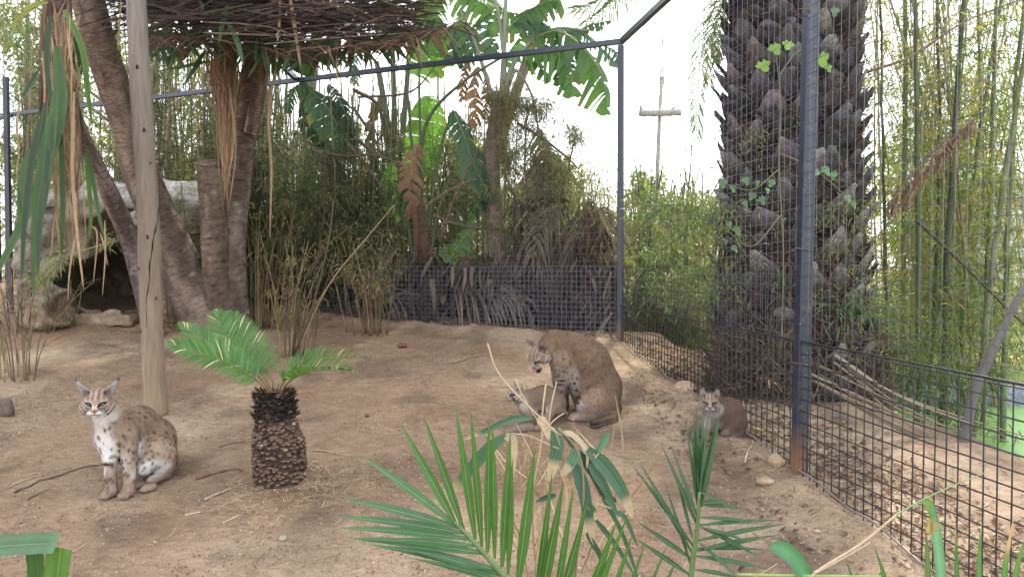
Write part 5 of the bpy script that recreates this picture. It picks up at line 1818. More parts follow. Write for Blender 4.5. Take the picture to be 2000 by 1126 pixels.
# ------------------------------------------------------------------ timber post with a cross log, beyond the cage
tp = thing('timber_post', 'tall timber post coloured pale for the sky glow, with a log fixed across it, standing in the bright sky', 'post', G(P(1285, 520, 11.5)[0], 11.5))
WP = A(0.55, 0.53, 0.52)  # wood colour lightened to carry the glow of the bright sky
sub(tp, 'upright', lambda m: tube(m, resample(PL([(1278, 680, 11.5), (1282, 420, 11.5), (1287, 260, 11.5), (1291, 180, 11.5), (1293, 150, 11.5)]), 30), np.linspace(5, 3, 30) * 11.5 / FPX, WP, 8), M_POLE)
for off in (-4, 0, 3):
    sub(tp, 'splinter', lambda m: stem(m, [(1293 + off, 165, 11.5), (1296 + off * .6, 60 + abs(off) * 4, 11.5)], 1.3, .8, WP * .8, 5, 6), M_POLE)
sub(tp, 'cross_log', lambda m: tube(m, resample(PL([(1248, 221, 11.4), (1290, 221, 11.4), (1330, 219, 11.4)]), 16), 6.5 * 11.4 / FPX, WP * .9, 9, lambda u, th: 1 + .12 * np.sin(u * 30 + th * 2)), M_POLE)
sub(tp, 'branch_stub', lambda m: stem(m, [(1254, 217, 11.4), (1250, 207, 11.4)], 4, 2, WP * .8, 6, 4), M_POLE)
sub(tp, 'branch_stub', lambda m: stem(m, [(1312, 215, 11.4), (1318, 209, 11.4)], 3, 2, WP * .8, 6, 4), M_POLE)
sub(tp, 'rope', lambda m: stem(m, [(1300, 60, 11.4), (1303, 200, 11.4), (1302, 340, 11.4)], .8, .8, WP * .6, 5, 8), M_STRAW)

# ------------------------------------------------------------------ distant trees and house in the light
def far_tree(label, px, D, top, halfw, cols, n=2600, L=0.16, bot=540, holes=.35):
    base = G(P(px, 520, D)[0], D)
    t = thing('tree', label, 'tree', base)
    k = D / FPX
    tr = MB()
    topz = P(px, top, D)[2]
    H = topz - base[2]
    tube(tr, resample([base - A(0, 0, .2), base + A(U(-.2, .2), 0, H * .5), base + A(0, 0, H * .85)], 10), np.linspace(H * .03 + .03, .03, 10), A(.14, .11, .08), 7)
    for _ in range(5):
        a = U(0, 2 * math.pi)
        s0 = base + A(0, 0, H * U(.3, .6))
        tube(tr, [s0, s0 + A(math.cos(a), math.sin(a), .7) * halfw * k * .7], [.05, .015], A(.14, .11, .08), 5)
    tr.build('trunk', M_BARK, t)
    mb = MB()
    nc = 38
    cz = U(P(px, bot, D)[2], topz, nc)
    rr = halfw * k * np.sin(np.clip((cz - base[2]) / H, 0, .97) * math.pi * .8 + .45) ** .7
    an = U(0, 2 * math.pi, nc)
    ra = np.sqrt(U(0, 1, nc)) * rr
    cen = np.stack([base[0] + np.cos(an) * ra, base[1] + np.sin(an) * ra, cz], -1)
    per = n // nc
    for c_ in cen:
        s = U(.14, .32) * halfw * k
        p_ = c_ + unit(R.normal(size=(per, 3))) * s * U(.3, 1, (per, 1)) ** .5
        leaves(mb, p_, R.normal(size=(per, 3)), L * U(.6, 1.2, per), L * .45, mixcols(cols, 1)[0] * U(.75, 1.25, (per, 1)))
    mb.build('crown', M_LEAF, t, smooth_=False)


FT = [(0.17, 0.19, 0.06), (0.13, 0.16, 0.05), (0.22, 0.21, 0.08)]
far_tree('pale yellow green tree far behind the curled dead leaf', 900, 19, 290, 150, FT, 4200, .2)
far_tree('pale tree far off left of the corner post', 1080, 17, 330, 110, FT, 3600, .18)
far_tree('low sunlit bush far off right of the corner post', 1270, 18, 350, 85, FT, 3000, .18)
far_tree('soft green tree crown far off at the top left', 60, 17, -80, 190, [(0.12, 0.17, 0.08), (0.18, 0.22, 0.12), (0.22, 0.24, 0.10)], 6500, .17, 480)
far_tree('tall grey green tree far off behind the leaning trunks', 235, 20, -60, 130, [(0.14, 0.18, 0.08), (0.2, 0.23, 0.10)], 4200, .18, 450)
far_tree('broad green tree far off behind the forked trunk', 420, 19, 120, 130, FT, 4200, .18, 500)
far_tree('dull green tree far off behind the dark torn leaf', 640, 19, 230, 120, [(0.08, 0.11, 0.045), (0.14, 0.15, 0.06)], 4200, .18, 520)
far_tree('yellowish tree far off behind the bamboo at the right', 1790, 17, 260, 120, FT, 3000, .18, 500)

hs = thing('house', 'white sided house beyond the bamboo at the far right', 'house', A(15.5, 20.5, .5))
mb = MB()
bar(mb, A(12.8, 22, 2.2), A(22, 22, 2.2), 3.2, A(.62, .64, .68), h=3.6)
mb.build('wall', M_ROCK, hs, smooth_=False)
for k in range(9):
    mb = MB()
    bar(mb, A(12.7, 20.37, .7 + k * .38), A(22, 20.37, .7 + k * .38), .05, A(.66, .68, .71), h=.34)
    mb.build('siding_board', M_STEEL if False else M_STRAW, hs, smooth_=False)
mb = MB()
bar(mb, A(12.4, 21.9, 4.1), A(22.4, 21.9, 4.1), 3.9, A(.5, .5, .52), h=.18)
mb.build('roof_edge', M_STRAW, hs, smooth_=False)
mb = MB()
bar(mb, A(14.6, 20.33, 2.3), A(15.8, 20.33, 2.3), .06, A(.12, .15, .2), h=1.0)
mb.build('window', M_WIRE, hs, smooth_=False)

# ------------------------------------------------------------------ shrubs and creepers filling the middle
def shrub(label, boxes, L, cols, stems_, n_each, D, dr=.35):
    t = thing('shrub', label, 'shrub', G(P(boxes[0][0], 520, D)[0], D))
    for sq in stems_:
        sub(t, 'stem', lambda m: stem(m, [(a, b, D) for a, b in sq], 2.6, 1.0, A(.15, .12, .09), 6, 18), M_BARK)
    mb = MB()
    for (cx_, cy_, sx, sy) in boxes:
        pp_ = np.array([P(R.normal(cx_, sx), R.normal(cy_, sy), D + U(-.35, .35)) for _ in range(30)])
        leaf_tufts(mb, pp_, n_each, L, cols, .12, 5, None, dr)
    tag(mb.build('foliage', M_LEAF, t, smooth_=False), kind='stuff')


GG = [(0.13, 0.15, 0.075), (0.09, 0.11, 0.055), (0.20, 0.19, 0.10), (0.24, 0.18, 0.12)]
shrub('grey green shrub with hanging foliage right of the pale trunked plant', [(1020, 205, 22, 16), (1055, 215, 16, 12), (1010, 250, 20, 22), (1045, 290, 26, 26), (1000, 300, 22, 30), (1080, 330, 26, 26), (1030, 350, 30, 26), (1120, 265, 10, 14), (1130, 340, 18, 24), (975, 230, 14, 30), (1000, 190, 20, 14), (1060, 380, 30, 20), (990, 380, 26, 26)], .085, GG,
      [((1020, 640), (1030, 450), (1025, 300), (1030, 200)), ((1060, 640), (1080, 450), (1110, 330), (1125, 250)), ((1030, 420), (1060, 340), (1080, 300))], 170, 8.7)
shrub('leafy creeper over the heap of dead fronds', [(1100, 420, 40, 22), (1160, 400, 30, 25), (1020, 430, 40, 25), (960, 440, 40, 30), (900, 470, 30, 30), (1180, 480, 20, 40), (1050, 480, 60, 30), (860, 420, 20, 30)], .07, LB, [], 60, 8.15)
shrub('dark leafy growth with thin branches under the big dark torn leaf', [(610, 400, 40, 30), (660, 450, 40, 40), (580, 470, 40, 40), (700, 500, 40, 40), (620, 540, 50, 30), (740, 470, 30, 40), (560, 330, 30, 30), (540, 560, 30, 25)], .085, [(0.06, 0.09, 0.04), (0.10, 0.125, 0.06), (0.035, 0.055, 0.03), (0.18, 0.16, 0.09)],
      [((600, 620), (620, 500), (640, 380)), ((680, 620), (660, 480), (600, 380))], 210, 8.75)
shrub('airy yellow green shrub behind the middle plants', [(700, 230, 30, 30), (730, 180, 25, 25), (860, 250, 25, 30), (905, 290, 20, 30), (690, 330, 30, 40), (740, 380, 25, 40), (900, 360, 25, 40), (930, 300, 25, 30)], .08, [(0.16, 0.18, 0.06), (0.22, 0.21, 0.08), (0.11, 0.13, 0.05)], [((720, 600), (715, 400), (725, 200)), ((900, 600), (890, 400), (900, 280))], 60, 9.9)
shrub('small dark leaved shoots standing up in the sky right of the corner post', [(1240, 310, 14, 8), (1255, 325, 16, 8), (1340, 300, 14, 10), (1365, 270, 10, 12), (1310, 340, 20, 12)], .07, [(0.05, 0.085, 0.05), (0.08, 0.11, 0.05)], [((1260, 640), (1262, 450), (1250, 320)), ((1330, 640), (1340, 450), (1352, 280))], 26, 9.6)
for sq, w, col, tn, NN in (([(1010, 30, 9), (1060, 5, 9), (1110, -30, 9)], 60, GP * .9, .9, (0, -.7, .6)), ([(930, 20, 9), (905, -10, 9), (880, -50, 9)], 60, GPB * .8, .8, (0, -.9, .4)), ([(870, 90, 9), (905, 75, 9), (940, 30, 9)], 40, GPD, .9, (0, -.8, .6)), ([(1060, 85, 9), (1100, 120, 9), (1112, 175, 9)], 55, GPD * 1.5, 1., (.2, -.8, .6)),
                           ([(1180, 90, 9), (1200, 100, 9), (1212, 135, 9)], 30, GPD * 1.2, 1., (.2, -.8, .6)), ([(1110, 70, 9), (1150, 50, 9), (1195, 40, 9)], 22, GPD * 1.2, .8, (.2, -.8, .6)), ([(640, 165, 9.2), (665, 200, 9.2), (690, 260, 9.2)], 60, GPD * .8, .6, (.5, -.9, .2)), ([(600, 160, 9.1), (570, 180, 9.1), (560, 220, 9.1)], 40, GPD * .7, .5, (.1, -.9, .2))):
    sub(p4 if sq[0][0] > 850 else pl, 'leaf', lambda m: paddle(m, sq, w, col, N=NN, torn=tn, droop=0.5), M_LEAF)

# crown of the big palm, above the frame
pc = PALM
sub(pc, 'upper_trunk', lambda m: tube(m, [A(2.33, 6.2, 4.6), A(2.33, 6.2, 6.4), A(2.33, 6.2, 8.2)], [.5, .48, .4], A(.06, .05, .045), 16), M_BOOT)
for k in range(34):
    a = k * 2.399
    e = U(-.1, 1.1)
    Lf = U(2.8, 3.6)
    c0 = A(2.33, 6.2, 8.1)
    h_ = A(math.cos(a), math.sin(a), 0)
    pth = np.array([c0, c0 + h_ * Lf * .35 * math.cos(e * .6) + A(0, 0, .3 + .8 * e), c0 + h_ * Lf * .75 + A(0, 0, .1 + .9 * e), c0 + h_ * Lf * 1.0 + A(0, 0, -.7 + .8 * e)])
    mb = MB()
    path = resample(pth, 40)
    tube(mb, path, np.linspace(.025, .006, 40), PG, 5)
    T = unit(np.gradient(path, axis=0))
    S_ = unit(np.cross(T, A(0, 0, 1)))
    for q in range(44):
        i0 = int(3 + 36 * q / 44)
        for sg in (-1, 1):
            dd = unit(T[i0] * .6 + S_[i0] * sg + A(0, 0, U(-.3, .3)))
            ln = .42 * (.4 + .6 * math.sin(math.pi * (q / 44 * .8 + .15)))
            blade(mb, [path[i0], path[i0] + dd * ln * .5, path[i0] + dd * ln + A(0, 0, -.12)], .034, PG * U(.7, 1.2), N=A(0, 0, 1), n=3)
    mb.build('frond', M_LEAF, pc)


def added_shade_tree(label, bx, by, cx, cy, rx, ry, n):  # added trees; their crowns above the frame keep the sun off the cage
    base = G(bx, by)
    t = thing('added_shade_tree', label, 'tree', base)
    mb = MB()
    top = A(cx, cy, 8.2)
    tube(mb, resample([base - A(0, 0, .2), base + A(0, .1, 2.5), (base + top) / 2 + A(0, .6, 1.2), top], 26), np.linspace(.13, .05, 26), A(.22, .19, .16), 9)
    for q in range(9):
        a = q * .7 + .2
        s0 = base + (top - base) * U(.75, .95) + A(0, .3, .3)
        tube(mb, resample([s0, s0 + A(math.cos(a) * rx * .4, math.sin(a) * ry * .4, .8), s0 + A(math.cos(a) * rx * .8, math.sin(a) * ry * .8, .9)], 8), np.linspace(.045, .012, 8), A(.22, .19, .16), 6)
    mb.build('trunk', M_BARK, t)
    mb = MB()
    nc = 120
    a = U(0, 2 * math.pi, nc)
    rr = np.sqrt(U(0, 1, nc))
    cen = np.stack([cx + rx * rr * np.cos(a), cy + ry * rr * np.sin(a), 8.6 + U(-.7, 1.3, nc) * (1.1 - .5 * rr)], -1)
    per = n // nc
    for c_ in cen:
        p_ = c_ + unit(R.normal(size=(per, 3))) * A(.9, .9, .45) * U(.2, 1, (per, 1)) ** .5
        leaves(mb, p_, R.normal(size=(per, 3)), U(.16, .3, per), U(.07, .11, per), mixcols([(0.07, 0.11, 0.04), (0.10, 0.14, 0.05)], per, .2))
    mb.build('crown', M_LEAF, t, smooth_=False)


added_shade_tree('added leafy tree behind the forked trunk, its crown out of view, shading the cage', P(600, 520, 12.6)[0], 12.6, -2.6, 9.8, 3.6, 3.4, 15000)
added_shade_tree('added leafy tree behind the pale trunked plant, its crown out of view, shading the cage', P(958, 520, 13.0)[0], 13.0, 1.2, 9.6, 2.8, 3.2, 12000)
added_shade_tree('added leafy tree at the far left, its crown out of view, shading the rock den', P(150, 520, 12.6)[0], 12.6, -6.6, 9.4, 2.8, 3.4, 10000)

shrub('low dark growth along the outside of the side fence right of the palm trunk', [(1740, 720, 26, 40), (1780, 740, 26, 35), (1830, 760, 26, 30), (1700, 640, 20, 50), (1760, 650, 30, 40), (1850, 700, 30, 40), (1880, 780, 20, 25), (1920, 730, 20, 40)], .085, [(0.05, 0.085, 0.03), (0.08, 0.12, 0.04), (0.035, 0.05, 0.025), (0.14, 0.13, 0.06)], [((1740, 850), (1745, 760), (1755, 660)), ((1790, 850), (1785, 760), (1770, 650)), ((1850, 860), (1845, 780), (1835, 700))], 100, 6.0)
shrub('tall thin leafed shrub glowing against the sky above the dead fronds', [(900, 330, 26, 40), (940, 290, 20, 30), (1090, 390, 40, 26), (1150, 400, 30, 24), (1170, 360, 20, 20)], .08, [(0.12, 0.15, 0.04), (0.18, 0.18, 0.06)], [((930, 600), (935, 400), (945, 270)), ((1160, 600), (1155, 450), (1170, 350))], 80, 10.2)
for sq, w, col, tn, NN in (([(860, -20, 9.2), (850, 40, 9.2), (845, 110, 9.2)], 60, GPB * .8, .9, (0, -1, .1)), ([(905, 20, 9.1), (900, 70, 9.1), (915, 120, 9.1)], 46, GP, .9, (.3, -1, .1)), ([(960, 90, 9.2), (925, 95, 9.2), (895, 130, 9.2)], 44, GPD * 1.3, .8, (0, -.7, .6)), ([(1000, 100, 9.2), (1040, 110, 9.2), (1075, 160, 9.2)], 50, GP * .8, .9, (0, -.7, .6)),
                           ([(940, -20, 9.4), (985, 20, 9.4), (1030, 30, 9.4)], 60, GPB * .7, .8, (0, -.7, .7)), ([(1090, 60, 9.1), (1085, 110, 9.1), (1095, 170, 9.1)], 40, GP * .8, 1., (.3, -1, .2)), ([(800, 80, 9.6), (770, 50, 9.6), (735, 60, 9.6)], 46, GPD * 1.5, .9, (0, -.7, .7)), ([(700, 100, 9.6), (690, 130, 9.6), (695, 165, 9.6)], 36, GPD, .8, (0, -1, .2)),
                           ([(1120, 90, 9.1), (1150, 120, 9.1), (1160, 175, 9.1)], 44, GP * .9, 1., (.3, -1, .2))):
    sub(p4, 'leaf', lambda m: paddle(m, sq, w, col, N=NN, torn=tn, droop=0.5), M_LEAF)
# ------------------------------------------------------------------ the cats
TAWNY, TAWNY_D, WHITE, BLACK = A(0.25, 0.178, 0.122), A(0.165, 0.108, 0.072), A(0.50, 0.48, 0.46), A(0.025, 0.022, 0.022)


def worley(p, cs, seed):
    q = p / cs
    b = np.floor(q).astype(np.int64)
    best = np.full(len(p), 9.0)
    rid = np.zeros(len(p))
    for dx in (-1, 0, 1):
        for dy in (-1, 0, 1):
            for dz in (-1, 0, 1):
                c = b + np.array([dx, dy, dz])
                j = np.stack([_h(c[:, 0], c[:, 1], c[:, 2], seed + k) for k in range(3)], -1)
                h2 = _h(c[:, 0], c[:, 1], c[:, 2], seed + 5)
                d = np.linalg.norm(q - (c + j), axis=1)
                m = d < best
                best = np.where(m, d, best)
                rid = np.where(m, h2, rid)
    return best, rid


class Cat:
    def __init__(s, name, label, cat, D, h, group=None, base_px=None):
        s.name, s.label, s.cat, s.D, s.h, s.group = name, label, cat, D, h, group
        s.prims, s.paint, s.k, s.head = [], [], D / FPX, None
        s.base_px = base_px
        s.spot = dict(cs=0.040, r=0.30, col=A(0.10, 0.06, 0.04), strength=0.8)
        s.tint = A(1, 1, 1)

    def q(s, px, py, dy=0):
        return P(px, py, s.D + dy)

    def gp(s, px, dy, h=0):
        x = (px - 1000) / FPX * (s.D + dy)
        y = s.D + dy
        return np.array([x, y, float(gz(x, y)) + h * s.k])

    def cone(s, a, b, ra, rb, k=0.03, col=TAWNY, sp=1.0, flow=None):
        a, b = (s.q(*a) if len(a) == 3 and abs(a[0]) > 20 else np.asarray(a)), (s.q(*b) if len(b) == 3 and abs(b[0]) > 20 else np.asarray(b))
        f, lo, hi = d_cone(a, b, ra * s.k, rb * s.k)
        s.prims.append((f, lo, hi, k, col, sp, unit(b - a) if flow is None else unit(flow), False))

    def ell(s, c, r, k=0.03, col=TAWNY, sp=1.0, flow=(0, 0, -1), M=None):
        c = s.q(*c) if abs(c[0]) > 20 else np.asarray(c)
        f, lo, hi = d_ell(c, np.asarray(r, float) * s.k, M)
        s.prims.append((f, lo, hi, k, col, sp, unit(flow), False))

    def paw(s, px, dy, r, fwd, col=TAWNY, leg=None, legr=None, up=None):
        """a paw on the ground with four toes; px column, dy depth offset; leg: (px,py,dy) point above joined to it"""
        x = (px - 1000) / FPX * (s.D + dy)
        y = s.D + dy
        rr = r * s.k
        fwd = unit(A(fwd[0], fwd[1], 0))
        sd_ = A(-fwd[1], fwd[0], 0)
        c = A(x, y, float(gz(x, y)) + rr * 0.72)
        M = np.stack([fwd, sd_, A(0, 0, 1)])
        f, lo, hi = d_ell(c, (rr * 1.35, rr * 1.0, rr * .78), M)
        s.prims.append((f, lo, hi, 0.012, col, 0.6, fwd, False))
        for j, o in enumerate((-.66, -.23, .23, .66)):
            tc = c + fwd * rr * (1.12 if j in (1, 2) else .9) + sd_ * rr * o - A(0, 0, rr * .25)
            f, lo, hi = d_ell(tc, (rr * .5, rr * .27, rr * .42), M)
            s.prims.append((f, lo, hi, 0.004, col * 1.08, 0.0, fwd, False))
        if leg is not None:
            L = s.q(*leg)
            s.cone(L, c - fwd * rr * .4 + A(0, 0, rr * .3), legr, r * .85, 0.02, col=col, sp=.9)
        return c

    def set_head(s, c, f, u, U_, ear=0.5, eartilt=0.28, earf=-0.05, roundear=False):
        c = s.q(*c)
        f = unit(f)
        u = np.asarray(u, float)
        u = unit(u - f * (u @ f))
        x = np.cross(u, f)
        s.head = (c, x, f, u, U_)
        M = np.stack([x, f, u])
        W = lambda a: c + (a[0] * x + a[1] * f + a[2] * u) * U_

        def E(cc, r, k, col=TAWNY, sp=0.0, flow=-f):
            g, lo, hi = d_ell(W(cc), np.asarray(r) * U_, M)
            s.prims.append((g, lo, hi, k * U_, col, sp, unit(flow), False))

        def C(a, b, ra, rb, k):
            g, lo, hi = d_cone(W(a), W(b), ra * U_, rb * U_)
            s.prims.append((g, lo, hi, k * U_, TAWNY, 0, -f, False))
        E((0, 0, 0), (.44, .46, .41), .1)
        for sg in (-1, 1):
            E((.29 * sg, .08, -.19), (.235, .26, .24), .12, flow=x * sg - u * .5 - f * .2)
            E((.34 * sg, .0, -.33), (.15, .17, .15), .10, flow=x * sg - u * .8)
            E((.19 * sg, .36, .11), (.15, .12, .09), .08)
            E((.105 * sg, .55, -.225), (.135, .13, .105), .05)
        C((0, .3, .10), (0, .62, -.08), .14, .085, .08)
        E((0, .65, -.125), (.065, .055, .05), .03)
        E((0, .50, -.34), (.13, .12, .09), .06)
        # eye sockets
        for sg in (-1, 1):
            g, lo, hi = d_ell(W((.205 * sg, .50, .025)), np.array((.105, .08, .055)) * U_, M)
            s.prims.append((g, lo, hi, .03 * U_, TAWNY, 0, -f, True))
        s.ears = []
        for sg in (-1, 1):
            a = W((.29 * sg, earf, .26))
            b = W(((.29 + eartilt) * sg, earf - .02, .26 + ear))
            ax = unit(b - a)
            fn = unit(f * 1.0 + x * sg * .35)
            fn = unit(fn - ax * (fn @ ax))
            lt = np.cross(ax, fn)
            Lh = np.linalg.norm(b - a)
            wr = .19 * U_

            def mk(a=a, ax=ax, fn=fn, lt=lt, Lh=Lh, wr=wr, off=0.0, wsc=1.0, depth=.55):
                def g(p):
                    v = p - a
                    t = np.clip((v @ ax) / Lh, -.1, 1)
                    w = wr * wsc * (np.clip(1 - t, 0, 1) ** (.45 if roundear else .75) + (.0 if off else .04))
                    l = v @ lt
                    n = (v @ fn - off) / depth
                    rr = np.sqrt(l * l + n * n + (np.maximum((v @ ax) - Lh, 0) + np.minimum((v @ ax) + .1 * Lh, 0)) ** 2)
                    return (rr - w) * .6
                return g
            lo, hi = np.minimum(a, b) - wr * 1.3, np.maximum(a, b) + wr * 1.3
            s.prims.append((mk(), lo, hi, .03 * U_, TAWNY, 0, ax, False))
            s.prims.append((mk(off=.12 * U_, wsc=.86, depth=.75), lo, hi, .012 * U_, TAWNY, 0, ax, True))
            s.ears.append((a, ax, fn, lt, Lh, wr))

    def head_color(s, V, C):
        c, x, f, u, U_ = s.head
        q = (V - c) @ np.stack([x, f, u]).T / U_
        X_, F_, Z_ = q[:, 0], q[:, 1], q[:, 2]
        ax_ = np.abs(X_)
        w = smooth(.95, .75, np.linalg.norm(q * A(1, 1, 1), axis=1)) * smooth(-.5, -.25, F_)
        n1 = vnoise(q, 9, 3)
        base = A(.235, .175, .13) * (1 + .25 * n1 + .2 * vnoise(q, 22, 4))[:, None]

        fw_ = getattr(s, 'facew', .85)

        def mixc(m, col):
            nonlocal base
            col = np.asarray(col, float)
            col = col * fw_ if col.mean() > .4 else col
            m = np.clip(m, 0, 1)[:, None]
            base = base * (1 - m) + np.asarray(col) * m
        front = smooth(.0, .2, F_)
        # brow and crown stripes
        mixc(smooth(.15, .75, np.cos(2 * math.pi * (X_ / (.15 + .05 * Z_)) + math.pi)) * smooth(.14, .22, Z_) * smooth(.34, .24, ax_) * .6, A(.07, .05, .04))
        mixc(smooth(.5, .9, np.cos(2 * math.pi * (X_ / (.15 + .05 * Z_)))) * smooth(.10, .2, Z_) * smooth(.24, .1, ax_) * front * .35, A(.36, .32, .28))
        # bridge
        mixc(smooth(.12, .07, ax_) * smooth(.2, .1, Z_) * smooth(-.16, -.1, Z_) * front * .8, A(.27, .195, .14))
        # white muzzle, chin and cheeks
        mixc(smooth(1.15, .9, np.sqrt((X_ / .27) ** 2 + ((Z_ + .29) / .155) ** 2)) * smooth(.15, .3, F_), A(.56, .54, .53))
        mixc(smooth(-.30, -.38, Z_) * front, A(.60, .58, .55))
        chk = smooth(.26, .34, ax_) * smooth(.02, -.1, Z_)
        mixc(chk * .6, A(.39, .35, .31))
        rad = np.hypot(ax_ - .05, (Z_ - .12) * .9) + .02 * n1
        for r0, wd, st in ((.33, .022, .75), (.43, .028, .9), (.54, .03, .7)):
            mixc(smooth(wd, wd * .4, np.abs(rad - r0)) * smooth(.2, .26, ax_) * smooth(.03, -.06, Z_) * st, A(.055, .042, .035))
        mixc(smooth(.05, .03, np.hypot(ax_ - .36, Z_ + .36)), BLACK)
        # eyes: white crescents, dark rims
        sl = Z_ - .03 - .30 * (ax_ - .2)
        e = np.sqrt(((ax_ - .205) / .135) ** 2 + (sl / .078) ** 2)
        mixc(smooth(1.55, 1.3, e) * smooth(.2, .35, F_) * smooth(.08, .0, sl - .02) * .85, A(.60, .57, .53))
        mixc(smooth(1.35, 1.15, np.sqrt(((ax_ - .205) / .135) ** 2 + ((sl - .03) / .09) ** 2)) * smooth(.2, .35, F_) * smooth(-.0, .03, sl) * .35, A(.45, .40, .35))
        mixc(smooth(1.08, .92, e) * smooth(.2, .35, F_), BLACK)
        # dark line from the inner eye down beside the nose and from the outer eye back
        mixc(smooth(.022, .01, np.abs(ax_ - .10 + .0 * Z_)) * smooth(-.2, -.15, Z_) * smooth(.0, -.05, Z_) * front * .5, A(.10, .07, .05))
        mixc(smooth(.024, .01, np.abs(sl + .015 - .12 * (ax_ - .3))) * smooth(.28, .33, ax_) * smooth(.5, .44, ax_) * .8, A(.06, .045, .035))
        # nose and mouth
        mixc(smooth(1.15, .95, np.sqrt((X_ / (.075 + .15 * (Z_ + .13))) ** 2 + ((Z_ + .135) / .052) ** 2)) * smooth(.5, .58, F_), A(.30, .125, .10))
        mixc(smooth(.016, .006, np.abs(Z_ + .275 - .10 * ax_ * 0 - .18 * (ax_ - .07) ** 2 * 4)) * smooth(.2, .16, ax_) * smooth(.35, .45, F_), A(.07, .035, .035))
        mixc(smooth(.014, .006, ax_) * smooth(-.16, -.18, Z_) * smooth(-.28, -.26, Z_) * smooth(.5, .55, F_), A(.09, .05, .045))
        C = C * (1 - w[:, None]) + base * w[:, None]
        for sg, (a, ax, fn, lt, Lh, wr) in zip((-1, 1), s.ears):
            v = V - a
            t = (v @ ax) / Lh
            l = v @ lt
            n = v @ fn
            wloc = wr * np.clip(1 - t, 0.02, 1) ** .75
            rel = np.abs(l) / np.maximum(wloc, 1e-4)
            m = smooth(.02, .22, t) * smooth(1.7, 1.3, np.sqrt((l / np.maximum(wloc, .003)) ** 2 + (n / np.maximum(wloc, .003)) ** 2)) * (t < 1.15)
            inner = smooth(-.15, .1, n / wr) * smooth(.95, .7, rel)
            ec = np.where((n < -.12 * wr)[:, None], A(.05, .045, .042), A(.20, .145, .105))
            ec = ec * (1 - inner[:, None]) + A(.34, .325, .33) * inner[:, None]
            ec = ec * (1 - .6 * (inner * smooth(.35, .1, t) * smooth(.9, .2, rel))[:, None])
            tipm = smooth(.8, .92, t)[:, None]
            ec = ec * (1 - tipm) + A(.06, .05, .045) * tipm
            C = C * (1 - m[:, None]) + ec * m[:, None]
        return C

    def body_color(s, V, Nrm):
        ds = np.stack([f(V) for (f, lo, hi, k, col, sp, fl, cut) in s.prims if not cut], 1)
        pr = [p for p in s.prims if not p[7]]
        w = np.exp(-np.clip(ds, -.03, 1) / 0.012)
        w /= w.sum(1, keepdims=True)
        C = w @ np.array([np.asarray(p[4]) for p in pr])
        S_ = w @ np.array([p[5] for p in pr])
        Fl = w @ np.array([p[6] for p in pr])
        C = C * (1 + .16 * vnoise(V, 28, 5) + .12 * vnoise(V, 90, 6))[:, None]
        # paler undersides
        und = smooth(-.15, -.75, Nrm[:, 2])[:, None]
        C = C * (1 - und * .6) + WHITE * .8 * und * .6
        bk = smooth(.25, .9, Nrm[:, 2])[:, None]
        C = C * (1 - .35 * bk) + TAWNY_D * .35 * bk
        for (pt, r, col, soft, lim) in s.paint:
            d = np.linalg.norm((V - pt) / r, axis=1)
            m = smooth(1 + soft, 1 - soft, d)
            if lim is not None:
                m = m * smooth(-.1, .35, Nrm @ unit(lim))
            C = C * (1 - m[:, None]) + np.asarray(col) * m[:, None]
        wv = V + .006 * np.stack([vnoise(V, 40, 11), vnoise(V, 40, 12), vnoise(V, 40, 13)], -1)
        d, rid = worley(wv * A(1, 1, .8), s.spot['cs'], 77)
        rr = s.spot['r'] * (.65 + .7 * rid)
        m = smooth(rr, rr * .55, d) * np.clip(S_, 0, 1) * s.spot['strength']
        light = np.clip((C.mean(1) - .3) / .2, 0, 1)[:, None]
        sc = s.spot['col'] * (1 - light * .6)
        C = C * (1 - m[:, None]) + sc * m[:, None]
        for (pt, r, col, soft, lim) in getattr(s, 'marks', []):
            d = np.linalg.norm((V - pt) / r, axis=1)
            m = smooth(1 + soft, 1 - soft, d)
            if lim is not None:
                m = m * smooth(-.1, .35, Nrm @ unit(lim))
            C = C * (1 - m[:, None]) + np.asarray(col) * m[:, None]
        if s.head:
            C = s.head_color(V, C)
        return C * s.tint, Fl

    def build(s, nfur, flen=0.011, fw=0.0016):
        los = np.min([p[1] for p in s.prims], axis=0) - .03
        his = np.max([p[2] for p in s.prims], axis=0) + .03
        S = SDF(los, his, s.h)
        for p in [p for p in s.prims if not p[7]] + [p for p in s.prims if p[7]]:
            S.put(p[0], p[1], p[2], p[3], cut=p[7])
        V, F = surface_nets(S.S, S.org, s.h)
        # smooth a little, keep volume
        e = np.concatenate([F[:, [0, 1]], F[:, [1, 2]], F[:, [2, 3]], F[:, [3, 0]]])
        for lam in (.5, -.45):
            acc = np.zeros_like(V)
            cn = np.zeros(len(V))
            for a_, b_ in ((0, 1), (1, 0)):
                for z in range(3):
                    acc[:, z] += np.bincount(e[:, a_], V[e[:, b_], z], len(V))
                cn += np.bincount(e[:, a_], minlength=len(V))
            V = V + lam * (acc / np.maximum(cn, 1)[:, None] - V)
        fn = np.cross(V[F[:, 2]] - V[F[:, 0]], V[F[:, 3]] - V[F[:, 1]])
        Nv = np.zeros_like(V)
        for a_ in range(4):
            for z in range(3):
                Nv[:, z] += np.bincount(F[:, a_], fn[:, z], len(V))
        Nv = unit(Nv)
        C, Fl = s.body_color(V, Nv)
        base = s.base_px
        t = thing(s.name, s.label, s.cat, base, s.group)
        mb = MB()
        mb.add(V, F, C)
        mb.build('body', M_FUR, t)
        # short fur
        ar = np.linalg.norm(fn, axis=1)
        pick = R.choice(len(F), nfur, p=ar / ar.sum())
        wts = R.dirichlet((1, 1, 1, 1), nfur)
        p0_ = (V[F[pick]] * wts[..., None]).sum(1)
        nn = unit((Nv[F[pick]] * wts[..., None]).sum(1))
        cc = (C[F[pick]] * wts[..., None]).sum(1)
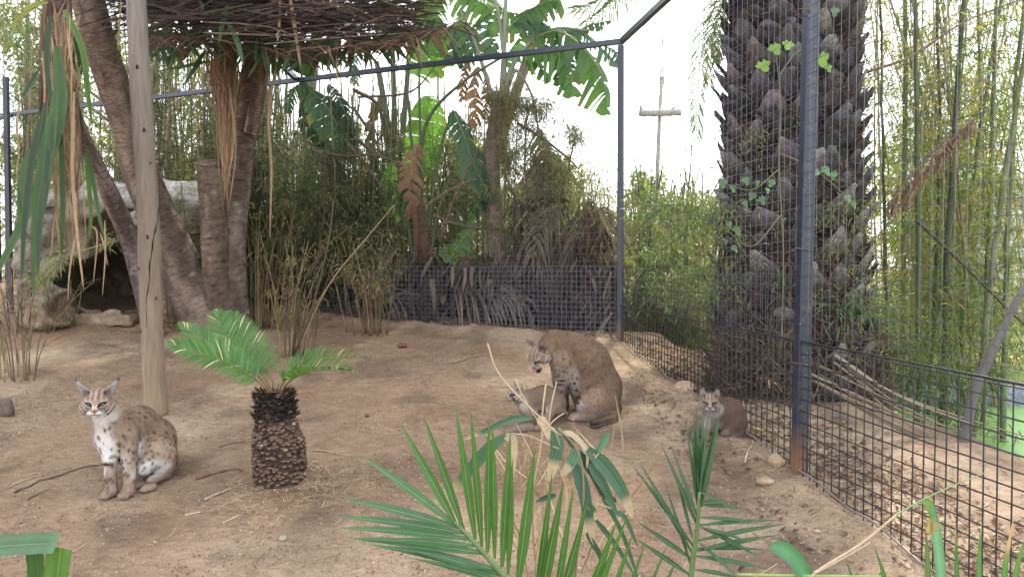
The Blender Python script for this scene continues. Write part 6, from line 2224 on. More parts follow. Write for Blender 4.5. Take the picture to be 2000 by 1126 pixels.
        fl = (Fl[F[pick]] * wts[..., None]).sum(1)
        fl = fl - nn * (fl * nn).sum(1, keepdims=True)
        ln = flen * U(.6, 1.25, nfur)
        if s.head:
            c, x, f, u, U_ = s.head
            qq = (p0_ - c) @ np.stack([x, f, u]).T / U_
            face = smooth(.7, .5, np.linalg.norm(qq - A(0, .3, 0), axis=1))
            ln = ln * (1 - .72 * face)
            hw = smooth(1.0, .7, np.linalg.norm(qq, axis=1))[:, None]
            rad = unit(p0_ - (c + f * .7 * U_ - u * .1 * U_))
            rad = rad - nn * (rad * nn).sum(1, keepdims=True)
            fl = unit(fl) * (1 - hw) + unit(rad) * hw
            eye = np.sqrt(((np.abs(qq[:, 0]) - .205) / .15) ** 2 + ((qq[:, 2] - .03) / .10) ** 2)
            ln = np.where((eye < 1.2) & (qq[:, 1] > .2), .0008, ln)
        d = unit(unit(fl + 1e-6) + nn * U(.25, .6, (nfur, 1)) + R.normal(size=(nfur, 3)) * .18)
        side = unit(np.cross(d, nn))
        jit = U(.72, 1.28, (nfur, 1))
        v = np.stack([p0_ - side * fw / 2 - nn * .001, p0_ + side * fw / 2 - nn * .001, p0_ + d * ln[:, None]], 1)
        FF = np.arange(nfur)[:, None] * 3 + np.array([[0, 1, 2]])
        fc = np.stack([cc * jit * .85, cc * jit * .85, cc * jit * 1.2], 1)
        mb = MB()
        mb.add(v.reshape(-1, 3), FF, fc.reshape(-1, 3))
        tag(mb.build('fur', M_FUR, t, smooth_=False), kind='stuff')
        if s.head:
            c, x, f, u, U_ = s.head
            for sg in (-1, 1):
                mb = MB()
                tl = .30 * sg
                ex = unit(x + u * tl)
                ez = np.cross(ex, f) * -1
                if ez @ u < 0:
                    ez = -ez
                ce = c + (x * .205 * sg + f * .425 + u * .022) * U_
                rings = [(0, .0, A(.01, .01, .01)), (.28, .0, A(.012, .012, .01)), (.40, 0, A(.11, .115, .07)), (.68, 0, A(.14, .135, .08)), (.80, 0, A(.02, .018, .015)), (1.0, 0, A(.015, .012, .01))]
                vs, cs_ = [], []
                for rr_, _, col in rings:
                    for a_ in np.linspace(0, 2 * math.pi, 14, endpoint=False):
                        vs.append(ce + (ex * math.cos(a_) * .088 * rr_ + ez * math.sin(a_) * (.036 if sg else 0) * rr_ + f * .045 * math.sqrt(1 - .98 * rr_ ** 2)) * U_)
                        cs_.append(col)
                f4 = [[r_ * 14 + k_, (r_ + 1) * 14 + k_, (r_ + 1) * 14 + (k_ + 1) % 14, r_ * 14 + (k_ + 1) % 14] for r_ in range(5) for k_ in range(14)]
                mb.add(vs, f4, np.array(cs_))
                mb.build('eye', M_EYE, t)
            mb = MB()
            for sg in (-1, 1):
                for k_ in range(7):
                    s0 = c + (x * .15 * sg + f * .6 - u * (.2 + .012 * k_)) * U_
                    e0 = s0 + (x * sg * U(.4, .6) + f * U(-.1, .15) + u * U(-.2, .12)) * U_
                    wires(mb, [s0], [s0 + (e0 - s0) * .6], .00016, A(.5, .5, .5))
            tag(mb.build('whiskers', M_FUR, t), kind='stuff')
        return t


M_EYE = attr_mat('eye', rough=0.12, spec=0.6, var=0.02)


def ball(s, px, py, dy, rpx, col, soft=.35, lim=(0, -1, 0), sy=None, marks=False):
    r = rpx * s.k
    rv = A(r, sy * s.k if sy else r * 3, r) if not isinstance(rpx, tuple) else None
    (s.marks if marks else s.paint).append((s.q(px, py, dy), rv, col, soft, lim))


def ballr(s, px, py, dy, rx, rz, col, soft=.35, lim=(0, -1, 0), marks=False):
    (s.marks if marks else s.paint).append((s.q(px, py, dy), A(rx * s.k, rx * s.k * 3, rz * s.k), col, soft, lim))


# ---- the spotted adult sitting at the left, looking at the camera
def cat_one():
    s = Cat('bobcat', 'spotted bobcat sitting upright at the left, facing the viewer in front of the wooden pole', 'bobcat', 3.98, 0.0037, base_px=G(-2.0, 4.02))
    s.marks = []
    LEG = A(.30, .225, .17)
    s.cone((206, 808, .03), (224, 846, .08), 25, 32, .04)
    s.cone((224, 846, .08), (236, 870, .12), 34, 24, .04)
    s.ell((226, 850, .10), (36, 38, 36), .04)
    s.cone((236, 838, .12), (270, 826, .25), 29, 34, .05, flow=(1, .5, -.6))
    s.cone((270, 826, .25), (300, 856, .33), 34, 41, .05, flow=(.6, .4, -1))
    s.cone((300, 856, .33), (312, 893, .36), 40, 36, .05, flow=(.2, .2, -1))
    s.cone((245, 880, .14), (285, 898, .26), 28, 30, .05, col=WHITE * .9, sp=.5)
    # thighs
    s.ell((310, 888, .22), (36, 34, 40), .03, flow=(-.2, -.3, -1), col=A(.36, .26, .185), sp=.9)
    s.cone((306, 882, .2), (281, 912, .10), 28, 17, .03, col=A(.42, .33, .26), sp=.8)
    s.cone((325, 912, .2), (322, 926, .2), 15, 9, .02, col=TAWNY_D, sp=.3)
    # hind feet
    s.cone((326, 922, .2), (296, 938, .10), 9, 9, .02, col=LEG, sp=.1, flow=(-1, -.5, -.2))
    s.paw(286, .04, 10.5, (-.75, -.7), col=LEG)
    s.cone((300, 938, .18), (280, 940, .13), 9, 9, .02, col=LEG, sp=.1, flow=(-1, -.5, -.2))
    s.paw(266, .08, 10, (-.7, -.75), col=LEG)
    # forelegs
    s.cone((207, 852, .04), (215, 900, .0), 20, 11.5, .025, col=A(.46, .40, .35), sp=.7)
    s.paw(206, -.05, 12, (-.35, -.95), col=LEG, leg=(215, 900, .0), legr=11)
    s.cone((246, 846, .07), (254, 900, .03), 23, 13.5, .025, col=LEG, sp=1)
    s.paw(242, -.04, 12, (-.12, -1), col=LEG, leg=(254, 900, .03), legr=12.5)
    s.cone((335, 905, .38), (342, 918, .42), 9, 6, .02, col=TAWNY_D, sp=.2)
    s.set_head((190, 783, -0.01), (.36, -.92, -.14), (.05, -.05, 1), 0.158, ear=.50, eartilt=.36)
    # white chest, belly fluff, inner leg
    ballr(s, 206, 838, .02, 17, 28, A(.52, .46, .40), .5)
    ballr(s, 211, 868, .02, 21, 25, A(.62, .60, .58), .4)
    ballr(s, 214, 885, .02, 17, 16, A(.60, .58, .56), .4)
    ballr(s, 208, 915, .0, 8, 28, A(.60, .58, .57), .4, None)
    ballr(s, 268, 895, .15, 20, 38, A(.62, .61, .60), .35, None)
    ballr(s, 300, 912, .12, 24, 17, A(.58, .57, .56), .4, None)
    ballr(s, 338, 902, .3, 16, 26, TAWNY_D * .75, .5, None)
    for (px, py, rx, rz) in ((218, 900, 13, 4.5), (208, 903, 5, 4.5), (219, 919, 4.5, 4.5), (224, 927, 2.5, 2.5), (199, 857, 4.5, 2.5), (206, 880, 5.5, 3.5), (203, 887, 3.5, 3.5), (222, 851, 3.5, 2.5), (235, 878, 4, 3.5), (244, 896, 3.2, 3.5), (272, 907, 5.5, 5), (285, 883, 6, 5), (292, 901, 5, 5), (298, 925, 6, 4), (288, 912, 4, 5), (281, 890, 4, 5),
                             (212, 928, 2.2, 2.4), (210, 940, 2, 2), (221, 938, 2, 2), (198, 838, 2, 2), (205, 832, 2.5, 2.5), (214, 830, 2.5, 3), (224, 822, 6, 3.5), (227, 808, 3, 3.5), (213, 805, 2.5, 4), (210, 846, 3, 2), (196, 868, 4, 1.8), (237, 870, 4, 2.2), (316, 878, 5, 5), (328, 868, 4, 4), (314, 892, 4, 4)):
        ballr(s, px, py, .02, rx, rz, A(.03, .026, .026) if px < 250 or py > 880 else A(.08, .05, .04), .25, (0, -1, 0), True)
    s.spot = dict(cs=0.024, r=0.44, col=A(0.075, 0.042, 0.028), strength=.85)

    return s.build(85000, .0125, .0017)


cat_one()


# ---- the large brown adult sitting hunched, head turned down
def cat_two():
    s = Cat('bobcat', 'large brown bobcat sitting hunched in profile licking with its head bowed', 'bobcat', 5.32, 0.0045, base_px=G(0.6, 5.32))
    s.marks = []
    s.tint = A(.9, .9, .9)
    BR = A(.155, .098, .062)
    LG = A(.20, .148, .11)
    s.cone((1064, 682, -.10), (1085, 672, -.04), 18, 24, .04, col=BR, sp=.3, flow=(1, .2, -.3))
    s.cone((1084, 672, -.04), (1112, 690, .0), 26, 41, .05, col=BR, sp=.6, flow=(1, 0, -.3))
    s.cone((1112, 690, .0), (1142, 712, .04), 42, 50, .05, col=BR, sp=.9, flow=(.8, 0, -.7))
    s.cone((1142, 712, .04), (1164, 758, .06), 50, 50, .05, col=A(.165, .112, .076), sp=1, flow=(.4, 0, -1))
    s.cone((1164, 758, .06), (1168, 782, .05), 48, 42, .05, col=A(.165, .112, .076), sp=.9, flow=(.1, 0, -1))
    s.ell((1172, 788, -.07), (36, 26, 29), .03, col=A(.16, .105, .072), sp=.7, flow=(.1, -.2, -1))
    s.cone((1160, 780, -.1), (1140, 792, -.12), 22, 15, .03, col=A(.29, .2, .14), sp=.6)
    # foreleg pair
    s.cone((1096, 706, -.10), (1094, 742, -.06), 22, 15, .04, col=A(.25, .175, .125), sp=1)
    s.paw(1088, -.02, 11, (-.9, -.4), col=LG, leg=(1094, 742, -.05), legr=14)
    s.cone((1104, 715, .06), (1100, 750, .1), 18, 13, .04, col=A(.24, .17, .12), sp=1)
    s.paw(1098, .12, 11, (-.9, -.3), col=LG, leg=(1100, 750, .1), legr=12)
    # hind feet
    s.cone(s.gp(1172, -.10, 12), s.gp(1138, -.12, 11), 13, 11, .02, col=LG, sp=.2, flow=(-1, 0, 0))
    s.paw(1127, -.12, 11, (-.95, -.25), col=A(.36, .29, .23))
    s.cone((1150, 782, -.08), s.gp(1140, -.11, 12), 18, 11, .03, col=LG, sp=.3)
    # tail curled to the front with a black tip
    s.cone((1205, 795, -.0), s.gp(1199, -.16, 8), 10, 8, .02, col=BR, sp=.3)
    s.cone(s.gp(1199, -.16, 8), s.gp(1180, -.22, 8), 8, 7.5, .01, col=BR, sp=.0)
    s.cone(s.gp(1180, -.22, 8), s.gp(1161, -.23, 8), 7.5, 7, .006, col=BLACK, sp=0)
    s.set_head((1052, 690, -.20), (-.46, -.40, -.76), (-.2, -.3, 1), 0.152, ear=.46, eartilt=.14, earf=-.2, roundear=True)
    # belly and inner thigh
    ballr(s, 1120, 748, -.1, 10, 34, A(.36, .33, .31), .5, None)
    ballr(s, 1112, 728, -.1, 9, 12, A(.34, .28, .23), .5, None)
    ballr(s, 1130, 792, -.15, 9, 10, A(.33, .30, .28), .5, None)
    ballr(s, 1078, 704, -.2, 8, 26, A(.30, .25, .21), .5, None)
    ballr(s, 1212, 750, .05, 14, 70, TAWNY_D * .75, .6, None)
    for px, py, rx, rz in ((1126, 762, 4, 3), (1130, 776, 5, 3.5), (1122, 748, 3, 3), (1128, 784, 6, 4), (1090, 750, 9, 2.5), (1097, 742, 8, 2.2), (1088, 733, 6, 2), (1136, 800, 4, 2), (1142, 798, 2.5, 2)):
        ballr(s, px, py, -.1, rx, rz, BLACK * 1.6, .3, (0, -1, 0), True)
    s.spot = dict(cs=0.024, r=0.42, col=A(0.07, 0.05, 0.04), strength=.75)
    s.facew = .6
    t = s.build(70000, .012, .0018)
    c, x, f, u, U_ = s.head
    mb = MB()        # tongue
    s0 = c + (f * .62 - u * .30) * U_
    blade(mb, [s0, s0 + (f * .18 - u * .02) * U_, s0 + (f * .24 + u * .10) * U_], .040, A(.30, .10, .10), N=-u, n=7, fold=-.25, mid=A(.26, .08, .085), prof=lambda v: np.sqrt(np.clip(1 - v ** 3, 0, 1)))
    mb.build('tongue', M_EYE, t)
    mb = MB()        # dark open jaw
    s1 = c + (f * .50 - u * .42) * U_
    tube(mb, resample([s1 - x * .14 * U_, s1 + (f * .10 - u * .05) * U_, s1 + x * .20 * U_], 9), np.array([.3, .8, 1, 1, 1, 1, 1, .8, .4]) * .12 * U_, A(.022, .02, .022), 10)
    mb.build('lower_jaw', M_FUR, t)
    return t


cat_two()


def kitten_a():
    s = Cat('bobcat_kitten', 'bobcat kitten lying beside the large brown bobcat with its head turned left', 'kitten', 5.12, 0.0038, base_px=G(.15, 5.12))
    s.marks = []
    KB = A(.15, .11, .082)
    LG = A(.20, .155, .12)
    s.facew = .36
    s.cone((1016, 776, -.02), (1032, 784, .0), 15, 19, .03, col=KB, sp=.3)
    s.cone((1032, 782, .0), (1062, 778, .03), 21, 25, .03, col=KB, sp=.5, flow=(1, 0, 0))
    s.cone((1062, 778, .03), (1084, 786, .03), 25, 22, .03, col=KB, sp=.6, flow=(1, 0, -.2))
    s.ell((1082, 788, -.03), (21, 16, 18), .02, col=KB * 1.05, sp=.6, flow=(0, 0, -1))
    s.cone((1024, 795, -.06), (1034, 808, -.12), 12, 9, .02, col=LG, sp=.2)
    s.cone(s.gp(1036, -.12, 8), s.gp(1006, -.14, 8), 8, 7.5, .02, col=LG, sp=.0, flow=(-1, 0, 0))
    s.paw(998, -.14, 9, (-1, -.2), col=LG)
    s.cone((1044, 804, -.06), s.gp(1016, -.05, 8), 8, 7.5, .02, col=LG, sp=.0, flow=(-1, 0, 0))
    s.paw(1012, -.05, 8.5, (-1, -.1), col=LG)
    s.cone((1078, 798, -.07), s.gp(1060, -.11, 8), 10, 8, .02, col=LG, sp=.2)
    s.paw(1054, -.11, 8, (-1, -.2), col=LG)
    s.cone((1098, 800, .02), (1106, 806, .0), 6, 4, .02, col=TAWNY_D, sp=0)
    s.set_head((1010, 767, -.05), (-.86, -.45, -.14), (-.05, -.05, 1), 0.116, ear=.36, eartilt=.12)
    ballr(s, 1020, 792, -.05, 10, 11, A(.28, .25, .22), .5, None)
    ballr(s, 1068, 798, -.1, 3, 6, A(.32, .31, .3), .4, None)
    for px, py in ((1026, 790), (1020, 795), (1031, 797), (1015, 786)):
        ballr(s, px, py, -.06, 2, 1.6, BLACK * 2, .3, (0, -1, 0), True)
    s.spot = dict(cs=0.022, r=0.32, col=A(0.12, 0.075, 0.05), strength=.45)
    return s.build(34000, .010, .0017)


kitten_a()


def kitten_b():
    s = Cat('bobcat_kitten', 'bobcat kitten sitting against the side fence behind the tall narrow palm leaves', 'kitten', 4.82, 0.0038, base_px=G(1.3, 4.82))
    s.marks = []
    s.tint = A(.8, .8, .82)
    KB = A(.115, .078, .056)
    LG = A(.19, .145, .11)
    s.facew = .5
    s.cone((1388, 800, .02), (1396, 812, .05), 17, 19, .03, col=KB, sp=.2)
    s.ell((1388, 822, .04), (17, 17, 22), .03, col=A(.22, .18, .14), sp=.2)
    s.cone((1400, 806, .06), (1422, 808, .12), 22, 30, .04, col=KB, sp=.2, flow=(.8, .4, -.4))
    s.cone((1422, 808, .12), (1432, 826, .13), 30, 28, .04, col=KB, sp=.2)
    s.ell((1430, 832, .04), (24, 20, 22), .03, col=KB * .9, sp=.1)
    s.cone((1380, 822, .0), (1380, 840, -.01), 9, 7.5, .02, col=LG, sp=.3)
    s.paw(1380, -.03, 8.5, (-.1, -1), col=LG, leg=(1380, 835, .0), legr=7.5)
    s.cone((1368, 820, .02), (1360, 838, .0), 9, 7.5, .02, col=LG, sp=.3)
    s.paw(1358, -.01, 8.5, (-.3, -1), col=LG, leg=(1361, 835, .0), legr=7.5)
    s.paw(1420, -.02, 9, (-.4, -1), col=LG)
    s.cone((1450, 842, .08), (1462, 849, .04), 7, 4.5, .02, col=TAWNY_D, sp=0)
    s.set_head((1386, 783, -.02), (-.22, -.95, -.12), (.0, -.08, 1), 0.132, ear=.36, eartilt=.10, roundear=True)
    ballr(s, 1382, 812, -.02, 14, 10, A(.26, .2, .14), .5, None)
    ballr(s, 1380, 826, -.02, 9, 9, A(.3, .29, .28), .5, None)
    s.spot = dict(cs=0.022, r=0.3, col=A(0.12, 0.075, 0.05), strength=.4)
    return s.build(36000, .010, .0017)


kitten_b()

# ------------------------------------------------------------------ dry reed clumps inside the cage
REED = [(0.25, 0.18, 0.11), (0.17, 0.115, 0.07), (0.19, 0.165, 0.085), (0.11, 0.075, 0.05)]


def reeds(label, px0, py0, spread, n, hmin, hmax, fan, leafy, seedlean=0, long=()):
    b = g_at(px0, py0)
    t = thing('dry_bamboo_clump', label, 'dry bamboo', b)
    D = b[1]
    k = D / FPX
    tips = []
    for q in range(n):
        ox, oy = R.normal(0, spread * k), R.normal(0, spread * k * .6)
        s0 = G(b[0] + ox, b[1] + oy, -.02)
        h = U(hmin, hmax) * k
        ln = R.normal(seedlean, fan) * h
        e = s0 + A(ln + ox * .6, R.normal(0, fan * .6) * h, h)
        m_ = (s0 + e) / 2 + A(-ln * .18, 0, h * .05)
        path = resample([s0, m_, e], 12)
        mb = MB()
        c_ = mixcols(REED, 1, .2)[0]
        tube(mb, path, np.linspace(1.3, .5, 12) * U(.6, 1.25) * k, np.tile(c_, (12, 1)) * np.where(np.arange(12) % 3 == 0, .7, 1.1)[:, None], 5)
        if U(0, 1) < .6:
            for _ in range(3):
                i_ = int(U(4, 11))
                d_ = A(U(-1, 1), U(-.6, .6), U(.2, 1.2))
                e_ = path[i_] + unit(d_) * U(20, 60) * k
                tube(mb, [path[i_], (path[i_] + e_) / 2 + A(0, 0, .01), e_], .5 * k, c_, 4)
                tips.append(e_)
        mb.build('cane', M_STRAW, t)
        tips += [path[-1], path[-3]]
    for (a, b_, r) in long:
        mb = MB()
        path = resample(PL(a), 16)
        tube(mb, path, np.linspace(r, r * .5, 16) * k, mixcols(REED, 1)[0], 6)
        mb.build('cane', M_STRAW, t)
        tips += [path[-1], path[-2], path[-4], path[-6]]
    if leafy:
        mb = MB()
        leaf_tufts(mb, np.array(tips), leafy, .07, [(0.10, 0.14, 0.05), (0.19, 0.18, 0.08), (0.32, 0.26, 0.15)], .10, 4)
        tag(mb.build('foliage', M_LEAF, t, smooth_=False), kind='stuff')
    return t


reeds('tall dry bamboo clump growing beside the foot of the upright forked trunk', 515, 640, 22, 34, 150, 260, .10, 70, .0)
d = 6.9
reeds('dry bamboo clump with long canes leaning right, in the cage behind the cycad', 575, 695, 16, 24, 110, 250, .16, 110, .12,
      [([(575, 690, d), (610, 600, d), (640, 480, d), (652, 390, d)], 0, 2.6), ([(580, 690, d), (640, 560, d), (720, 460, d), (770, 400, d)], 0, 2.0), ([(570, 690, d), (590, 560, d), (640, 480, d), (700, 430, d)], 0, 1.8), ([(590, 640, d), (640, 560, d), (690, 520, d)], 0, 1.5)])
reeds('dry bamboo clump with pale leafy tops standing before the middle of the back fence', 725, 655, 16, 30, 90, 200, .12, 190, .0)
reeds('short dry bamboo clump at the left edge beside the rock den', 40, 740, 22, 20, 80, 180, .14, 0, -.05)
reeds('straggly dry grass and cane clump behind the left edge clump', 35, 650, 40, 34, 60, 160, .2, 30, .0)
reeds('two thin green canes standing between the wooden pole and the trunks', 330, 642, 5, 4, 90, 110, .12, 0, -.1)
# leafy sprig by the den mouth
sp = thing('bamboo_sprig', 'pale leafy bamboo sprig growing across the dark den mouth', 'bamboo', P(110, 560, 7.6))
for sq in (((60, 560, 7.6), (110, 510, 7.5), (160, 490, 7.4), (240, 466, 7.3)), ((60, 570, 7.6), (100, 530, 7.5), (125, 500, 7.4))):
    sub(sp, 'twig', lambda m: stem(m, list(sq), 1.6, 1.0, A(.2, .18, .09), 5, 16), M_CULM)
    mb = MB()
    leaf_tufts(mb, resample(PL(sq), 40)[6:], 60, 0.075, [(0.17, 0.22, 0.10), (0.25, 0.27, 0.14)], 0.10, 5)
    tag(mb.build('foliage', M_LEAF, sp, smooth_=False), kind='stuff')
sp = thing('bamboo_sprig', 'small leafy bamboo sprig in front of the right side of the rock den', 'bamboo', P(365, 420, 8.0))
for sq in (((372, 640, 8.2), (368, 520, 8.2), (360, 420, 8.1), (352, 350, 8.0)), ((372, 640, 8.2), (378, 520, 8.2), (384, 460, 8.1))):
    sub(sp, 'twig', lambda m: stem(m, list(sq), 1.6, 1.0, A(.2, .18, .09), 5, 16), M_CULM)
    mb = MB()
    leaf_tufts(mb, resample(PL(sq), 40)[16:], 55, 0.075, [(0.13, 0.18, 0.07), (0.25, 0.22, 0.10)], 0.16, 5)
    tag(mb.build('foliage', M_LEAF, sp, smooth_=False), kind='stuff')

# ------------------------------------------------------------------ foreground palm leaves
FG, FGM, FGL = A(0.04, 0.105, 0.03), A(0.13, 0.24, 0.09), A(0.05, 0.125, 0.05)


def leaflet(parent, b, tp, D, w, col=FG, mid=None, dd=0.0, N=(0, -1, .25), fold=.35, sag=0.0, tip=None, name='leaflet', n=9):
    mb = MB()
    m_ = ((b[0] + tp[0]) / 2, (b[1] + tp[1]) / 2 - sag, D + dd * .4)
    blade(mb, PL([(b[0], b[1], D), m_, (tp[0], tp[1], D + dd)]), w * D / FPX, col * U(.88, 1.12), N=N, fold=fold, n=n, rib=.13, mid=mid if mid is not None else col * 2.4 + .03, tip=tip,
          prof=lambda u: np.clip(.35 + 2.2 * u, 0, 1) * np.clip((1 - u) * 1.9, 0, 1) ** .8)
    return mb.build(name, M_LEAFN, parent)


d = 1.42
b0 = P(1100, 1250, d)
fp = thing('palm_frond', 'large green palm frond with stiff leaflets fanning up in the foreground centre', 'palm frond', A(b0[0], b0[1], float(gz(b0[0], b0[1]))))
sub(fp, 'rachis', lambda m: stem(m, [(888, 1018, d), (928, 1060, d), (991, 1130, d), (1060, 1200, d), (1160, 1400, d)], 3.2, 10, A(.14, .22, .08), 8, 24), M_LEAFN)
for b, tp, w in (((890, 1025), (702, 887), 19), ((897, 1030), (659, 971), 19), ((910, 1041), (650, 1006), 18), ((923, 1052), (653, 1029), 18), ((949, 1080), (674, 1049), 22), ((940, 1066), (700, 1052), 14), ((978, 1114), (720, 1062), 20), ((985, 1124), (796, 1072), 18), ((1000, 1140), (799, 1088), 14)):
    leaflet(fp, b, tp, d, w * .95, FGL, dd=-.02, N=(.1, -.75, .65), sag=3)
for b, tp, w in (((892, 1026), (783, 828), 20), ((906, 1036), (827, 810), 18), ((928, 1052), (890, 797), 20), ((941, 1067), (919, 798), 17), ((952, 1078), (955, 812), 20), ((966, 1090), (962, 822), 16), ((980, 1106), (997, 838), 22), ((992, 1120), (1001, 890), 16), ((1010, 1145), (1045, 870), 26),
                 ((1045, 1190), (1079, 916), 18), ((1052, 1190), (1101, 935), 24), ((1080, 1200), (1121, 942), 17), ((1085, 1210), (1149, 971), 22), ((1125, 1230), (1205, 1013), 24), ((1130, 1240), (1228, 1000), 18), ((1165, 1250), (1238, 1033), 15), ((1190, 1260), (1262, 1052), 13), ((1215, 1270), (1304, 1060), 12)):
    leaflet(fp, b, tp, d, w * .92, A(.045, .12, .025), dd=.0, N=(.35, -1, .0), sag=0)
leaflet(fp, (1280, 1180), (1322, 1092), d, 9, FG)

d = 1.95
b0 = P(1350, 1250, d)
fq = thing('palm_frond', 'dark narrow leaved palm frond standing upright in front of the kitten by the fence', 'palm frond', A(b0[0], b0[1], float(gz(b0[0], b0[1]))))
sub(fq, 'rachis', lambda m: stem(m, [(1366, 960, d), (1361, 1040, d), (1352, 1100, d), (1346, 1200, d), (1345, 1400, d)], 3, 8, A(.12, .2, .08), 8, 24), M_LEAFN)
FD = A(.027, .075, .028)
for b, tp, w in (((1366, 1000), (1360, 786), 10), ((1367, 980), (1373, 789), 11), ((1368, 990), (1407, 801), 13), ((1367, 970), (1400, 812), 9), ((1366, 1000), (1354, 800), 8), ((1366, 1010), (1338, 815), 8), ((1365, 960), (1348, 830), 7), ((1364, 1030), (1290, 864), 10), ((1362, 1010), (1309, 867), 9), ((1354, 1066), (1233, 905), 10), ((1352, 1080), (1244, 893), 10),
                 ((1366, 990), (1394, 867), 8), ((1366, 960), (1384, 800), 8), ((1350, 1090), (1244, 1017), 10), ((1345, 1120), (1240, 1050), 10), ((1352, 1050), (1320, 930), 8), ((1348, 1100), (1298, 940), 8)):
    leaflet(fq, b, tp, d, w * 1.05, FD, dd=.05, N=(.4, -1, .1))
for b, tp, w in (((1366, 980), (1423, 978), 7), ((1366, 985), (1462, 994), 9), ((1366, 1010), (1485, 1020), 8), ((1364, 1025), (1527, 1015), 9), ((1363, 1055), (1542, 1021), 11), ((1362, 1075), (1524, 1043), 11), ((1362, 1070), (1502, 1073), 9), ((1360, 1085), (1511, 1113), 11), ((1368, 1028), (1490, 1092), 11), ((1370, 1030), (1470, 1060), 8), ((1358, 1112), (1452, 1130), 10), ((1366, 1060), (1440, 1126), 9), ((1366, 960), (1440, 1000), 7)):
    leaflet(fq, b, tp, d, w, FD * 1.15, dd=-.05, N=(0, -.7, .7), sag=2)

# broad bamboo leaves with bleached tips
d = 1.5
bs = thing('bamboo_spray', 'drooping spray of broad blue green bamboo leaves with bleached tan tips', 'bamboo', A(P(1080, 1126, d)[0], d, float(gz(P(1080, 1126, d)[0], d))))
BG, BGD, TAN = A(.045, .115, .07), A(.024, .065, .045), A(.35, .28, .20)
for sq, w, col, tp, tf in (([(1040, 816, d), (1000, 818, d), (950, 840, d), (905, 858, d)], 13, BG, TAN, .16), ([(988, 851, d), (955, 875, d), (915, 920, d), (880, 960, d), (835, 990, d)], 25, BG, TAN, .30), ([(986, 852, d), (1000, 858, d), (1002, 890, d), (998, 946, d)], 21, TAN * .95, TAN, .5),
                           ([(1050, 816, d), (1062, 826, d), (1074, 860, d)], 20, TAN, TAN, .5), ([(1082, 838, d), (1088, 870, d), (1080, 910, d), (1072, 940, d)], 28, BG, TAN, .35), ([(1128, 876, d), (1118, 900, d), (1095, 930, d)], 24, BG * 1.2, TAN, .3),
                           ([(1100, 843, d), (1120, 850, d), (1146, 880, d), (1146, 915, d)], 12, TAN, TAN, .5), ([(1148, 876, d), (1185, 915, d), (1215, 960, d), (1236, 1012, d)], 32, BG * .9, TAN, .18), ([(1121, 903, d), (1138, 950, d), (1148, 1000, d), (1160, 1065, d)], 27, BGD * 1.2, TAN, .18),
                           ([(1128, 880, d + .03), (1160, 920, d + .03), (1180, 960, d + .03), (1205, 980, d + .03)], 24, BGD, BGD, .2), ([(1150, 905, d), (1180, 950, d), (1205, 1005, d)], 20, BG * .8, BG, .2), ([(1188, 846, d), (1175, 868, d), (1155, 900, d)], 15, BG * 1.3, TAN, .2),
                           ([(1086, 966, d), (1065, 972, d), (1046, 980, d)], 12, BGD, BG, .2), ([(1100, 846, d + .02), (1110, 852, d + .02), (1120, 876, d + .02)], 18, BGD, BG, .2), ([(1060, 830, d), (1085, 842, d), (1096, 876, d)], 7, TAN * .9, TAN, .5), ([(1146, 985, d), (1158, 995, d), (1164, 1016, d)], 15, A(.06, .10, .03), TAN, .3),
                           ([(1160, 1010, d + .1), (1200, 1060, d + .1), (1238, 1120, d + .1)], 12, BG * .9, BG, .2), ([(1170, 960, d + .1), (1215, 1040, d + .1), (1250, 1140, d + .1)], 10, BG * .8, BG, .2), ([(1200, 1000, d + .1), (1220, 1010, d + .1), (1245, 1065, d + .1)], 12, BG, BG, .2),
                           ([(1190, 885, d + .1), (1230, 895, d + .1), (1290, 893, d + .1)], 2.5, BG, BG, .2), ([(1145, 1040, d), (1170, 1080, d), (1180, 1110, d)], 12, BG * .8, TAN, .2)):
    mb = MB()
    blade(mb, PL(sq), w * d / FPX, col * U(.9, 1.1), N=(U(-.3, .3), -1, U(0, .5)), fold=U(.05, .25), n=18, rib=.1, mid=col * 1.6, tip=tp * U(.8, 1.1), tipfrac=tf, twist=U(-.5, .5))
    mb.build('leaf', M_LEAFN, bs)
for sq, r, col in (([(952, 670, 1.5), (975, 730, 1.5), (1040, 800, 1.5), (1095, 850, 1.5)], 1.4, A(.45, .36, .24)), ([(1006, 738, 1.5), (1022, 775, 1.5), (1050, 820, 1.5)], 1.1, A(.42, .33, .22)), ([(1066, 750, 1.55), (1060, 800, 1.55), (1055, 880, 1.55), (1030, 1000, 1.55)], 1.6, A(.45, .37, .25)), ([(1087, 745, 1.55), (1075, 800, 1.55), (1070, 860, 1.55)], 1.4, A(.42, .34, .24)),
                   ([(1102, 806, 1.5), (1080, 822, 1.5), (1060, 850, 1.5)], 1.3, A(.42, .34, .24)), ([(1092, 876, 1.5), (1060, 862, 1.5), (1030, 850, 1.5), (998, 846, 1.5)], 1.6, TAN), ([(1120, 1250, 1.5), (1125, 1100, 1.5), (1140, 960, 1.5), (1128, 880, 1.5), (1090, 835, 1.5)], 2.6, A(.2, .17, .1)),
                   ([(1055, 1200, 1.6), (1040, 1000, 1.6), (1060, 850, 1.6)], 2.0, A(.3, .22, .13)), ([(1030, 1200, 1.6), (1060, 1000, 1.6), (1075, 880, 1.6)], 1.8, A(.36, .27, .17))):
    sub(bs, 'stalk', lambda m: tube(m, resample(PL(sq), 20), r * 1.5 / FPX, col, 6), M_STRAW)
mb = MB()
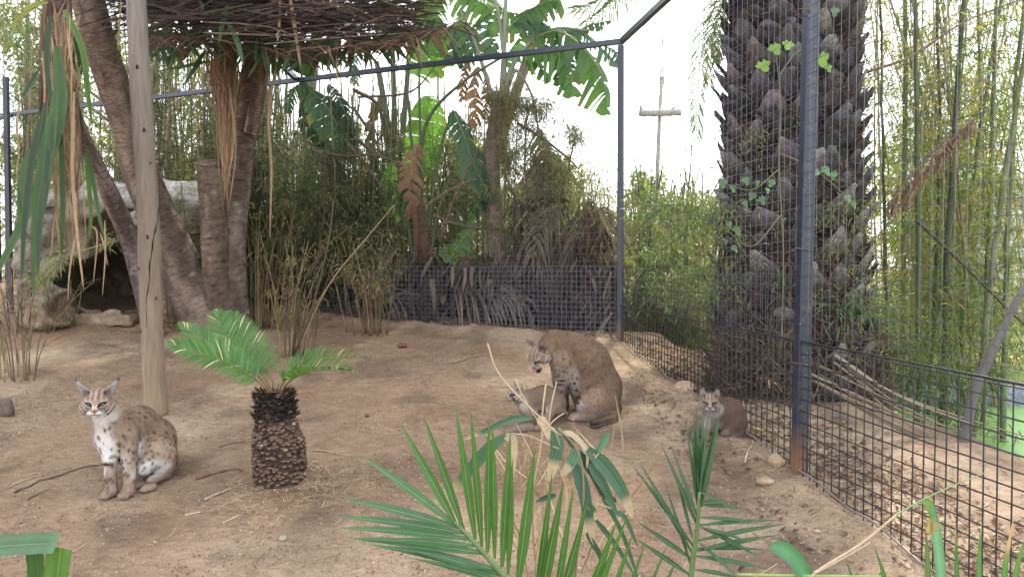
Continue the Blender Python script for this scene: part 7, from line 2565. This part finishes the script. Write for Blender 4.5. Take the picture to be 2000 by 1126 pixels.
for k in range(70):
    x0, y0 = U(1000, 1220), U(900, 1150)
    D2 = U(1.55, 1.9)
    dd = A(R.normal(0, .5), U(-.2, .2), 1)
    p0_ = P(x0, y0, D2)
    L = U(.05, .22)
    blade(mb, [p0_, p0_ + unit(dd) * L * .5 + R.normal(size=3) * .008, p0_ + unit(dd) * L], U(.001, .005), mixcols([(.26, .20, .14), (.16, .11, .08), (.34, .28, .2)], 1)[0], N=(0, -1, .2), n=5)
tag(mb.build('dry_twigs', M_DRY, bs, smooth_=False), kind='stuff')

# bottom left broad leaves
d = 1.25
bl = thing('broad_leaf_plant', 'cut ended broad green leaves poking in at the bottom left corner', 'plant', A(P(-60, 1250, d)[0], d, float(gz(-1, d))))
for sq, w, col, NN in (([(-60, 1072, d), (0, 1066, d), (60, 1062, d), (112, 1060, d)], 42, A(.06, .13, .06), (0, -.8, .6)), ([(119, 1068, d), (117, 1085, d), (112, 1130, d), (105, 1250, d)], 50, A(.065, .16, .03), (0, -1, 0)), ([(70, 1080, d + .02), (74, 1130, d + .02), (78, 1220, d + .02)], 36, A(.03, .09, .02), (0, -1, 0))):
    mb = MB()
    blade(mb, PL(sq), w * d / FPX, col, N=NN, fold=.22, n=20, rib=.06, mid=col * 1.9, tip=col * 1.25, tipfrac=.03, prof=lambda u: 1 + .03 * np.sin(u * 20))
    mb.build('leaf', M_LEAFN, bl)

# bottom right plants
d = 1.5
br = thing('broad_leaf_plant', 'upright sharp green blades and a folded leaf at the bottom right corner', 'plant', A(P(1880, 1300, d)[0], d, float(gz(P(1880, 1300, d)[0], d))))
for sq, w, col, tp, tf in (([(1802, 978, d), (1814, 985, d), (1822, 1010, d), (1816, 1040, d)], 20, A(.09, .17, .03), A(.4, .25, .08), .25), ([(1819, 985, d), (1828, 1040, d), (1836, 1110, d), (1840, 1200, d)], 20, A(.09, .21, .12), A(.09, .21, .12), .1), ([(1812, 1200, d), (1812, 1110, d), (1808, 1030, d)], 16, A(.06, .12, .03), A(.06, .12, .03), .1),
                           ([(1868, 1200, d), (1868, 1110, d), (1866, 1020, d)], 14, FG, A(.3, .25, .12), .1), ([(1912, 1200, d), (1912, 1100, d), (1917, 1015, d)], 14, FG * 1.3, TAN, .08), ([(1955, 1200, d), (1962, 1110, d), (1980, 1008, d)], 18, FG * 1.3, A(.4, .28, .16), .28), ([(1975, 1200, d), (1985, 1110, d), (2010, 1030, d)], 18, FG * 1.4, FG, .1),
                           ([(1738, 1200, d), (1725, 1120, d), (1707, 1065, d)], 12, FG, FG, .1), ([(1680, 1200, d), (1664, 1130, d), (1652, 1090, d)], 10, FG, FG, .1), ([(1505, 1066, d), (1535, 1075, d), (1562, 1105, d), (1600, 1180, d)], 34, A(.05, .15, .07), A(.05, .15, .07), .1)):
    mb = MB()
    blade(mb, PL(sq), w * d / FPX, col, N=(U(-.2, .2), -1, .2), fold=.2, n=12, mid=col * 1.5, tip=tp, tipfrac=tf, prof=(lambda u: np.clip(1.2 * (1 - u) ** .8, 0, 1)) if sq[0][1] > 1150 else (lambda u: np.clip(.5 + 2 * u, 0, 1)))
    mb.build('leaf', M_LEAFN, br)
for sq, r0, r1, col in (([(1560, 1150, d), (1600, 1112, d), (1680, 1062, d), (1750, 1005, d)], 3.2, 2.0, A(.44, .34, .21)), ([(1750, 1005, d), (1800, 976, d), (1860, 948, d), (1925, 922, d)], 2.0, .8, A(.2, .3, .15)), ([(1590, 1118, d), (1640, 1092, d), (1700, 1058, d)], 3.2, 1.2, A(.46, .38, .30)), ([(1440, 1121, d), (1560, 1123, d), (1720, 1125, d)], 2.6, 2.6, A(.24, .34, .12)),
                        ([(1470, 1040, 1.7), (1508, 1068, 1.7), (1475, 1110, 1.7), (1460, 1140, 1.7)], 1.8, 1.8, A(.2, .13, .08)), ([(1460, 1135, 1.6), (1490, 1118, 1.6), (1518, 1100, 1.6)], 2.4, 1.2, A(.36, .25, .15))):
    sub(br, 'stalk', lambda m: stem(m, sq, r0, r1, col, 7, 16), M_STRAW)

# ------------------------------------------------------------------ things lying on the ground
def rock(label, px, py, rx, rz, col, cat='stone', name='stone', depth=None):
    c = g_at(px, py)
    k = c[1] / FPX
    n1, n2 = 10, 14
    v = []
    sd_ = R.integers(0, 1000)
    for a in np.linspace(0.02, math.pi - .02, n1):
        for b in np.linspace(0, 2 * math.pi, n2, endpoint=False):
            v.append(A(math.sin(a) * math.cos(b), math.sin(a) * math.sin(b), math.cos(a)))
    v = np.array(v)
    v = v * (1 + .22 * fbm(v, 1.3, 3, int(sd_)))[:, None]
    v = v * A(rx, depth or rx * .8, rz) * k
    f = [[i * n2 + j, (i + 1) * n2 + j, (i + 1) * n2 + (j + 1) % n2, i * n2 + (j + 1) % n2] for i in range(n1 - 1) for j in range(n2)]
    mb = MB()
    mb.add(v + c + A(0, 0, rz * k * .35), f, col)
    o = mb.build(name, M_ROCK, loc=c)
    tag(o, label, cat)


rock('round tan stone against the foot of the near fence post', 1520, 910, 17, 16, A(.34, .25, .16))
rock('flat tan stone just below the round stone near the fence post', 1500, 950, 20, 9, A(.33, .24, .16))
rock('sandy lump of concrete against the fence behind the kitten', 1335, 765, 24, 14, A(.36, .27, .19))
rock('small yellowish stone at the foot of the fence right of the kitten', 1482, 845, 12, 7, A(.40, .27, .13))
rock('small round grey stone in the soil below the cycad', 548, 1070, 9, 6, A(.28, .23, .19))
rock('dark rough log end lying at the left edge of the cage', 2, 812, 20, 26, A(.12, .09, .075), 'log', 'log_end')
rock('small dark stone by the back fence behind the leafy clump', 640, 625, 8, 4, A(.15, .12, .1))

# scrap of meat
c0 = g_at(785, 684)
mb = MB()
k = c0[1] / FPX
tube(mb, resample([c0 + A(-9 * k, 0, .012), c0 + A(0, .01, .026), c0 + A(9 * k, 0, .014)], 12), np.array([.3, .8, 1, .9, 1.1, 1, .8, 1, .9, .8, .6, .2]) * 5 * k, A(.13, .02, .025), 9)
o = mb.build('meat_scrap', M_EYE, loc=c0)
tag(o, 'dark red scrap of meat lying on the soil in the middle of the cage', 'meat')
for px, py, lab in ((1343, 885, 'tiny dark red scrap below the kitten near the fence'), (715, 818, 'tiny reddish scrap on the soil right of the cycad top')):
    c0 = g_at(px, py)
    mb = MB()
    tube(mb, resample([c0 + A(-.012, 0, .006), c0 + A(0, 0, .016), c0 + A(.014, .004, .006)], 8), np.array([.3, 1, .8, 1.1, 1, .9, .6, .2]) * .012, A(.14, .04, .03), 7)
    tag(mb.build('meat_scrap', M_EYE, loc=c0), lab, 'meat')


def ground_curve(pts, n=24, lift=.004):
    q = resample(np.array([g_at(a, b) for a, b in pts]), n)
    q[:, 2] = gz(q[:, 0], q[:, 1]) + lift
    return q


for lab, pts, r, col in (
        ('long thin bent twig lying left of the seated spotted bobcat', [(20, 968), (60, 950), (100, 940), (150, 925), (205, 910)], .006, A(.12, .08, .06)),
        ('thin pale root running towards the left edge below the long twig', [(0, 955), (40, 940), (80, 932)], .004, A(.35, .26, .18)),
        ('forked twig lying on the soil left of the cycad foot', [(378, 948), (410, 938), (450, 930), (468, 935)], .008, A(.17, .11, .08)),
        ('short dark twig under the long bent twig', [(45, 985), (65, 975), (90, 962)], .004, A(.10, .07, .05)),
        ('straight dry stick beside the kitten at the fence', [(1458, 912), (1466, 890), (1474, 866)], .006, A(.40, .31, .22)),
        ('curved pale stick near the middle of the cage floor', [(880, 714), (900, 708), (930, 698), (962, 694)], .008, A(.30, .22, .15)),
        ('short straw coloured stick on the soil right of the cycad', [(610, 888), (640, 890), (668, 893)], .004, A(.36, .28, .19)),
        ('thin curved twig on the soil above the cycad', [(425, 880), (445, 873), (470, 872), (478, 876)], .004, A(.20, .14, .1)),
        ('pale thin stick lying below the seated bobcat and cycad', [(355, 1018), (372, 1017), (385, 1016)], .004, A(.5, .42, .3)),
        ('pale split stick at the lower middle left of the floor', [(430, 1036), (445, 1030), (462, 1024)], .004, A(.48, .4, .28)),
        ('knobbly pale root piece near the cycad foot', [(395, 988), (420, 980), (440, 974)], .009, A(.34, .27, .2)),
        ('dark stick lying on the litter beside the kitten', [(1425, 855), (1470, 858), (1500, 858)], .007, A(.08, .055, .045))):
    q = ground_curve(pts)
    mb = MB()
    tube(mb, q + A(0, 0, r * .5) + R.normal(size=q.shape) * r * .2, np.linspace(r, r * .5, len(q)), col, 7)
    o = mb.build('twig', M_BARK, loc=q[0])
    tag(o, lab, 'twig')

# scattered straw, chips, leaf litter and grit
def scatter(n, xr, yr, Ls, Ws, cols, dens=None, lift=.003, bend=.15, thick=False):
    mb = MB()
    x = U(xr[0], xr[1], n)
    y = yr[0] + (yr[1] - yr[0]) * U(0, 1, n) ** 1.2
    if dens is not None:
        k = R.random(n) < dens(x, y)
        x, y = x[k], y[k]
    n = len(x)
    z = gz(x, y) + lift
    L = U(Ls[0], Ls[1], n)[:, None]
    W = U(Ws[0], Ws[1], n)[:, None]
    a = U(0, 2 * math.pi, n)
    d_ = np.stack([np.cos(a), np.sin(a), U(-bend, bend, n)], -1)
    s_ = np.stack([-np.sin(a), np.cos(a), U(-.5, .5, n)], -1)
    c_ = np.stack([x, y, z], -1)
    p0_ = c_ - d_ * L / 2
    p2_ = c_ + d_ * L / 2
    p1_ = c_ + s_ * L * U(-.15, .15, (n, 1)) + A(0, 0, 1) * U(.001, .008, (n, 1))
    for q_ in (p0_, p2_):
        q_[:, 2] = np.maximum(q_[:, 2], gz(q_[:, 0], q_[:, 1]) + .001)
    v = np.stack([p0_, p1_ - s_ * W / 2, p1_ + s_ * W / 2, p2_], 1)
    F = np.arange(n)[:, None] * 4 + np.array([[0, 1, 3, 2]])
    mb.add(v.reshape(-1, 3), F, np.repeat(mixcols(cols, n, .3), 4, axis=0))
    return mb


def inside(x, y):
    return ((side_d(x, y) < -.02) & (back_d(x, y) < -.05)).astype(float)


def clump_d(x, y, s, f=1.6):
    p = np.stack([x, y, 0 * x], -1)
    return smooth(-.2, .9, fbm(p, f, 3, s)) * inside(x, y)


STRAWS = [(0.42, 0.32, 0.20), (0.24, 0.165, 0.105), (0.13, 0.09, 0.065), (0.50, 0.42, 0.30), (0.09, 0.06, 0.045)]
mb = scatter(60000, (-4.5, 2.4), (2.7, 8.5), (.012, .06), (.001, .003), STRAWS, lambda x, y: .2 + .8 * clump_d(x, y, 5))
o = mb.build('straw_litter', M_STRAW, smooth_=False)
tag(o, 'fine straw and thin twigs scattered over the soil of the cage', 'litter', kind='stuff')
mb = scatter(2600, (-4, 2.2), (2.8, 7.5), (.05, .16), (.002, .0045), STRAWS, lambda x, y: .1 + .7 * clump_d(x, y, 15))
tag(mb.build('twig_litter', M_STRAW, smooth_=False), 'longer dry twigs scattered over the cage floor', 'litter', kind='stuff')
mb = scatter(60000, (-4.5, 2.4), (2.7, 8), (.004, .016), (.003, .011), [(0.10, 0.07, 0.05), (0.28, 0.21, 0.15), (0.15, 0.11, 0.08), (0.36, 0.30, 0.24)], lambda x, y: .2 + .8 * clump_d(x, y, 25, 3.), bend=.5)
tag(mb.build('grit', M_ROCK, smooth_=False), 'small stones and soil crumbs on the cage floor', 'grit', kind='stuff')
LITC = [(0.20, 0.13, 0.085), (0.27, 0.20, 0.14), (0.11, 0.07, 0.05), (0.17, 0.08, 0.05), (0.34, 0.29, 0.24), (0.08, 0.055, 0.045)]
mb = scatter(19000, (1.0, 3.2), (2.6, 7.6), (.015, .07), (.004, .022), LITC, lambda x, y: np.clip(np.exp(-((side_d(x, y) + .0 - .28) / .42) ** 2) * (side_d(x, y) > .02) + .32 * np.exp(-((side_d(x, y) + .42) / .2) ** 2) * smooth(-.4, .4, fbm(np.stack([x, y, 0 * x], -1), 2.2, 2, 4)), 0, 1), bend=.6, lift=.008)
tag(mb.build('leaf_litter', M_DRY, smooth_=False), 'brown dead leaves drifted along both sides of the side fence', 'litter', kind='stuff')
mb = scatter(9000, (-7, 1.2), (7, 11), (.03, .12), (.008, .03), LITC, lambda x, y: np.exp(-((back_d(x, y) + .02) / .14) ** 2) * .9, bend=.6, lift=.008)
tag(mb.build('leaf_litter', M_DRY, smooth_=False), 'brown dead leaves gathered along the foot of the back fence', 'litter', kind='stuff')

cb = g_at(545, 962)
mb = MB()
for k in range(1500):
    a = U(0, 2 * math.pi)
    rr = .15 + abs(R.normal(0, .16))
    x, y = cb[0] + rr * math.cos(a) + .05, cb[1] + rr * math.sin(a) * .9
    b_ = U(0, 2 * math.pi)
    L = U(.02, .12)
    p_ = A(x, y, float(gz(x, y)) + U(.002, .03) * max(0, 1 - rr * 3) + .002)
    dv = A(math.cos(b_), math.sin(b_), U(-.1, .25))
    blade(mb, [p_, p_ + dv * L * .5 + A(0, 0, .004), p_ + dv * L], U(.0012, .005), mixcols(STRAWS, 1)[0] * .9, N=(0, 0, 1), n=3)
tag(mb.build('straw_pile', M_STRAW, smooth_=False), 'ring of dry straw and broken leaflets round the foot of the cycad', 'litter', kind='stuff')
